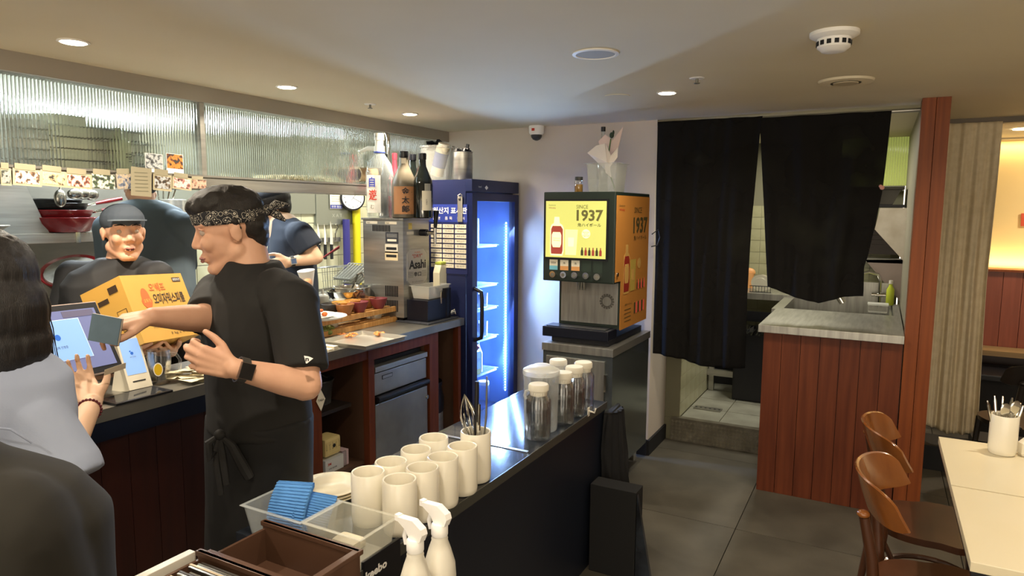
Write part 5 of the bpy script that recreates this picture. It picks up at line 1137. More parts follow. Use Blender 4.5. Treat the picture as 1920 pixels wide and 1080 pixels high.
# pitchers
def pitcher(px, py, label, r=.049, h=.222):
    q = at(px, py, 'z', BZ+h); c = V((min(q.x, -1.153), q.y, BZ+.001))
    t = thing('water_pitcher', c, label, 'pitcher', 'lidded glass water pitchers on the bar')
    B().lathe(c, [(r*.9, 0), (r, .008), (r, h*.70), (r*.92, h*.76), (r*.72, h*.82), (r*.72, h*.88), (r*.66, h*.88), (r*.66, h*.82), (r*.9, h*.7), (r*.92, .016), (.005, .014)], 72, flute=.025, fn=18).out('glass_body', jugg, t, True)
    B().lathe(c, [(r*.86, .018), (r*.88, .022), (r*.88, h*.5), (.004, h*.5)], 48).out('water', water, t, True)
    B().lathe(c, [(r*.70, h*.80), (r*.74, h*.88), (r*.84, h*.89), (r*.84, h*.97), (r*.76, h), (.004, h)], 36).out('lid', mat('lid_cream', '#e6e0cf', .4), t, True)
    vv = (CAM-c); vv.z = 0; vv.normalize(); rt = Z_.cross(vv)
    e = rt*-1
    B().tube([c+e*r*.75+V((0, 0, h*.88)), c+e*r*1.05+V((0, 0, h*.86)), c+e*r*1.15+V((0, 0, h*.78)), c+e*r*1.0+V((0, 0, h*.72))], .005, 8).out('hinge', thin('hinge_clear', '#cfcfc8', .4, .1), t, True)
    return t
pitcher(1010, 720, 'fluted glass pitcher with white lid nearest the camera, almost empty')
pitcher(1016, 684, 'glass pitcher with white lid half hidden left of the big jug')
pitcher(1047, 674, 'glass pitcher with white lid at the back behind the big jug')
pitcher(1080, 701, 'fluted glass pitcher with white lid touching the right of the big jug')
pitcher(1083, 688, 'glass pitcher with white lid directly behind the one right of the jug')
pitcher(1104, 680, 'fluted glass pitcher with white lid at the far end of the bar')
q = at(1036, 690, 'z', BZ+.265); c = V((min(q.x, -1.20), q.y, BZ+.001)); r, h = .074, .265
t = thing('big_water_jug', c, 'large cloudy plastic water jug standing among the glass pitchers', 'jug')
B().lathe(c, [(r*.9, 0), (r*.94, .008), (r, h*.82), (r*1.02, h*.84), (r*1.02, h*.88), (r*.98, h*.88), (r*.9, .012), (.005, .01)], 48).out('body', thin('cloudy', '#cfd3d3', .14, .15, .4), t, True)
B().lathe(c, [(r*.86, .014), (r*.9, .02), (r*.93, h*.55), (.004, h*.55)], 40).out('water', water, t, True)
B().lathe(c, [(r*1.03, h*.88), (r*1.05, h*.90), (r*1.03, h*.95), (r*.7, h), (.004, h)], 40).out('lid', milky, t, True)
# water puddle gloss on marble
# plates at near end
q = at(618, 912, 'z', BZ+.03)
for k in range(3):
    T(B().lathe((q.x, q.y, BZ+.001+k*.010), [(.055, 0), (.06, .003), (.10, .012), (.104, .017), (.098, .018), (.06, .006), (.004, .005)], 48).out('plate', mat('cream_plate', '#e9dcbc', .2, coat=.4), smooth=True), ['cream plate at the bottom of the stack on the bar', 'cream plate in the middle of the stack on the bar', 'cream plate on top of the stack behind the tubs'][k], 'plate', 'cream plates stacked on the bar')
# tubs
a, b2, c2 = at(458, 947, 'z', BZ+.09), at(563, 980, 'z', BZ+.09), at(626, 938, 'z', BZ+.09)
t = thing('wipes_tub', V(((a.x+b2.x)/2, (a.y+c2.y)/2, BZ)), 'clear plastic tub holding the folded blue wipes', 'tub')
u0, u1, v0, v1 = a.x, b2.x, b2.y, c2.y
tubbox(B(), u0, u1, v0, v1, BZ+.001, BZ+.09, .014, .002, .008).out('body', thin('tubc', '#d3dada', .14, .2), t)
wp = mat('blue_wipe', '#5d9be0', .8, bump=.8, bscale=90, bstretch=(.4, .4, 6))
bw = B()
b = bmesh.new(); nx, nz = 24, 120; rows = []
cw0 = V(((u0+u1)/2-.005, (v0+v1)/2-.005, BZ+.02)); rx = V((.97, .1, 0)).normalized()
for j in range(nz+1):
    v = j/nz; row = []
    for i in range(nx+1):
        u = i/nx-.5; z = v*.125; rip = .0016*sin(v*100)
        p_ = cw0+rx*(u*.125-.008*v)+V((0, -.02+.05*v*v+rip, z*(.95+.12*u)))
        row.append(b.verts.new(p_))
    rows.append(row)
for j in range(nz):
    for i in range(nx): b.faces.new((rows[j][i], rows[j][i+1], rows[j+1][i+1], rows[j+1][i]))
me = bpy.data.meshes.new('blue_wipe'); b.to_mesh(me); b.free()
o = put('blue_wipe', me, wp, None, True); md = o.modifiers.new('s', 'SOLIDIFY'); md.thickness = .012; T(o, 'ribbed blue cleaning cloth standing up in the left tub', 'cloth')
o2 = o.copy(); C.objects.link(o2); o2.data = me.copy(); cc = cw0+V((.05, .02, 0)); o2.matrix_world = Matrix.Translation(cc) @ Matrix.Rotation(.5, 4, 'Z') @ Matrix.Rotation(.35, 4, 'Y') @ Matrix.Scale(.8, 4) @ Matrix.Translation(-cw0); o2['label'] = 'second blue cloth leaning behind the ribbed one in the tub'
a, b2, c2 = at(570, 982, 'z', BZ+.09), at(684, 1024, 'z', BZ+.09), at(749, 972, 'z', BZ+.09)
u0, u1, v0, v1 = a.x, min(b2.x, -1.092), max(b2.y, 1.235), c2.y
t = thing('clear_tub', V(((u0+u1)/2, (v0+v1)/2, BZ)), 'clear plastic tub with a white sponge in front of the cups', 'tub')
tubbox(B(), u0, u1, v0, v1, BZ+.001, BZ+.09, .012, .002, .008).out('body', thin('tubc2', '#e0dfd0', .14, .2), t)
T(B().box((u0+.03, v0+.06, BZ+.004), (u0+.11, v1-.03, BZ+.03), .012).out('white_sponge', mat('sponge', '#f2ead2', .8), smooth=True), 'white sponge lying in the right clear tub', 'sponge')
# side cart with sorting boxes and spray bottles
sd = thing('side_cart', (-1.15, .85, 0), 'dark cart at the near end of the bar carrying the brown boxes', 'cart')
B().box((-1.42, .55, .70), (-1.0, 1.225, .72), .002).out('top', blackm, sd); B().box((-1.41, .57, 0), (-1.38, .60, .7)).box((-1.41, 1.18, 0), (-1.38, 1.21, .7)).box((-1.05, .57, 0), (-1.02, .60, .7)).box((-1.05, 1.18, 0), (-1.02, 1.21, .7)).out('leg', blackm, sd)
brownp = mat('brown_plastic', '#5a4031', .4, coat=.1)
ZT = .835
A_, B_ = at(497, 975, 'z', ZT), at(676, 1030, 'z', ZT)
def sortbox(x0, x1, y0, y1, label):
    t = thing('brown_sorting_box', ((x0+x1)/2, (y0+y1)/2, .721), label, 'box', 'brown plastic sorting boxes')
    th = .008
    B().box((x0, y0, .721), (x1, y1, .729)).out('bottom', brownp, t)
    B().box((x0, y1-th, .729), (x1, y1, ZT)).box((x0-.006, y1-th-.002, ZT-.012), (x1+.006, y1+.006, ZT), .002).out('back_wall', brownp, t)
    B().box((x0, y0, .729), (x1, y0+th, ZT-.004)).out('front_wall', brownp, t)
    B().box((x0, y0, .729), (x0+th, y1, ZT-.02)).out('side_wall', brownp, t); B().box((x1-th, y0, .729), (x1, y1-th, ZT-.004)).box((x1-th-.006, y0, ZT-.012), (x1+.004, y1-.01, ZT), .002).out('side_wall', brownp, t)
    return t
bxa, bxb = A_.x, B_.x
ym = at(430, 1012, 'z', ZT).y; yb_ = min(A_.y, B_.y)
sortbox(bxa, bxb, yb_-.175, yb_, 'empty brown sorting box nearer the clear tubs')
yb2 = yb_-.185
sortbox(bxa-.012, bxb-.01, yb2-.22, yb2, 'brown sorting box full of metal chopsticks at the bottom edge')
T(B().box((bxa-.045, yb2-.24, .721), (bxa-.022, yb2-.005, ZT-.005), .002).out('white_divider_board', whitep), 'white plastic board along the left of the chopstick box', 'board')
cm = [mat('chop_steel', '#8c877c', .3, .9), mat('chop_dark', '#3a342e', .5), mat('chop_pale', '#c7b48c', .4)]
for k in range(22):
    y = yb2-.018-k*.0088; z = .822+random.uniform(-.008, .006); dx = random.uniform(0, .03)
    T(B().box((bxa+.005+dx, y-.003, z-.004), (bxb-.03, y+.0025, z+.004)).out('chopstick', cm[0 if k % 3 else (2 if k % 2 else 1)]), 'metal chopstick lying crosswise in the nearer brown box', 'chopstick', 'chopsticks in the brown box')
# spray bottles on a small ledge right of the bar
def spray(px, py, D, label):
    p = P(px, py, D); h = .265; c = V((p.x, p.y, p.z-h))
    t = thing('spray_bottle', c, label, 'spray bottle', 'white spray bottles beside the bar')
    B().lathe(c, [(.034, 0), (.038, .006), (.038, .10), (.036, .13), (.026, .165), (.019, .185), (.0195, .19), (.0175, .195), (.0165, .205)], 32).out('body', whitep, t, True)
    B().lathe(c, [(.0185, .197), (.0195, .2), (.0195, .222), (.017, .226)], 32, flute=.03, fn=16).out('collar', white, t, True)
    f = V((-.93, -.1, .28)).normalized(); hd = c+V((0, 0, .243)); s_ = V((0, 1, 0))
    f = V((-.95, .15, 0)).normalized(); s_ = Z_.cross(f)
    pts = [(-.022, -.018), (.012, -.016), (.02, -.002), (.045, .012), (.048, .022), (.0, .026), (-.026, .012), (-.03, 0)]
    B().poly([hd+f*u+Z_*v-s_*.009 for u, v in pts], s_*.018).obox(hd+f*.052+Z_*.018, f, s_, Z_, .012, .014, .014).out('head', white, t)
    B().tube([hd+f*.026+Z_*.004, hd+f*.034-Z_*.02, hd+f*.030-Z_*.04], [.005, .005, .004], 8).out('trigger', white, t, True)
    return t
spray(778, 978, 1.50, 'white spray bottle nearer the camera beside the bar')
spray(824, 950, 1.56, 'white spray bottle farther from the camera beside the bar')
p1 = P(778, 978, 1.50); p2 = P(824, 950, 1.56)
zc = min(p1.z, p2.z)-.265
sl = thing('low_ledge', (p1.x, p1.y, 0), 'low black ledge right of the bar under the spray bottles', 'shelf')
B().box((bx1_+.012, p1.y-.12, zc-.02), (max(p1.x, p2.x)+.07, p2.y+.08, zc-.0005)).box((bx1_+.03, p1.y-.1, 0), (bx1_+.05, p2.y+.05, zc-.02)).box((max(p1.x, p2.x)+.02, p1.y-.1, 0), (max(p1.x, p2.x)+.05, p2.y+.05, zc-.02)).out('ledge', blackm, sl)
for o_ in bpy.data.objects:
    if o_.name.startswith('spray_bottle.001'): o_.location.z += 0
# black aprons hanging at the end of the bar
blc = mat('black_cloth', '#0e0e10', .9, var='#151517', vscale=6, bump=.2, bscale=200)
q = at(1103, 772, 'x', bx1_); T(B().tube([(bx1_+.0, q.y, q.z+.005), (bx1_+.03, q.y, q.z), (bx1_+.035, q.y, q.z+.02)], .004).box((bx1_+.0, q.y-.01, q.z-.02), (bx1_+.003, q.y+.01, q.z+.02)).out('wall_hook', whitep), 'small white hook on the side of the black bar', 'hook')
b = bmesh.new(); rows = []; yc = at(1140, 850, 'x', bx1_).y
for j in range(46):
    t_ = j/45; z = .70-.68*t_; wd = .075+.06*t_+.015*sin(t_*9); bulge = .055+.075*t_**1.2
    row = []
    for i in range(41):
        a = pi*i/40; fold = 1+.13*sin(i*1.1+3*t_)+.08*sin(i*2.3+t_*7)
        row.append(b.verts.new((bx1_+.006+bulge*sin(a)*fold, yc-cos(a)*wd*1.1+.02*noise.noise(V((i*.2, t_*4, 3))), z+.012*noise.noise(V((i*.15, t_*3, 1))))))
    rows.append(row)
for j in range(45):
    for i in range(40): b.faces.new((rows[j][i], rows[j+1][i], rows[j+1][i+1], rows[j][i+1]))
b.faces.new(rows[0][::-1])
me = bpy.data.meshes.new('hanging_aprons'); b.to_mesh(me); b.free(); o = put('hanging_aprons', me, blc, None, True); T(o, 'bunched black aprons hanging on the end of the bar', 'apron')
p = at(1188, 1092, 'z', 0); p.z = at(1188, 924, 'y', p.y).z
T(B().box((-1.088, p.y, .0), (p.x, p.y+.10, p.z), .004).out('black_crate', mat('crate_black', '#0b0b0c', .8)), 'tall black covered box standing below the hanging aprons', 'box')
T(B().poly([(p.x+.003, p.y+.005, p.z-.01), (p.x+.003, p.y+.005, .001), (p.x+.08, p.y+.005, .001)], (0, .02, 0)).out('marbled_board', marble), 'dark marbled wedge board beside the black box', 'board')
# ================================================================ PHOTO PRINTS ON THE LEDGE
def photomat(k, c1, c2, c3):
    m = bpy.data.materials.new('photo_print'); m.use_nodes = True; nt = m.node_tree; b = nt.nodes['Principled BSDF']; b.inputs['Roughness'].default_value = .35
    tc = nt.nodes.new('ShaderNodeTexCoord'); mp = nt.nodes.new('ShaderNodeMapping'); mp.inputs['Location'].default_value = (k*1.7, k*.9, k); v = nt.nodes.new('ShaderNodeTexVoronoi'); v.inputs['Scale'].default_value = 55
    n = nt.nodes.new('ShaderNodeTexNoise'); n.inputs['Scale'].default_value = 62; n.inputs['Detail'].default_value = 3
    r = nt.nodes.new('ShaderNodeValToRGB'); e = r.color_ramp.elements
    e[0].position = 0; e[0].color = lin(c1); e[1].position = .46; e[1].color = lin(c2); x = e.new(.56); x.color = lin(c3); x = e.new(.66); x.color = lin('#3b3a38')
    nt.links.new(tc.outputs['Object'], mp.inputs[0]); nt.links.new(mp.outputs[0], n.inputs['Vector']); nt.links.new(n.outputs[0], r.inputs[0]); nt.links.new(r.outputs[0], b.inputs['Base Color']); return m
LX = -2.882
prints = [((0, 315, 20, 348), 1, ('#20242a', '#a8a7a0', '#4a5048'), 'landscape photo print leftmost on the ledge, cut by the frame'),
          ((23, 317, 77, 349), 1, ('#1a1614', '#d9d6cc', '#7a5a40'), 'photo print of a person flexing in a white shirt, second from left'),
          ((75, 320, 124, 350), 1, ('#8a4a26', '#e8cf9c', '#d2b489'), 'photo print of a sleeping person in warm tones, third from left'),
          ((121, 325, 171, 354), 1, ('#2a221c', '#cfcabc', '#8a4a38'), 'white bordered photo print of a kitchen crowd, fourth from left'),
          ((171, 326, 215, 355), 0, ('#1c2220', '#d5d2c6', '#4d6048'), 'borderless dark crowd photo print, fifth from left'),
          ((217, 325, 250, 355), 0, ('#232a36', '#b8a890', '#6a7488'), 'photo print with dark figures, sixth from left'),
          ((286, 327, 321, 358), 1, ('#4a3a2c', '#b8c0c4', '#6f5a44'), 'photo print of a street scene right of the receipt'),
          ((322, 332, 358, 356), 1, ('#5a2a28', '#d8cfc8', '#b8746a'), 'photo print of two people standing, second from right'),
          ((357, 336, 386, 354), 0, ('#6a2e2a', '#c9a08c', '#8a6a5a'), 'photo print rightmost beside the server')]
tape = mat('paper_tape', '#8f8870', .8)
for k, ((x0, y0, x1, y1), bd_, cs, l) in enumerate(prints):
    a = at((x0+x1)/2, (y0+y1)/2, 'x', LX); w_ = at(x1, y0, 'x', LX).y-at(x0, y0, 'x', LX).y; h_ = at(x0, y0, 'x', LX).z-at(x0, y1, 'x', LX).z
    c = V((LX+.004+.001*(k % 2), a.y, a.z)); t = thing('photo_print', c, l, 'photo', 'photo prints taped along the ledge')
    ang = radians([-1, -3, -4, -3, -2, 3, -4, -5, 0][k]); ru = V((0, cos(ang), sin(ang))); uu = V((0, -sin(ang), cos(ang)))
    quad('paper_border', c, w_, h_, ru, uu, mat('print_cream', '#aaa184', .6) if bd_ else mat('dark_border', '#8d8b80', .5), t, .001)
    quad('picture', c, w_*(.84 if bd_ else .96), h_*(.74 if bd_ else .92), ru, uu, photomat(k, *cs), t, .0006, .0011)
    quad('tape', c+uu*(h_*.62)-ru*(.08*w_), w_*.72, h_*.36, ru, uu, tape, t, .001, .0012)
a = at(265, 341, 'x', LX+.012); t = thing('receipt_note', a, 'pale order slip hanging over the photos in front of the kitchen', 'note')
quad('slip', a, .095, .125, V((0, 1, -.06)), V((0, .06, 1)), tape, t, .001)
for k in range(6): quad('text_line', a+V((0, 0, .04-.016*k)), .06, .003, Y_, Z_, inkg, t, .0005, .0012)
for k, (px, cs, l) in enumerate([(289, ('#20242c', '#c4c8c8', '#6a7074'), 'black and white photo print standing on the ledge against the glass'), (328, ('#8a3a1c', '#d88a3c', '#4a2418'), 'orange sunset photo print standing on the ledge against the glass')]):
    a = at(px, 306, 'x', LX-.01); t = thing('photo_print', a, l, 'photo', 'photo prints standing on the ledge')
    quad('paper_border', a-V((0, 0, .005)), .085, .095, V((0, 1, -.03)), V((-.05, .03, 1)), white, t, .001); quad('picture', a+V((0, 0, .008)), .08, .065, V((0, 1, -.03)), V((-.05, .03, 1)), photomat(20+k, *cs), t, .0006, .0012)
# crates and boxes behind the ribbed glass
GS = thing('upper_shelf', (-3.2, 2, 1.80), 'steel shelf behind the ribbed glass carrying the crates', 'shelf')
B().box((-3.22, -1.7, 1.78), (-2.992, 4.0, 1.797)).out('board', steel, GS)
def gy(px, x=-3.1): return at(px, 300, 'x', x).y
def gz(py, px, x=-3.1): return at(px, py, 'x', x).z
for k, (x0, x1, yt, m_, l) in enumerate([(22, 80, 222, milky, 'stack of clear plastic boxes leftmost behind the ribbed glass'), (84, 155, 213, mat('milky_box', '#cfcdb4', .5, trans=.3), 'tall milky plastic box stack behind the ribbed glass')]):
    t = thing('plastic_box_stack', (-3.15, gy((x0+x1)/2), 1.798), l, 'box'); n = 5; zt_ = gz(yt, x0); hh = (zt_-1.80)/n
    for j in range(n): B().box((-3.2, gy(x0), 1.80+j*hh), (-3.0, gy(x1), 1.80+(j+1)*hh-.004), .006).out('box', m_, t)
t = thing('grey_crate_stack', (-3.15, gy(212), 1.798), 'stack of grey crates behind the ribbed glass', 'crate')
for j in range(4):
    z0 = 1.80+j*.05; B().box((-3.2, gy(160), z0), (-3.02, gy(275)-.03*(j == 3), z0+.044), .003).out('crate', mat('crate_grey', '#a9a896', .5), t)
    B().box((-3.21, gy(158), z0+.036), (-3.01, gy(277)-.03*(j == 3), z0+.045)).out('rim', mat('crate_rim', '#8a8a80', .5), t)
t = thing('green_liquor_bottle', (-2.98, gy(235, -2.97), 1.798), 'pale green bottle with a white label behind the ribbed glass', 'bottle')
B().lathe((-2.99, gy(235, -2.99), 1.80), [(.034, 0), (.036, .005), (.036, .13), (.014, .17), (.013, .2)], 24).out('body', mat('green_glass', '#a9ae92', .2), t, True)
text('참', (-2.953, gy(235, -2.99), 1.87), .03, .04, Y_, Z_, ink, t)
q = at(672, 327, 'x', -2.97)
t = thing('cardboard_tube', q, 'cardboard tube lying on the upper shelf with its dark end showing', 'tube')
B().lathe((0, 0, 0), [(.052, 0), (.052, .3), (.046, .3), (.046, .0)], 32).b
b = B(); b.cyl(q+V((0, -.02, 0)), q+V((-.0, .30, .01)), .05, n=32).out('tube', mat('cardboard', '#a08a66', .7), t, True); B().cyl(q+V((0, -.021, 0)), q+V((0, -.019, 0)), .040, n=32).out('open_end', mat('tube_dark', '#3a2a24', .8), t)
q = at(578, 328, 'x', -3.05); b = B()
for k in range(9): b.sph((q.x-.03*random.random(), q.y-.14+.035*k, 1.815+.012*random.random()), .035, (1, 1, .7), 10)
T(b.out('paper_bag', mat('bag_paper', '#b39a70', .8), smooth=True), 'crumpled brown paper bag behind the middle ribbed pane', 'bag')
LA, LB = at(130, 199, 'x', -4.25), at(472, 212, 'x', -4.25)
area('strip_light', (-4.19, (LA.y+LB.y)/2, LA.z), LB.y-LA.y, 30, (.88, .96, 1), (1, 0, -.25), sizey=.08)
sl_ = thing('fluorescent_lamp', (-4.3, LA.y, LA.z), 'bright white strip lamp in the kitchen seen through the ribbed glass', 'lamp')
B().box((-4.45, LA.y-.05, LA.z-.04), (-4.27, LB.y+.05, LA.z+.05), .01).out('housing', white, sl_); B().box((-4.27, LA.y, LA.z-.032), (-4.235, LB.y, LA.z+.032), .01).out('tube_cover', mat('strip_lamp', '#f4faff', .5, emit=9, emitcol='#dcecff'), sl_)
# ================================================================ POS, READER, MUG ...
def frame(ax, ay): x = V(ax).normalized(); y = (V(ay)-x*V(ay).dot(x)).normalized(); return x, y, x.cross(y)
Cc = CAM+(V((-2.275, 1.303, 1.337))-CAM)*1.12; l_, d_, n_ = frame((.27, -.96, .05), (.435, .077, -.897)); w_, h_ = .385, .265
pos = thing('pos_terminal', (-2.5, 1.25, .95), 'touch screen cash register with a light blue window on its display', 'cash register')
cen = Cc+l_*w_/2+d_*h_/2; r_ = -l_; u_ = -d_
B().obox(cen-n_*.012, r_, u_, n_, w_, h_, .022).out('screen_case', black, pos)
B().obox(cen-n_*.013, r_, u_, n_, w_+.008, h_+.008, .018).out('silver_frame', mat('pink_alu', '#cdb8ae', .35, .6), pos)
scr = mat('screen_purple', '#5a6084', .3, emit=.32, emitcol='#8a90c4'); win = mat('screen_blue', '#6486b5', .3, emit=.55, emitcol='#a0c6ff')
quad('display', cen-d_*0, w_*.90, h_*.84, r_, u_, scr, pos, .0008)
quad('title_tab', cen+u_*h_*.36+r_*w_*.25, w_*.34, h_*.09, r_, u_, mat('tab_dark', '#5c5a78', .4), pos, .0008, .001)
quad('window', cen+u_*h_*.02-r_*w_*.08, w_*.62, h_*.56, r_, u_, mat('win_edge', '#b6c8e0', .4, emit=.7), pos, .0008, .001); quad('window_face', cen+u_*h_*.02-r_*w_*.08, w_*.605, h_*.545, r_, u_, win, pos, .0008, .002)
blue_ = mat('logo_blue', '#2160c0', .4, emit=.25, emitcol='#2160c0')
B().cyl(cen-r_*w_*.06+u_*h_*.06+n_*.003, cen-r_*w_*.06+u_*h_*.06+n_*.0038, .011).cyl(cen-r_*w_*.095+u_*h_*.10+n_*.003, cen-r_*w_*.095+u_*h_*.10+n_*.0038, .004).out('logo', blue_, pos)
text('결제 진행중', cen-r_*w_*.06-u_*h_*.08+n_*.003, .05, .010, r_, u_, ink, pos)
B().obox(cen-n_*.05-Z_*.10, r_, Z_, V((n_.x, n_.y, 0)), .12, .16, .03).box((-2.62, 1.02, .951), (-2.36, 1.26, .97), .006).out('stand', black, pos)
q = cen-r_*w_*.53+n_*.04-Z_*.03
B().obox(q, r_, u_, n_, .04, .10, .03).out('card_slot', mat('case_brown', '#3a2b30', .4), pos)
Cc = CAM+(V((-2.203, 1.397, 1.221))-CAM)*1.155; l_, d_, n_ = frame((.1, -.99, .04), (.357, 0, -.934)); w_, h_ = .1, .212; r_ = -l_; u_ = -d_
rd = thing('card_reader', (-2.22, 1.36, .95), 'white payment terminal with a bright blue screen beside the register', 'payment terminal')
wr = mat('reader_white', '#e3dcc8', .4)
cen = Cc+l_*w_/2+d_*h_/2
B().obox(cen-n_*.008, r_, u_, n_, w_, h_, .016).out('case', wr, rd)
bmesh_b = B().poly([cen-u_*h_*.5-n_*.017-r_*w_*.48, cen+u_*h_*.2-n_*.017-r_*w_*.48, cen-u_*h_*.40-n_*.10-r_*w_*.48], r_*w_*.96).out('base_wedge', wr, rd)
quad('screen', cen+u_*h_*.10, w_*.82, h_*.66, r_, u_, win, rd, .0008); B().cyl(cen+u_*h_*.16+n_*.0012, cen+u_*h_*.16+n_*.002, .006).cyl(cen+u_*h_*.2-r_*.006+n_*.0012, cen+u_*h_*.2-r_*.006+n_*.002, .003).out('logo', blue_, rd)
text('결제 진행중', cen+u_*h_*.09+n_*.0015, .026, .005, r_, u_, inkg, rd)
quad('slot', cen-u_*h_*.36, w_*.55, .005, r_, u_, ink, rd, .0008); quad('sensor', cen+u_*h_*.46, w_*.2, .004, r_, u_, ink, rd, .0008)
zb = (cen-u_*h_*.5).z
pass
# beer mug
q = at(298, 703, 'z', .951); q = V((-2.50, at(298, 690, 'x', -2.50).y, .951))
mg_ = thing('glass_mug', q, 'dimpled glass mug with dark drink and yellow emblem on the counter', 'mug'); r, h = .042, .135
B().lathe(q, [(r*.86, 0), (r*.92, .006), (r*.9, h*.3), (r*1.03, h*.5), (r*1.08, h*.8), (r*1.0, h), (r*.92, h), (r*.96, h*.8), (r*.82, h*.3), (r*.8, .016), (.004, .014)], 48, flute=.035, fn=8).out('glass_body', jugg, mg_, True)
B().lathe(q, [(r*.78, .017), (r*.80, h*.40), (.004, h*.40)], 32).out('dark_drink', mat('cola', '#1c0d0c', .15), mg_, True)
vv = (CAM-q); vv.z = 0; vv.normalize(); rt = Z_.cross(vv)
B().tube([q+rt*r*.95+Z_*h*.86, q+rt*r*1.5+Z_*h*.84, q+rt*r*1.85+Z_*h*.65, q+rt*r*1.75+Z_*h*.35, q+rt*r*1.3+Z_*h*.2, q+rt*r*.9+Z_*h*.22], .0065, 10).out('handle', jugg, mg_, True)
B().poly([q+vv*(r*1.04)+rt*(cos(a)*.017-.003)+Z_*(h*.48+sin(a)*.027) for a in [2*pi*k/20 for k in range(20)]], vv*.001).out('emblem_border', white, mg_); B().poly([q+vv*(r*1.04+.001)+rt*(cos(a)*.014-.003)+Z_*(h*.48+sin(a)*.023) for a in [2*pi*k/20 for k in range(20)]], vv*.001).out('emblem', mat('emblem_yellow', '#e0b81e', .4), mg_)
b = B()
q = V((-2.43, at(352, 715, 'x', -2.43).y+.03, .951))
for k in range(14):
    a = random.uniform(-.6, .6); b.obox(q+V((random.uniform(-.05, .05), random.uniform(-.07, .07), .004+.0035*k)), (sin(a), cos(a), random.uniform(-.12, .12)), (-cos(a), sin(a), random.uniform(-.1, .1)), (0, 0, 1), random.uniform(.08, .13), random.uniform(.05, .07), .0012)
T(b.out('receipt_pile', mat('receipt', '#ddd3b4', .8)), 'loose pile of crumpled receipts beside the glass mug', 'receipts', None, 'stuff')
q = at(272, 745, 'z', .952); t = thing('dark_tablet', q, 'dark tablet lying flat at the counter edge', 'tablet'); B().box((q.x-.10, q.y-.12, .951), (q.x+.02, q.y+.1, .960), .003).out('case', black, t); B().box((q.x-.09, q.y-.11, .960), (q.x+.01, q.y+.09, .9605)).out('glass', mat('dark_glass', '#26282c', .08), t)
T(B().tube([V((-2.42, 1.56+.045*sin(a), .954))+V((.045*cos(a), 0, 0)) for a in [2*pi*k/24 for k in range(24)]], .002, 6, True).out('cable_ring', steel, smooth=True), 'thin steel ring lying on the counter near the receipts', 'ring')
for k in range(2):
    q = V((-2.40-.05*k, 1.22+.05*k, .951)); b = bmesh.new(); bmesh.ops.create_icosphere(b, subdivisions=2, radius=.045)
    for v in b.verts: v.co = q+V((v.co.x, v.co.y*1.1, .045+v.co.z*.9))+V((random.uniform(-.008, .008),)*3)
    me = bpy.data.meshes.new('plastic_wrap'); b.to_mesh(me); b.free(); T(put('plastic_wrap', me, thin('wrapc', '#c8ccd0', .25, .1)), ['crumpled clear plastic wrap at the counter edge below the hand', 'crumpled clear plastic wrap behind the other by the register'][k], 'plastic wrap')
# yellow carton held by the man
O_ = V((-2.618, 1.596, 1.382)); ab, ar, ad_ = V((-.877, -.257, -.407)), V((-.256, .965, -.058)), V((.407, .053, -.912)); DB, DR, DD = .205, .341, .285
bx = thing('yellow_carton', O_+ab*DB/2+ar*DR/2+ad_*DD, 'yellow food carton with orange and black Korean lettering held tilted', 'carton')
yb__ = mat('carton_yellow', '#c89c48', .7, var='#c39540', vscale=3)
B().obox(O_+ab*DB/2+ar*DR/2+ad_*DD/2, ar, ad_, ab, DR, DD, DB).out('box', yb__, bx)
nf = -ab; nl = -ar; up_ = -ad_
tr_u = ar
def bf(u, v): return O_+ar*DR*u+ad_*DD*v+nf*.0005
def bl(u, v): return O_+ab*DB*u+ad_*DD*v+nl*.0005
orn = mat('print_orange', '#d9622a', .6); brk = mat('print_brown', '#3a2a1c', .6)
text("오'쉐프", bf(.50, .20), DR*.26, DD*.13, ar, up_, orn, bx, bold=.02); text('오미자믹스피클', bf(.64, .38), DR*.52, DD*.17, ar, up_, brk, bx, bold=.02)
B().poly([bf(.27+.085*cos(a)*(1 if sin(a) < 0 else .75), .36-.155*sin(a)) for a in [2*pi*k/24 for k in range(24)]], nf*.0006).out('emblem', orn, bx); text('오뚜기', bf(.27, .40)+nf*.001, DR*.10, DD*.06, ar, up_, mat('carton_pale', '#e9c05a', .6), bx)
def rect_line(c0, c1, m, nm, th=.002):
    pass
def frame_rect(f, u0, u1, v0, v1, m, par, n, a1, a2, name='printed_frame'):
    c_ = f((u0+u1)/2, (v0+v1)/2); w2 = (f(u1, v0)-f(u0, v0)).length; h2 = (f(u0, v1)-f(u0, v0)).length
    quad(name, c_, w2, h2, a1, a2, m, par, .0004, .0004); quad('frame_fill', c_, w2-.006, h2-.006, a1, a2, yb__, par, .0004, .0009)
frame_rect(bf, .68, .98, .52, .70, brk, bx, nf, ar, up_)
for k in range(9): quad('bar_line', bf(.74+.022*k, .61), .002+.002*(k % 2), DD*.13, ar, up_, brk, bx, .0004, .0014)
quad('pill', bf(.87, .10), DR*.14, DD*.07, ar, up_, brk, bx, .0004, .0004); text('냉장보관', bf(.87, .10)+nf*.0008, DR*.12, DD*.04, ar, up_, inkw, bx)
text('3 kg x 4개', bf(.60, .92), DR*.28, DD*.055, ar, up_, brk, bx); text('(주)오뚜기', bf(.30, .80), DR*.16, DD*.04, ar, up_, brk, bx)
lr = -ab
quad('pill', bl(.55, .25), DB*.26, DD*.07, lr, up_, brk, bx, .0004, .0004); frame_rect(bl, .10, .34, .45, .75, brk, bx, nl, lr, up_)
quad('print_patch', bl(.25, .14), DB*.22, DD*.1, lr, up_, brk, bx, .0004, .0004)
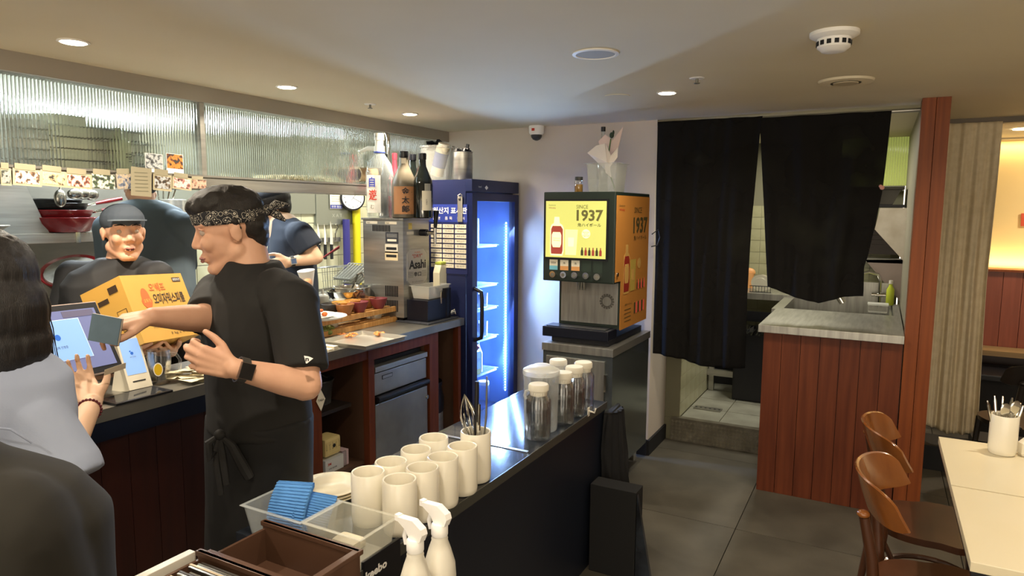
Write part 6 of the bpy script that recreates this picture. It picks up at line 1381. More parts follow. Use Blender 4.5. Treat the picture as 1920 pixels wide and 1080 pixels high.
# ================================================================ PEOPLE
def view(px):
    d = P(px, 540, 1)-CAM; d.z = 0; d.normalize(); return d, V((d.y, -d.x, 0))     # heading, image right
def lerp(a, b, t): return a+(b-a)*t
class Bl:
    def __init__(s): s.b = bmesh.new()
    def cap(s, p, q, r0, r1, n=20):
        p, q = V(p), V(q); d = q-p; L = max(d.length, 1e-6); t = d/L; a = t.cross(Z_ if abs(t.z) < .9 else X_).normalized(); c = t.cross(a); rings = []
        prof = [(-r0*cos(radians(x)), r0*sin(radians(x))) for x in (25, 50, 72, 90)]+[(L*.5, (r0+r1)/2)]+[(L+r1*cos(radians(x)), r1*sin(radians(x))) for x in (90, 72, 50, 25)]
        for z, r in prof: rings.append([s.b.verts.new(p+t*z+(a*cos(2*pi*k/n)+c*sin(2*pi*k/n))*r) for k in range(n)])
        for A, D in zip(rings, rings[1:]):
            for k in range(n): s.b.faces.new((A[k], A[(k+1) % n], D[(k+1) % n], D[k]))
        s.b.faces.new(rings[0][::-1]); s.b.faces.new(rings[-1]); return s
    def chain(s, pts, rs):
        for a, b_, r0, r1 in zip(pts, pts[1:], rs, rs[1:]): s.cap(a, b_, r0, r1)
        return s
    def rings(s, L, n=40, pw=2.3):
        "L: (center, axis1, r1, axis2, r2)"
        R = []
        for c, a1, r1, a2, r2 in L:
            R.append([s.b.verts.new(V(c)+V(a1)*(r1*abs(cos(t))**(2/pw)*(1 if cos(t) > 0 else -1))+V(a2)*(r2*abs(sin(t))**(2/pw)*(1 if sin(t) > 0 else -1))) for t in [2*pi*k/n+.01 for k in range(n)]])
        for A, D in zip(R, R[1:]):
            for k in range(n): s.b.faces.new((A[k], A[(k+1) % n], D[(k+1) % n], D[k]))
        s.b.faces.new(R[0][::-1]); s.b.faces.new(R[-1]); return s
    def ell(s, c, r, ax=(X_, Y_, Z_), n=20):
        q = bmesh.ops.create_uvsphere(s.b, u_segments=n, v_segments=n//2, radius=1)
        for v in q['verts']: co = v.co.copy(); v.co = V(c)+V(ax[0])*(co.x*r[0])+V(ax[1])*(co.y*r[1])+V(ax[2])*(co.z*r[2])
        return s
    def out(s, name, m, parent, voxel=.006, smooth=6, disp=None, decim=None):
        bmesh.ops.recalc_face_normals(s.b, faces=s.b.faces)
        me = bpy.data.meshes.new('tmp'); s.b.to_mesh(me); s.b.free(); o = bpy.data.objects.new('tmp', me); C.objects.link(o)
        md = o.modifiers.new('r', 'REMESH'); md.mode = 'VOXEL'; md.voxel_size = voxel
        if smooth: ms = o.modifiers.new('s', 'SMOOTH'); ms.factor = .5; ms.iterations = smooth
        dg = bpy.context.evaluated_depsgraph_get(); me2 = bpy.data.meshes.new_from_object(o.evaluated_get(dg)); bpy.data.objects.remove(o); bpy.data.meshes.remove(me)
        me2.name = name; me2.materials.clear()
        if disp:
            ns = [v.normal.copy() for v in me2.vertices]
            for v, n in zip(me2.vertices, ns): v.co = v.co+n*disp(v.co, n)
        return put(name, me2, m, parent, True)
def folds(amp, sx, sz, seed):
    "cloth creases as real relief: stretched ridged noise"
    def f(co, n):
        a = noise.noise(V((co.x*sx+seed, co.y*sx, co.z*sz+co.x*sx*.4))); b_ = noise.noise(V((co.x*sx*.5, co.y*sx*.5+seed, co.z*sz*1.7)))
        return amp*((1-abs(a)*2.2)*.5+b_*.7)
    return f
def head(B1, c, f, u, s=1):
    f = V(f).normalized(); u = (V(u)-f*V(u).dot(f)).normalized(); l = u.cross(f); k = s
    def p(a, b_, d): return c+f*(a*k)+l*(b_*k)+u*(d*k)
    ax = (f, l, u)
    B1.ell(p(-.005, 0, .028), (.097*k, .077*k, .088*k), ax).ell(p(.03, 0, -.03), (.062*k, .064*k, .082*k), ax)
    B1.cap(p(.0, .045, -.06), p(.065, .016, -.10), .030*k, .020*k).cap(p(.0, -.045, -.06), p(.065, -.016, -.10), .030*k, .020*k).ell(p(.07, 0, -.10), (.022*k, .026*k, .019*k), ax)
    B1.cap(p(.084, 0, .016), p(.103, 0, -.022), .009*k, .012*k).ell(p(.094, .012, -.028), (.010*k, .009*k, .008*k), ax).ell(p(.094, -.012, -.028), (.010*k, .009*k, .008*k), ax)
    for sg in (1, -1):
        B1.cap(p(.084, sg*.018, .034), p(.070, sg*.048, .034), .010*k, .009*k).ell(p(.066, sg*.038, -.022), (.026*k, .024*k, .026*k), ax)
        B1.ell(p(-.008, sg*.079, -.004), (.018*k, .007*k, .031*k), ax).ell(p(-.012, sg*.084, .006), (.012*k, .006*k, .018*k), ax)
    B1.cap(p(.088, .016, -.060), p(.092, 0, -.057), .007*k, .008*k).cap(p(.088, -.016, -.060), p(.092, 0, -.057), .007*k, .008*k).cap(p(.086, .013, -.069), p(.089, -.013, -.069), .008*k, .008*k)
    return p, (f, l, u)
skinw = mat('skin', '#d3a588', .55, var='#cb9b7f', vscale=12); skinf = mat('skin_pale', '#d0aa8c', .55)
for m_ in (skinw, skinf): m_.node_tree.nodes['Principled BSDF'].inputs['Subsurface Weight'].default_value = .0; m_.node_tree.nodes['Principled BSDF'].inputs['Subsurface Radius'].default_value = (.02, .01, .005)
lipm = mat('lip', '#a06a60', .5); hairm = mat('hair', '#15120f', .5, var='#241d18', vscale=60, stretch=(6, 6, .6), bump=.6, bscale=120, bstretch=(6, 6, .5)); eyew = mat('eye_white', '#a8998c', .4); iris = mat('iris', '#1c120c', .2)
def face(p, ax, t, k=1, open_=False):
    f, l, u = ax
    for sg in (1, -1):
        e = B().sph(p(.0735, sg*.031, .011), .0115*k, n=16).out('eye', eyew, t, True); B().sph(p(.0792, sg*.031, .0105), .0092*k).out('iris', iris, e, True)
        B().tube([p(.079, sg*.018, .021), p(.083, sg*.031, .0235), p(.074, sg*.046, .018)], .003*k, 6).out('eyelid', skinw, t, True)
        B().tube([p(.090, sg*.014, .036), p(.088, sg*.030, .041), p(.076, sg*.050, .036)], [.003*k, .004*k, .002*k], 6).out('eyebrow', hairm, t, True)
    B().tube([p(.090, .022, -.0635), p(.0985, .009, -.060), p(.100, 0, -.0615), p(.0985, -.009, -.060), p(.090, -.022, -.0635)], [.002*k, .0045*k, .004*k, .0045*k, .002*k], 8).tube([p(.090, .019, -.066), p(.097, 0, -.070), p(.090, -.019, -.066)], [.002*k, .006*k, .002*k], 8).out('lips', lipm, t, True)
    if open_: B().obox(p(.095, 0, -.065), l, u, f, .028*k, .010*k, .012*k).out('open_mouth', mat('mouth_dark', '#3a1512', .6), t)
def hand(B1, w, d, thumb, left, curl, k=1, thumb_in=.3, spread=.12):
    "wrist w, finger direction d, thumb side; curl = degrees per joint for the four fingers"
    d = V(d).normalized(); t = (V(thumb)-d*V(thumb).dot(d)).normalized(); p = d.cross(t) if left else t.cross(d)
    def q(a, b_, c): return w+d*(a*k)+t*(b_*k)+p*(c*k)
    kn = [q(.088, .030, 0), q(.092, .010, -.002), q(.088, -.010, -.001), q(.080, -.029, .002)]
    for kk, bb in zip(kn, (.018, .006, -.007, -.019)): B1.cap(q(.008, bb, 0), kk, .0155*k, .0125*k)
    B1.cap(q(.02, .024, .006), q(.05, .028, .008), .015*k, .014*k)
    lens = [(.044, .026, .021), (.048, .030, .022), (.044, .028, .021), (.035, .021, .019)]; rad = [.0095, .0098, .0092, .0080]; tips = []
    for i in range(4):
        a = radians(curl[i] if isinstance(curl, (list, tuple)) else curl); dd = (d+t*(spread*(1.2-i*.8))).normalized(); cur = kn[i]; ang = 0
        for j, L in enumerate(lens[i]):
            ang += a*(.8 if j == 0 else 1.1); v = dd*cos(ang)+p*sin(ang); nx = cur+v*(L*k); B1.cap(cur, nx, rad[i]*k*(1-.07*j), rad[i]*k*(.93-.08*j), 12); cur = nx
        tips.append(cur)
    c0 = q(.022, .022, .004); c1 = c0+(d*.62+t*.72+p*.15).normalized()*(.040*k); v2 = (d*(.85)+t*(.55-thumb_in)+p*thumb_in).normalized(); c2 = c1+v2*(.033*k); v3 = (d*.9+t*(.4-thumb_in*1.2)+p*thumb_in).normalized(); c3 = c2+v3*(.026*k)
    B1.cap(c0, c1, .0165*k, .0125*k).cap(c1, c2, .0125*k, .0112*k, 14).cap(c2, c3, .011*k, .0090*k, 14)
    return tips, c3, p
def legs(B1, hip, F, S, z0=.06, sp=.10):
    for sg in (1, -1):
        h_ = hip+S*(sg*sp); kn = h_+V((0, 0, -(hip.z-.48)))+F*.03; an = V((h_.x, h_.y, .09))-F*.01
        B1.chain([h_, kn, an], [.085, .058, .042]); B1.cap(an, an+F*.12-Z_*.045, .042, .036)
# ---- the server in the black tee
D_ = 2.15
hv, ir = view(470); th_ = radians(28); F = (-ir*cos(th_)-hv*sin(th_)).normalized(); S = Z_.cross(F)
man = thing('person', (P(485, 900, D_).x, P(485, 900, D_).y, 0), 'person in black T-shirt, apron and paisley headband handing over a card wallet', 'person')
neck = P(470, 502, D_); hd = P(432, 432, D_-.01); nb = P(484, 500, D_+.02)
sk_ = Bl(); Fh = (-ir*.97-hv*.10-Z_*.22).normalized()
ph, axh = head(sk_, hd, Fh, Z_-ir*.12, 1.06)
sk_.cap(ph(-.03, 0, -.055), neck+V((0, 0, -.03)), .062, .068).cap(ph(-.01, 0, -.07), neck+V((0, 0, -.03)), .05, .056)
LS, LE, LW = P(548, 565, 2.0), P(573, 722, 1.93), P(436, 690, 1.80); RS, RE, RW = P(412, 552, 2.3), P(383, 597, 2.10), P(284, 594, 1.92)
sk_.chain([neck+V((0, 0, -.05)), P(480, 600, D_)], [.07, .10]).chain([LS, LE], [.052, .046]).chain([LE, lerp(LE, LW, .3), LW], [.044, .043, .027]).chain([RS, RE], [.05, .046]).chain([RE, lerp(RE, RW, .35), RW], [.044, .041, .027])
lt_, lth, lp = hand(sk_, LW, P(355, 667, 1.76)-LW, Z_+ir*.1, True, [46, 42, 46, 52], .93, .12)
hdR = P(215, 606, 1.89)-RW
rtp, rth, rp = hand(sk_, RW, hdR, -hv*.8-Z_*.35, False, [30, 48, 62, 70], .92, .25)
sk_.chain([P(480, 600, D_), P(486, 860, D_)], [.10, .12])
hipc = P(484, 880, D_+.08); legs(sk_, hipc, F, S)
bm_ = sk_.out('body', skinw, man, .0045, 4)
face(ph, axh, man, 1.06)
# hair, headband
f_, l_, u_ = axh; hb = Bl(); hb.ell(ph(-.012, 0, .060), (.108, .092, .075), axh).ell(ph(-.055, 0, .015), (.062, .078, .075), axh).ell(ph(-.07, 0, -.03), (.036, .06, .05), axh).ell(ph(.01, 0, .085), (.10, .085, .055), axh).cap(ph(-.01, .082, .03), ph(-.02, .080, -.0), .012, .008)
hb.out('hair', hairm, man, .006, 4, lambda c, n: .004*noise.noise(c*55)+.003*noise.noise(c*20))
paisley = bpy.data.materials.new('paisley_cloth'); paisley.use_nodes = True; nt = paisley.node_tree; b_ = nt.nodes['Principled BSDF']; tc = nt.nodes.new('ShaderNodeTexCoord'); vo = nt.nodes.new('ShaderNodeTexVoronoi'); vo.inputs['Scale'].default_value = 75; vo.feature = 'DISTANCE_TO_EDGE'; nz = nt.nodes.new('ShaderNodeTexNoise'); nz.inputs['Scale'].default_value = 40
vo.feature = 'F1'; vo.inputs['Scale'].default_value = 70; nt.links.new(tc.outputs['Object'], vo.inputs['Vector'])
rp_ = nt.nodes.new('ShaderNodeValToRGB'); rp_.color_ramp.interpolation = 'CONSTANT'; e = rp_.color_ramp.elements; e[0].position = 0; e[0].color = lin('#15151a'); e[1].position = .16; e[1].color = lin('#b9b2a4'); x = e.new(.30); x.color = lin('#15151a'); x = e.new(.52); x.color = lin('#9a9488'); x = e.new(.60); x.color = lin('#15151a')
nt.links.new(vo.outputs['Distance'], rp_.inputs[0]); nt.links.new(rp_.outputs[0], b_.inputs['Base Color']); b_.inputs['Roughness'].default_value = .8
bd_ = Bl(); pw_ = []
for z_, e_ in ((.020, .0), (.030, .004), (.055, .004), (.066, .0)):
    c_ = hd+f_*(-.008)+u_*z_+f_*0; tilt = -.25
    pw_.append((c_, (f_+u_*(.12)).normalized(), .108+e_, l_, .090+e_))
bd_.rings(pw_, pw=2.0); bd_.out('headband', paisley, man, .005, 2)
kn_ = ph(-.118, 0, .035)
B().sph(kn_, .018).tube([kn_, kn_-f_*.03+u_*.012, kn_-f_*.07+u_*.002], [.010, .016, .004], 8).tube([kn_, kn_-f_*.025-u_*.02, kn_-f_*.045-u_*.045], [.010, .014, .004], 8).out('knot', paisley, man, True)
# T-shirt
tee = mat('black_tee', '#161514', .85, var='#1b1a18', vscale=5)
sh = Bl(); zx = lambda y: P(480, y, D_)
L_ = [(P(474, 490, D_), S, .085, F, .078), (P(476, 508, D_), S, .12, F, .088), (P(478, 528, D_), S, .175, F, .10), (P(480, 560, D_), S, .20, F, .118), (P(482, 620, D_), S, .195, F, .135), (P(483, 690, D_), S, .185, F, .14), (P(485, 750, D_), S, .18, F, .14), (P(487, 800, D_), S, .18, F, .135)]
sh.rings([(c, a, r1*.96, b2, r2) for c, a, r1, b2, r2 in L_])
sh.cap(lerp(neck, LS, .6)+Z_*.0, LS+V((0, 0, -.005)), .06, .078); c3 = lerp(LS, LE, .80)
sh.rings([(lerp(LS, LE, t), (LE-LS).cross(ir).normalized(), r, ir, r*.98) for t, r in ((-.02, .074), (.25, .074), (.55, .072), (.82, .070))], 32, 2)
c4 = lerp(RS, RE, .90)
ax_ = (RE-RS).normalized(); s1 = ax_.cross(Z_).normalized(); s2 = ax_.cross(s1)
sh.cap(lerp(neck, RS, .6), RS, .06, .076); sh.rings([(lerp(RS, RE, t), s1, r, s2, r) for t, r in ((0, .072), (.4, .07), (.95, .066))], 32, 2)
sh.out('t_shirt', tee, man, .006, 5, folds(.012, 9, 4, 3))
ne_ = lerp(LS, LE, .62)
vv = (CAM-ne_).normalized(); rt = Z_.cross(vv).normalized(); uu = vv.cross(rt); lc = P(578, 674, 1.93-.078)
B().poly([lc+rt*a*.011+uu*b2*.011 for a, b2 in ((-1, 1), (.1, .75), (1.2, .2), (.4, -.4), (-.4, -1), (-.6, -.9))], vv*.003).out('logo_flag', inkw, man); text('n', lc-rt*.003+vv*.004, .009, .009, rt, uu, ink, man, bold=.03)
# apron and trousers
ap = Bl(); ap.rings([(P(487, 775, D_), S, .186, F, .142), (P(486, 860, D_+.04), S, .19, F, .145), (P(485, 960, D_+.07), S, .195, F, .145), (V((hipc.x, hipc.y, .55)), S, .20, F, .15), (V((hipc.x, hipc.y, .42)), S, .205, F, .155)])
ap.out('apron', mat('black_apron', '#121212', .8), man, .009, 3, folds(.008, 7, 2, 8))
bw_ = P(412, 815, D_-.19)
hz_ = mat('apron_tie', '#1d1c1b', .75)
B().sph(bw_, .016).tube([bw_, bw_-ir*.03-Z_*.02, bw_-ir*.028-Z_*.07, bw_-ir*.012-Z_*.045, bw_], [.006, .012, .013, .01, .006], 8).tube([bw_, bw_+ir*.03-Z_*.035, bw_+ir*.062-Z_*.11, bw_+ir*.075-Z_*.14], [.006, .013, .016, .014], 8).tube([bw_, bw_+ir*.004-Z_*.06, bw_+ir*.012-Z_*.15], [.006, .012, .011], 8).tube([bw_, bw_-ir*.012-Z_*.08, bw_-ir*.003-Z_*.18], [.006, .009, .008], 8).out('apron_bow', hz_, man, True)
tr2 = Bl(); legs(tr2, V((hipc.x, hipc.y, .85)), F, S); tr2.out('trousers', tee, man, .012, 2, lambda c, n: .014 if c.z > .1 else .006)
# watch
wt = thing('wrist_watch', LW, 'black square smartwatch with silver case on the server\'s left wrist', 'watch')
ad2 = (LE-LW).normalized(); wc_ = lerp(LW, LE, .10)+ad2*.004
tcv = (CAM-wc_); nrm = (tcv-ad2*tcv.dot(ad2)).normalized(); sd_ = nrm.cross(ad2).normalized()
B().tube([wc_+(nrm*cos(a)+sd_*sin(a))*.0335 for a in [2*pi*k/28 for k in range(28)]], .0035, 6, True).out('tmp', black)
bpy.data.objects.remove(bpy.data.objects['tmp'])
b = bmesh.new(); rr = []
for k in range(36):
    a = 2*pi*k/36; d2 = nrm*cos(a)+sd_*sin(a)
    rr.append([b.verts.new(wc_+d2*r+ad2*s) for r, s in ((.031, -.011), (.035, -.011), (.035, .011), (.031, .011))])
for k in range(36):
    A, Dd = rr[k], rr[(k+1) % 36]
    for j in range(4): b.faces.new((A[j], A[(j+1) % 4], Dd[(j+1) % 4], Dd[j]))
me = bpy.data.meshes.new('strap'); b.to_mesh(me); b.free(); put('strap', me, mat('strap_dark', '#3a3733', .5), wt)
B().obox(wc_+nrm*.037, ad2, sd_, nrm, .038, .044, .011).out('case', mat('watch_case', '#6b5c54', .3, .7), wt); B().obox(wc_+nrm*.0428, ad2, sd_, nrm, .0345, .0405, .002).out('screen', mat('watch_glass', '#0c0c0f', .1, coat=.5), wt)
# card wallet in his right hand
Cw = P(228, 598, 1.84); l2, d2, n2 = frame((-.916, -.371, .153), (-.096, -.166, -.981)); ww, wh = .086, .074
cw_ = Cw+l2*ww/2+d2*wh/2
cl = thing('card_wallet', cw_, 'grey blue card wallet passed from the server to the customer', 'wallet')
B().obox(cw_+n2*(-.004), -l2, -d2, n2, ww, wh, .010).out('leather', mat('wallet_blue', '#5d7280', .55, var='#556976', vscale=20), cl)
B().obox(cw_+n2*(-.004), -l2, -d2, n2, ww+.001, wh+.001, .005).out('edge_lining', mat('wallet_edge', '#c3b6a4', .6), cl)
# ---- customer in the light blue shirt
D2 = 1.36
hv, ir = view(10); F = hv; S = -ir
wo = thing('person', (P(20, 900, D2).x, P(20, 900, D2).y, 0), 'person with long black hair and light blue shirt seen from behind at left', 'person')
hd = P(-34, 548, D2+.02); sk_ = Bl(); ph, axh = head(sk_, hd, (hv*.95-ir*.3+Z_*-.1), Z_, .98)
nk = P(-48, 645, D2); sk_.cap(ph(-.01, 0, -.05), nk-Z_*.05, .05, .06)
RS, RE, RW = P(52, 792, D2+.02), P(100, 886, 1.38), P(174, 756, 1.78); LS = P(-205, 770, D2+.02); LE = P(-280, 900, 1.45); LW = P(-140, 820, 1.62)
sk_.chain([nk-Z_*.08, P(-55, 850, D2), P(-50, 1000, D2)], [.06, .12, .12]).chain([RS, RE], [.045, .040]).chain([RE, lerp(RE, RW, .3), RW], [.040, .036, .023]).chain([LS, LE], [.045, .04]).chain([LE, LW], [.038, .024]).cap(RS, LS, .035, .035)
fd = (P(158, 686, 1.80)-RW)
hand(sk_, RW, hv*.85+Z_*.50-ir*.22, ir+Z_*.1, False, [24, 26, 28, 30], .86, .05, .16)
hand(sk_, LW, hv, -ir, True, 30, .9)
legs(sk_, P(-50, 1000, D2), F, S); sk_.out('body', skinf, wo, .0045, 4); face(ph, axh, wo, .98)
blue_sh = mat('blue_shirt', '#8f98ab', .8, var='#868fa3', vscale=4, bump=.1, bscale=300)
sh = Bl(); U = [(P(-49, 648, D2), .06, .06), (P(-46, 662, D2), .085, .075), (P(-49, 685, D2), .13, .09), (P(-52, 718, D2), .165, .105), (P(-54, 780, D2), .18, .12), (P(-54, 870, D2), .18, .13), (P(-52, 1000, D2), .185, .14), (P(-52, 1150, D2), .19, .145)]
sh.rings([(c, S, a, F, b2) for c, a, b2 in U])
sh.cap(lerp(nk, RS, .5)-Z_*.03, RS, .055, .074).cap(lerp(nk, LS, .5)-Z_*.03, LS, .055, .08)
ax_ = (RE-RS).normalized(); s1 = ax_.cross(hv).normalized(); s2 = ax_.cross(s1)
sh.rings([(lerp(RS, RE, t), s1, r, s2, r) for t, r in ((-.1, .073), (.3, .077), (.7, .082), (1.0, .086), (1.25, .082))], 40, 2)
ax_ = (LE-LS).normalized(); s1 = ax_.cross(hv).normalized(); s2 = ax_.cross(s1); sh.rings([(lerp(LS, LE, t), s1, r, s2, r) for t, r in ((-.1, .08), (.5, .09), (1.1, .1))], 40, 2)
sh.out('shirt', blue_sh, wo, .006, 5, folds(.012, 7, 5, 1))
B().tube([P(-48, 652, D2)+ir*.062*cos(a)+hv*.06*sin(a) for a in [2*pi*k/24 for k in range(24)]], .013, 10, True).out('collar', blue_sh, wo, True)
B().tube([P(-160, 815, D2-.125), P(-60, 795, D2-.128), P(20, 805, D2-.115), P(60, 830, D2-.09)], .0022, 6).out('yoke_seam', blue_sh, wo, True)
hr = Bl(); hr.ell(ph(-.012, 0, .035), (.112, .098, .098), axh).ell(ph(-.04, .0, -.04), (.095, .10, .11), axh).ell(ph(-.045, 0, -.11), (.08, .098, .085), axh).ell(ph(-.03, -.05, -.10), (.06, .05, .10), axh)
hr.out('hair', mat('hair_long', '#100e0f', .42, var='#1d1816', vscale=50, stretch=(8, 8, .5), bump=.7, bscale=130, bstretch=(8, 8, .4)), wo, .006, 4, lambda c, n: .0035*noise.noise(V((c.x*60, c.y*60, c.z*5)))+.002*noise.noise(V((c.x*140, c.y*140, c.z*8))))
b = B(); f_, l_, u_ = axh
for k in range(46):
    a = -pi/2-.9+1.9*random.random(); st_ = ph(-.02+.07*sin(a)*.8, .100*cos(a)*(-1), -.02); e = ph(.015+random.uniform(-.05, .03), -.108+random.uniform(-.012, .01), -.17-random.random()*.035)
    s0 = ph(random.uniform(-.03, .03), -.096, .03-random.random()*.06)
    b.tube([s0, lerp(s0, e, .5)-l_*.006, e], [.0012, .0012, .0004], 4)
hs_ = b.out('loose_strands', hairm, wo); hs_['kind'] = 'stuff'
q = lerp(RW, RE, .12); bt_ = thing('bead_bracelet', q, 'dark red bead bracelet on the customer\'s right wrist', 'bracelet')
ad2 = (RE-RW).normalized(); s1 = ad2.cross(Z_).normalized(); s2 = ad2.cross(s1)
for k in range(22):
    a = 2*pi*k/22; B().sph(q+(s1*cos(a)+s2*sin(a))*.027, .004, n=8).out('bead', mat('bead_red', '#5a1a24', .3), bt_, True)
q = P(216, 692, 1.80); T(B().obox(q, ir*.95+Z_*.25, Z_*.7-hv*.5, -hv, .052, .022, .0012).out('paper_slip', paper), 'small printed paper slip between the thumb and the terminal', 'receipt')
# ---- man behind the carton
D3 = 3.0
hv, ir = view(230); F = (-hv*.97+ir*.2).normalized(); S = Z_.cross(F)
mb_ = thing('person', (P(215, 600, D3).x, P(215, 600, D3).y, 0), 'person in black T-shirt and grey cap holding the yellow carton', 'person')
hd = P(232, 437, D3-.03); sk_ = Bl(); ph, axh = head(sk_, hd, F+Z_*-.02, Z_, 1.0); nk = P(222, 492, D3)
sk_.cap(ph(-.02, 0, -.06), nk-Z_*.05, .055, .065)
hipb = P(212, 690, D3+.02); 
RS, RE, RW = P(140, 520, D3+.02), P(118, 622, D3-.05), O_+ab*.12+ad_*(DD+.02)-ar*.02; LS, LE, LW = P(290, 522, D3+.02), P(318, 600, D3-.0), O_+ab*.14+ad_*(DD+.025)+ar*(DR-.06)
sk_.chain([nk-Z_*.08, P(215, 600, D3), hipb], [.07, .12, .12]).cap(RS, LS, .05, .05).chain([RS, RE], [.048, .042]).chain([RE, RW], [.04, .026]).chain([LS, LE], [.048, .042]).chain([LE, LW], [.04, .026])
hand(sk_, RW, ar*.9-ab*.4, -ab, False, 12, 1.0, .1); hand(sk_, LW, -ar*.9-ab*.4, -ab, True, 12, 1.0, .1)
legs(sk_, hipb, F, S); sk_.out('body', skinw, mb_, .005, 4); face(ph, axh, mb_, 1, True)
sh = Bl(); sh.rings([(c, S, a, F, b2) for c, a, b2 in [(P(224, 484, D3), .082, .072), (P(224, 496, D3), .13, .09), (P(222, 508, D3), .185, .10), (P(220, 530, D3), .215, .12), (P(217, 600, D3), .205, .135), (hipb, .19, .13)]])
for a, b2 in ((RS, RE), (LS, LE)):
    sh.cap(lerp(nk, a, .55)-Z_*.02, a, .06, .078); x_ = (b2-a).normalized(); s1 = x_.cross(hv).normalized(); s2 = x_.cross(s1); sh.rings([(lerp(a, b2, t), s1, r, s2, r) for t, r in ((0, .076), (.4, .074), (1.0, .068))], 32, 2)
sh.out('t_shirt', mat('black_tee_b', '#18191c', .7), mb_, .007, 5, folds(.012, 9, 4, 12))
cp_ = Bl(); f_, l_, u_ = axh; cp_.ell(ph(-.012, 0, .055), (.108, .088, .075), axh).out('cap', mat('grey_cap', '#3e4650', .8), mb_, .006, 3)
B().poly([ph(.075+.065*sin(a), .075*cos(a), .055+.004*sin(a)) for a in [pi*k/14 for k in range(15)]], u_*.006).out('cap_brim', mat('brim_grey', '#6c7782', .7), mb_)
hb = Bl(); hb.ell(ph(-.05, 0, .0), (.06, .078, .06), axh).out('hair', hairm, mb_, .006, 3)
# ---- cook with his back turned
D4 = 3.5
hv, ir = view(265); F = (hv*.97-ir*.25).normalized(); S = Z_.cross(F)
mc_ = thing('person', (P(300, 600, D4).x, P(300, 600, D4).y, 0), 'person in slate blue T-shirt with back turned behind the photo prints', 'person')
hd = P(262, 343, D4+.02); sk_ = Bl(); ph, axh = head(sk_, hd, F-Z_*.25, Z_, 1.0); nk = P(268, 378, D4)
hipd = P(300, 600, D4+.02); RS, LS = P(338, 425, D4+.03), P(205, 430, D4+.05)
sk_.cap(ph(-.02, 0, -.05), nk-Z_*.04, .055, .065).chain([nk-Z_*.08, P(285, 480, D4), hipd], [.07, .12, .12]).cap(RS, LS, .05, .05)
for a, sx in ((RS, 1), (LS, -1)):
    el = a+hv*.10-Z_*.26+ir*.02*sx; wr_ = el+hv*.22-Z_*.02-ir*.05*sx; sk_.chain([a, el, wr_], [.048, .041, .026]); hand(sk_, wr_, hv, Z_, sx < 0, 35, 1.0)
legs(sk_, hipd, F, S); sk_.out('body', skinw, mc_, .006, 4); face(ph, axh, mc_)
sh = Bl(); sh.rings([(c, S, a, F, b2) for c, a, b2 in [(P(268, 374, D4), .07, .065), (P(270, 381, D4), .12, .085), (P(273, 392, D4), .17, .10), (P(275, 410, D4), .20, .115), (P(282, 460, D4), .215, .13), (P(292, 540, D4), .19, .13), (hipd, .18, .12)]])
for a in (RS, LS):
    b2 = a+hv*.09-Z_*.22; sh.cap(lerp(nk, a, .5)-Z_*.02, a, .06, .078); x_ = (b2-a).normalized(); s1 = x_.cross(ir).normalized(); s2 = x_.cross(s1); sh.rings([(lerp(a, b2, t), s1, r, s2, r) for t, r in ((0, .076), (1.0, .075))], 32, 2)
sh.out('t_shirt', mat('slate_tee', '#5d6c76', .85, var='#53616c', vscale=3), mc_, .007, 5, folds(.009, 6, 3, 5))
Bl().ell(ph(-.012, 0, .045), (.105, .088, .085), axh).ell(ph(-.05, 0, -.01), (.06, .078, .07), axh).out('hair', hairm, mc_, .006, 3)
tr3 = Bl(); legs(tr3, V((hipd.x, hipd.y, .95)), F, S); tr3.out('trousers', tee, mc_, .014, 2, lambda c, n: .012)
# ---- cook facing left at the back
D5 = 4.3
hv, ir = view(530); th_ = radians(10); F = (-ir*cos(th_)-hv*sin(th_)).normalized(); S = Z_.cross(F)
md_ = thing('person', (P(545, 650, D5).x, P(545, 650, D5).y, 0), 'person in navy T-shirt and cap facing left by the cooking counter', 'person')
hd = P(512, 386, D5); sk_ = Bl(); ph, axh = head(sk_, hd, -ir*.95-hv*.15-Z_*.15, Z_, .98); nk = P(533, 418, D5)
hipe = P(552, 600, D5); LS = P(563, 440, D5-.16); LE = P(592, 483, D5-.14); LW = P(543, 491, D5-.22); RS = P(530, 440, D5+.16); RE = P(525, 500, D5+.2); RW = P(490, 500, D5+.15)
sk_.cap(ph(-.02, 0, -.05), nk-Z_*.03, .055, .065).chain([nk-Z_*.03, P(548, 480, D5), hipe], [.10, .12, .12]).cap(RS, LS, .05, .05).chain([LS, LE], [.05, .045]).chain([LE, lerp(LE, LW, .4), LW], [.043, .04, .027]).chain([RS, RE, RW], [.048, .042, .027])
hand(sk_, LW, -ir-Z_*.2, Z_-hv*.3, True, 30, 1.0); hand(sk_, RW, -ir-Z_*.2, Z_, False, 30, 1.0)
legs(sk_, hipe, F, S); sk_.out('body', skinf, md_, .006, 4); face(ph, axh, md_)
sh = Bl(); sh.rings([(c, S, a, F, b2) for c, a, b2 in [(P(533, 408, D5), .07, .07), (P(537, 416, D5), .12, .095), (P(543, 428, D5), .17, .115), (P(548, 448, D5), .19, .135), (P(551, 500, D5), .18, .14), (P(553, 560, D5), .17, .14), (hipe, .17, .13)]])
for a, b2 in ((LS, LE), (RS, RE)):
    e = lerp(a, b2, .62); sh.cap(lerp(nk, a, .5)-Z_*.02, a, .06, .085); x_ = (e-a).normalized(); s1 = x_.cross(hv).normalized(); s2 = x_.cross(s1); sh.rings([(lerp(a, e, t), s1, r, s2, r) for t, r in ((0, .085), (1.0, .085))], 32, 2)
sh.out('t_shirt', mat('navy_tee', '#242c3a', .85), md_, .007, 5, folds(.008, 8, 4, 9))
Bl().ell(ph(-.012, 0, .045), (.108, .090, .085), axh).ell(ph(-.055, 0, .0), (.06, .08, .08), axh).out('hair', hairm, md_, .006, 3)
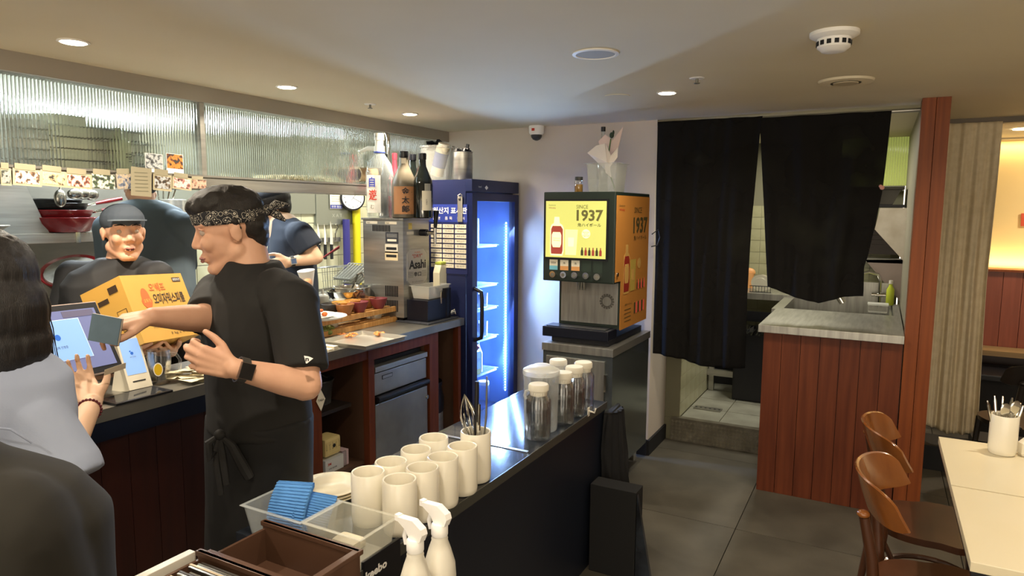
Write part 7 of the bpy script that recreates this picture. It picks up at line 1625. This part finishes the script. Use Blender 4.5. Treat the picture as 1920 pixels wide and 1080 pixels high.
f_, l_, u_ = axh; Bl().ell(ph(-.005, 0, .075), (.108, .09, .06), axh).out('cap', mat('dark_cap', '#1a1d24', .8), md_, .006, 3)
B().poly([ph(.08+.065*sin(a), .07*cos(a), .06) for a in [pi*k/14 for k in range(15)]], u_*.006).out('cap_brim', mat('dark_cap', '#1a1d24', .8), md_)
tr4 = Bl(); legs(tr4, V((hipe.x, hipe.y, .95)), F, S); tr4.out('trousers', tee, md_, .014, 2, lambda c, n: .012)
w2 = thing('wrist_watch', LW, 'silver square watch on the wrist of the cook facing left', 'watch'); ad2 = (LE-LW).normalized(); wc_ = lerp(LW, LE, .1); tcv = CAM-wc_; nrm = (tcv-ad2*tcv.dot(ad2)).normalized(); sd_ = nrm.cross(ad2)
b = bmesh.new(); rr = []
for k in range(28):
    a = 2*pi*k/28; d2 = nrm*cos(a)+sd_*sin(a); rr.append([b.verts.new(wc_+d2*r+ad2*s) for r, s in ((.031, -.01), (.034, -.01), (.034, .01), (.031, .01))])
for k in range(28):
    A, Dd = rr[k], rr[(k+1) % 28]
    for j in range(4): b.faces.new((A[j], A[(j+1) % 4], Dd[(j+1) % 4], Dd[j]))
me = bpy.data.meshes.new('strap'); b.to_mesh(me); b.free(); put('strap', me, mat('strap_dark', '#3a3733', .5), w2); B().obox(wc_+nrm*.037, ad2, sd_, nrm, .036, .038, .01).out('case', alu, w2); B().obox(wc_+nrm*.0425, ad2, sd_, nrm, .028, .03, .002).out('screen', mat('screen_slate', '#4a5a78', .2), w2)
# ---- dark figure at the lower left edge, close to the camera
hv, ir = view(20); D6 = .80
mn = thing('person', (P(-60, 1000, D6).x, P(-60, 1000, D6).y, 0), 'dark clothed person close to the camera at the lower left corner', 'person')
F = hv; S = -ir; nk = P(-215, 840, D6); hd = nk+Z_*.15+hv*.03; sk_ = Bl(); ph, axh = head(sk_, hd, hv-ir*.5, Z_, 1.0)
RS = P(-5, 1015, D6+.02); LS = nk-ir*.24-Z_*.09; hipf = V((nk.x, nk.y, .85))
sk_.cap(ph(-.01, 0, -.05), nk-Z_*.06, .055, .06).chain([nk-Z_*.08, hipf], [.11, .12]).cap(RS, LS, .05, .05)
for a, sx in ((RS, 1), (LS, -1)):
    el = a-Z_*.27+ir*.05*sx; wr_ = el+hv*.18-Z_*.1; sk_.chain([a, el, wr_], [.046, .04, .025]); hand(sk_, wr_, hv-Z_*.4, -ir*sx, sx < 0, 30, .95)
legs(sk_, hipf, F, S); sk_.out('body', skinw, mn, .006, 4); face(ph, axh, mn)
sh = Bl(); sh.rings([(c, S, a, F, b2) for c, a, b2 in [(nk+Z_*.01, .075, .07), (nk-Z_*.03, .12, .09), (nk-Z_*.07, .19, .11), (nk-Z_*.12, .225, .125), (nk-Z_*.30, .225, .14), (V((nk.x, nk.y, .95)), .22, .14), (V((nk.x, nk.y, .80)), .22, .14)]])
for a in (RS, LS):
    b2 = a-Z_*.26+ir*(.05 if a is RS else -.05); sh.cap(lerp(nk, a, .5)-Z_*.05, a, .075, .085); x_ = (b2-a).normalized(); s1 = x_.cross(hv).normalized(); s2 = x_.cross(s1); sh.rings([(lerp(a, b2, t), s1, r, s2, r) for t, r in ((0, .085), (.5, .078), (1.35, .06))], 32, 2)
sh.out('sweatshirt', mat('charcoal_knit', '#1d1b17', .95, var='#24221d', vscale=6), mn, .007, 6, folds(.005, 7, 4, 21))
Bl().ell(ph(-.012, 0, .04), (.108, .092, .092), axh).ell(ph(-.05, 0, -.03), (.07, .085, .09), axh).out('hair', hairm, mn, .006, 3)
tr5 = Bl(); legs(tr5, V((nk.x, nk.y, .9)), F, S); tr5.out('trousers', tee, mn, .014, 2, lambda c, n: .012)
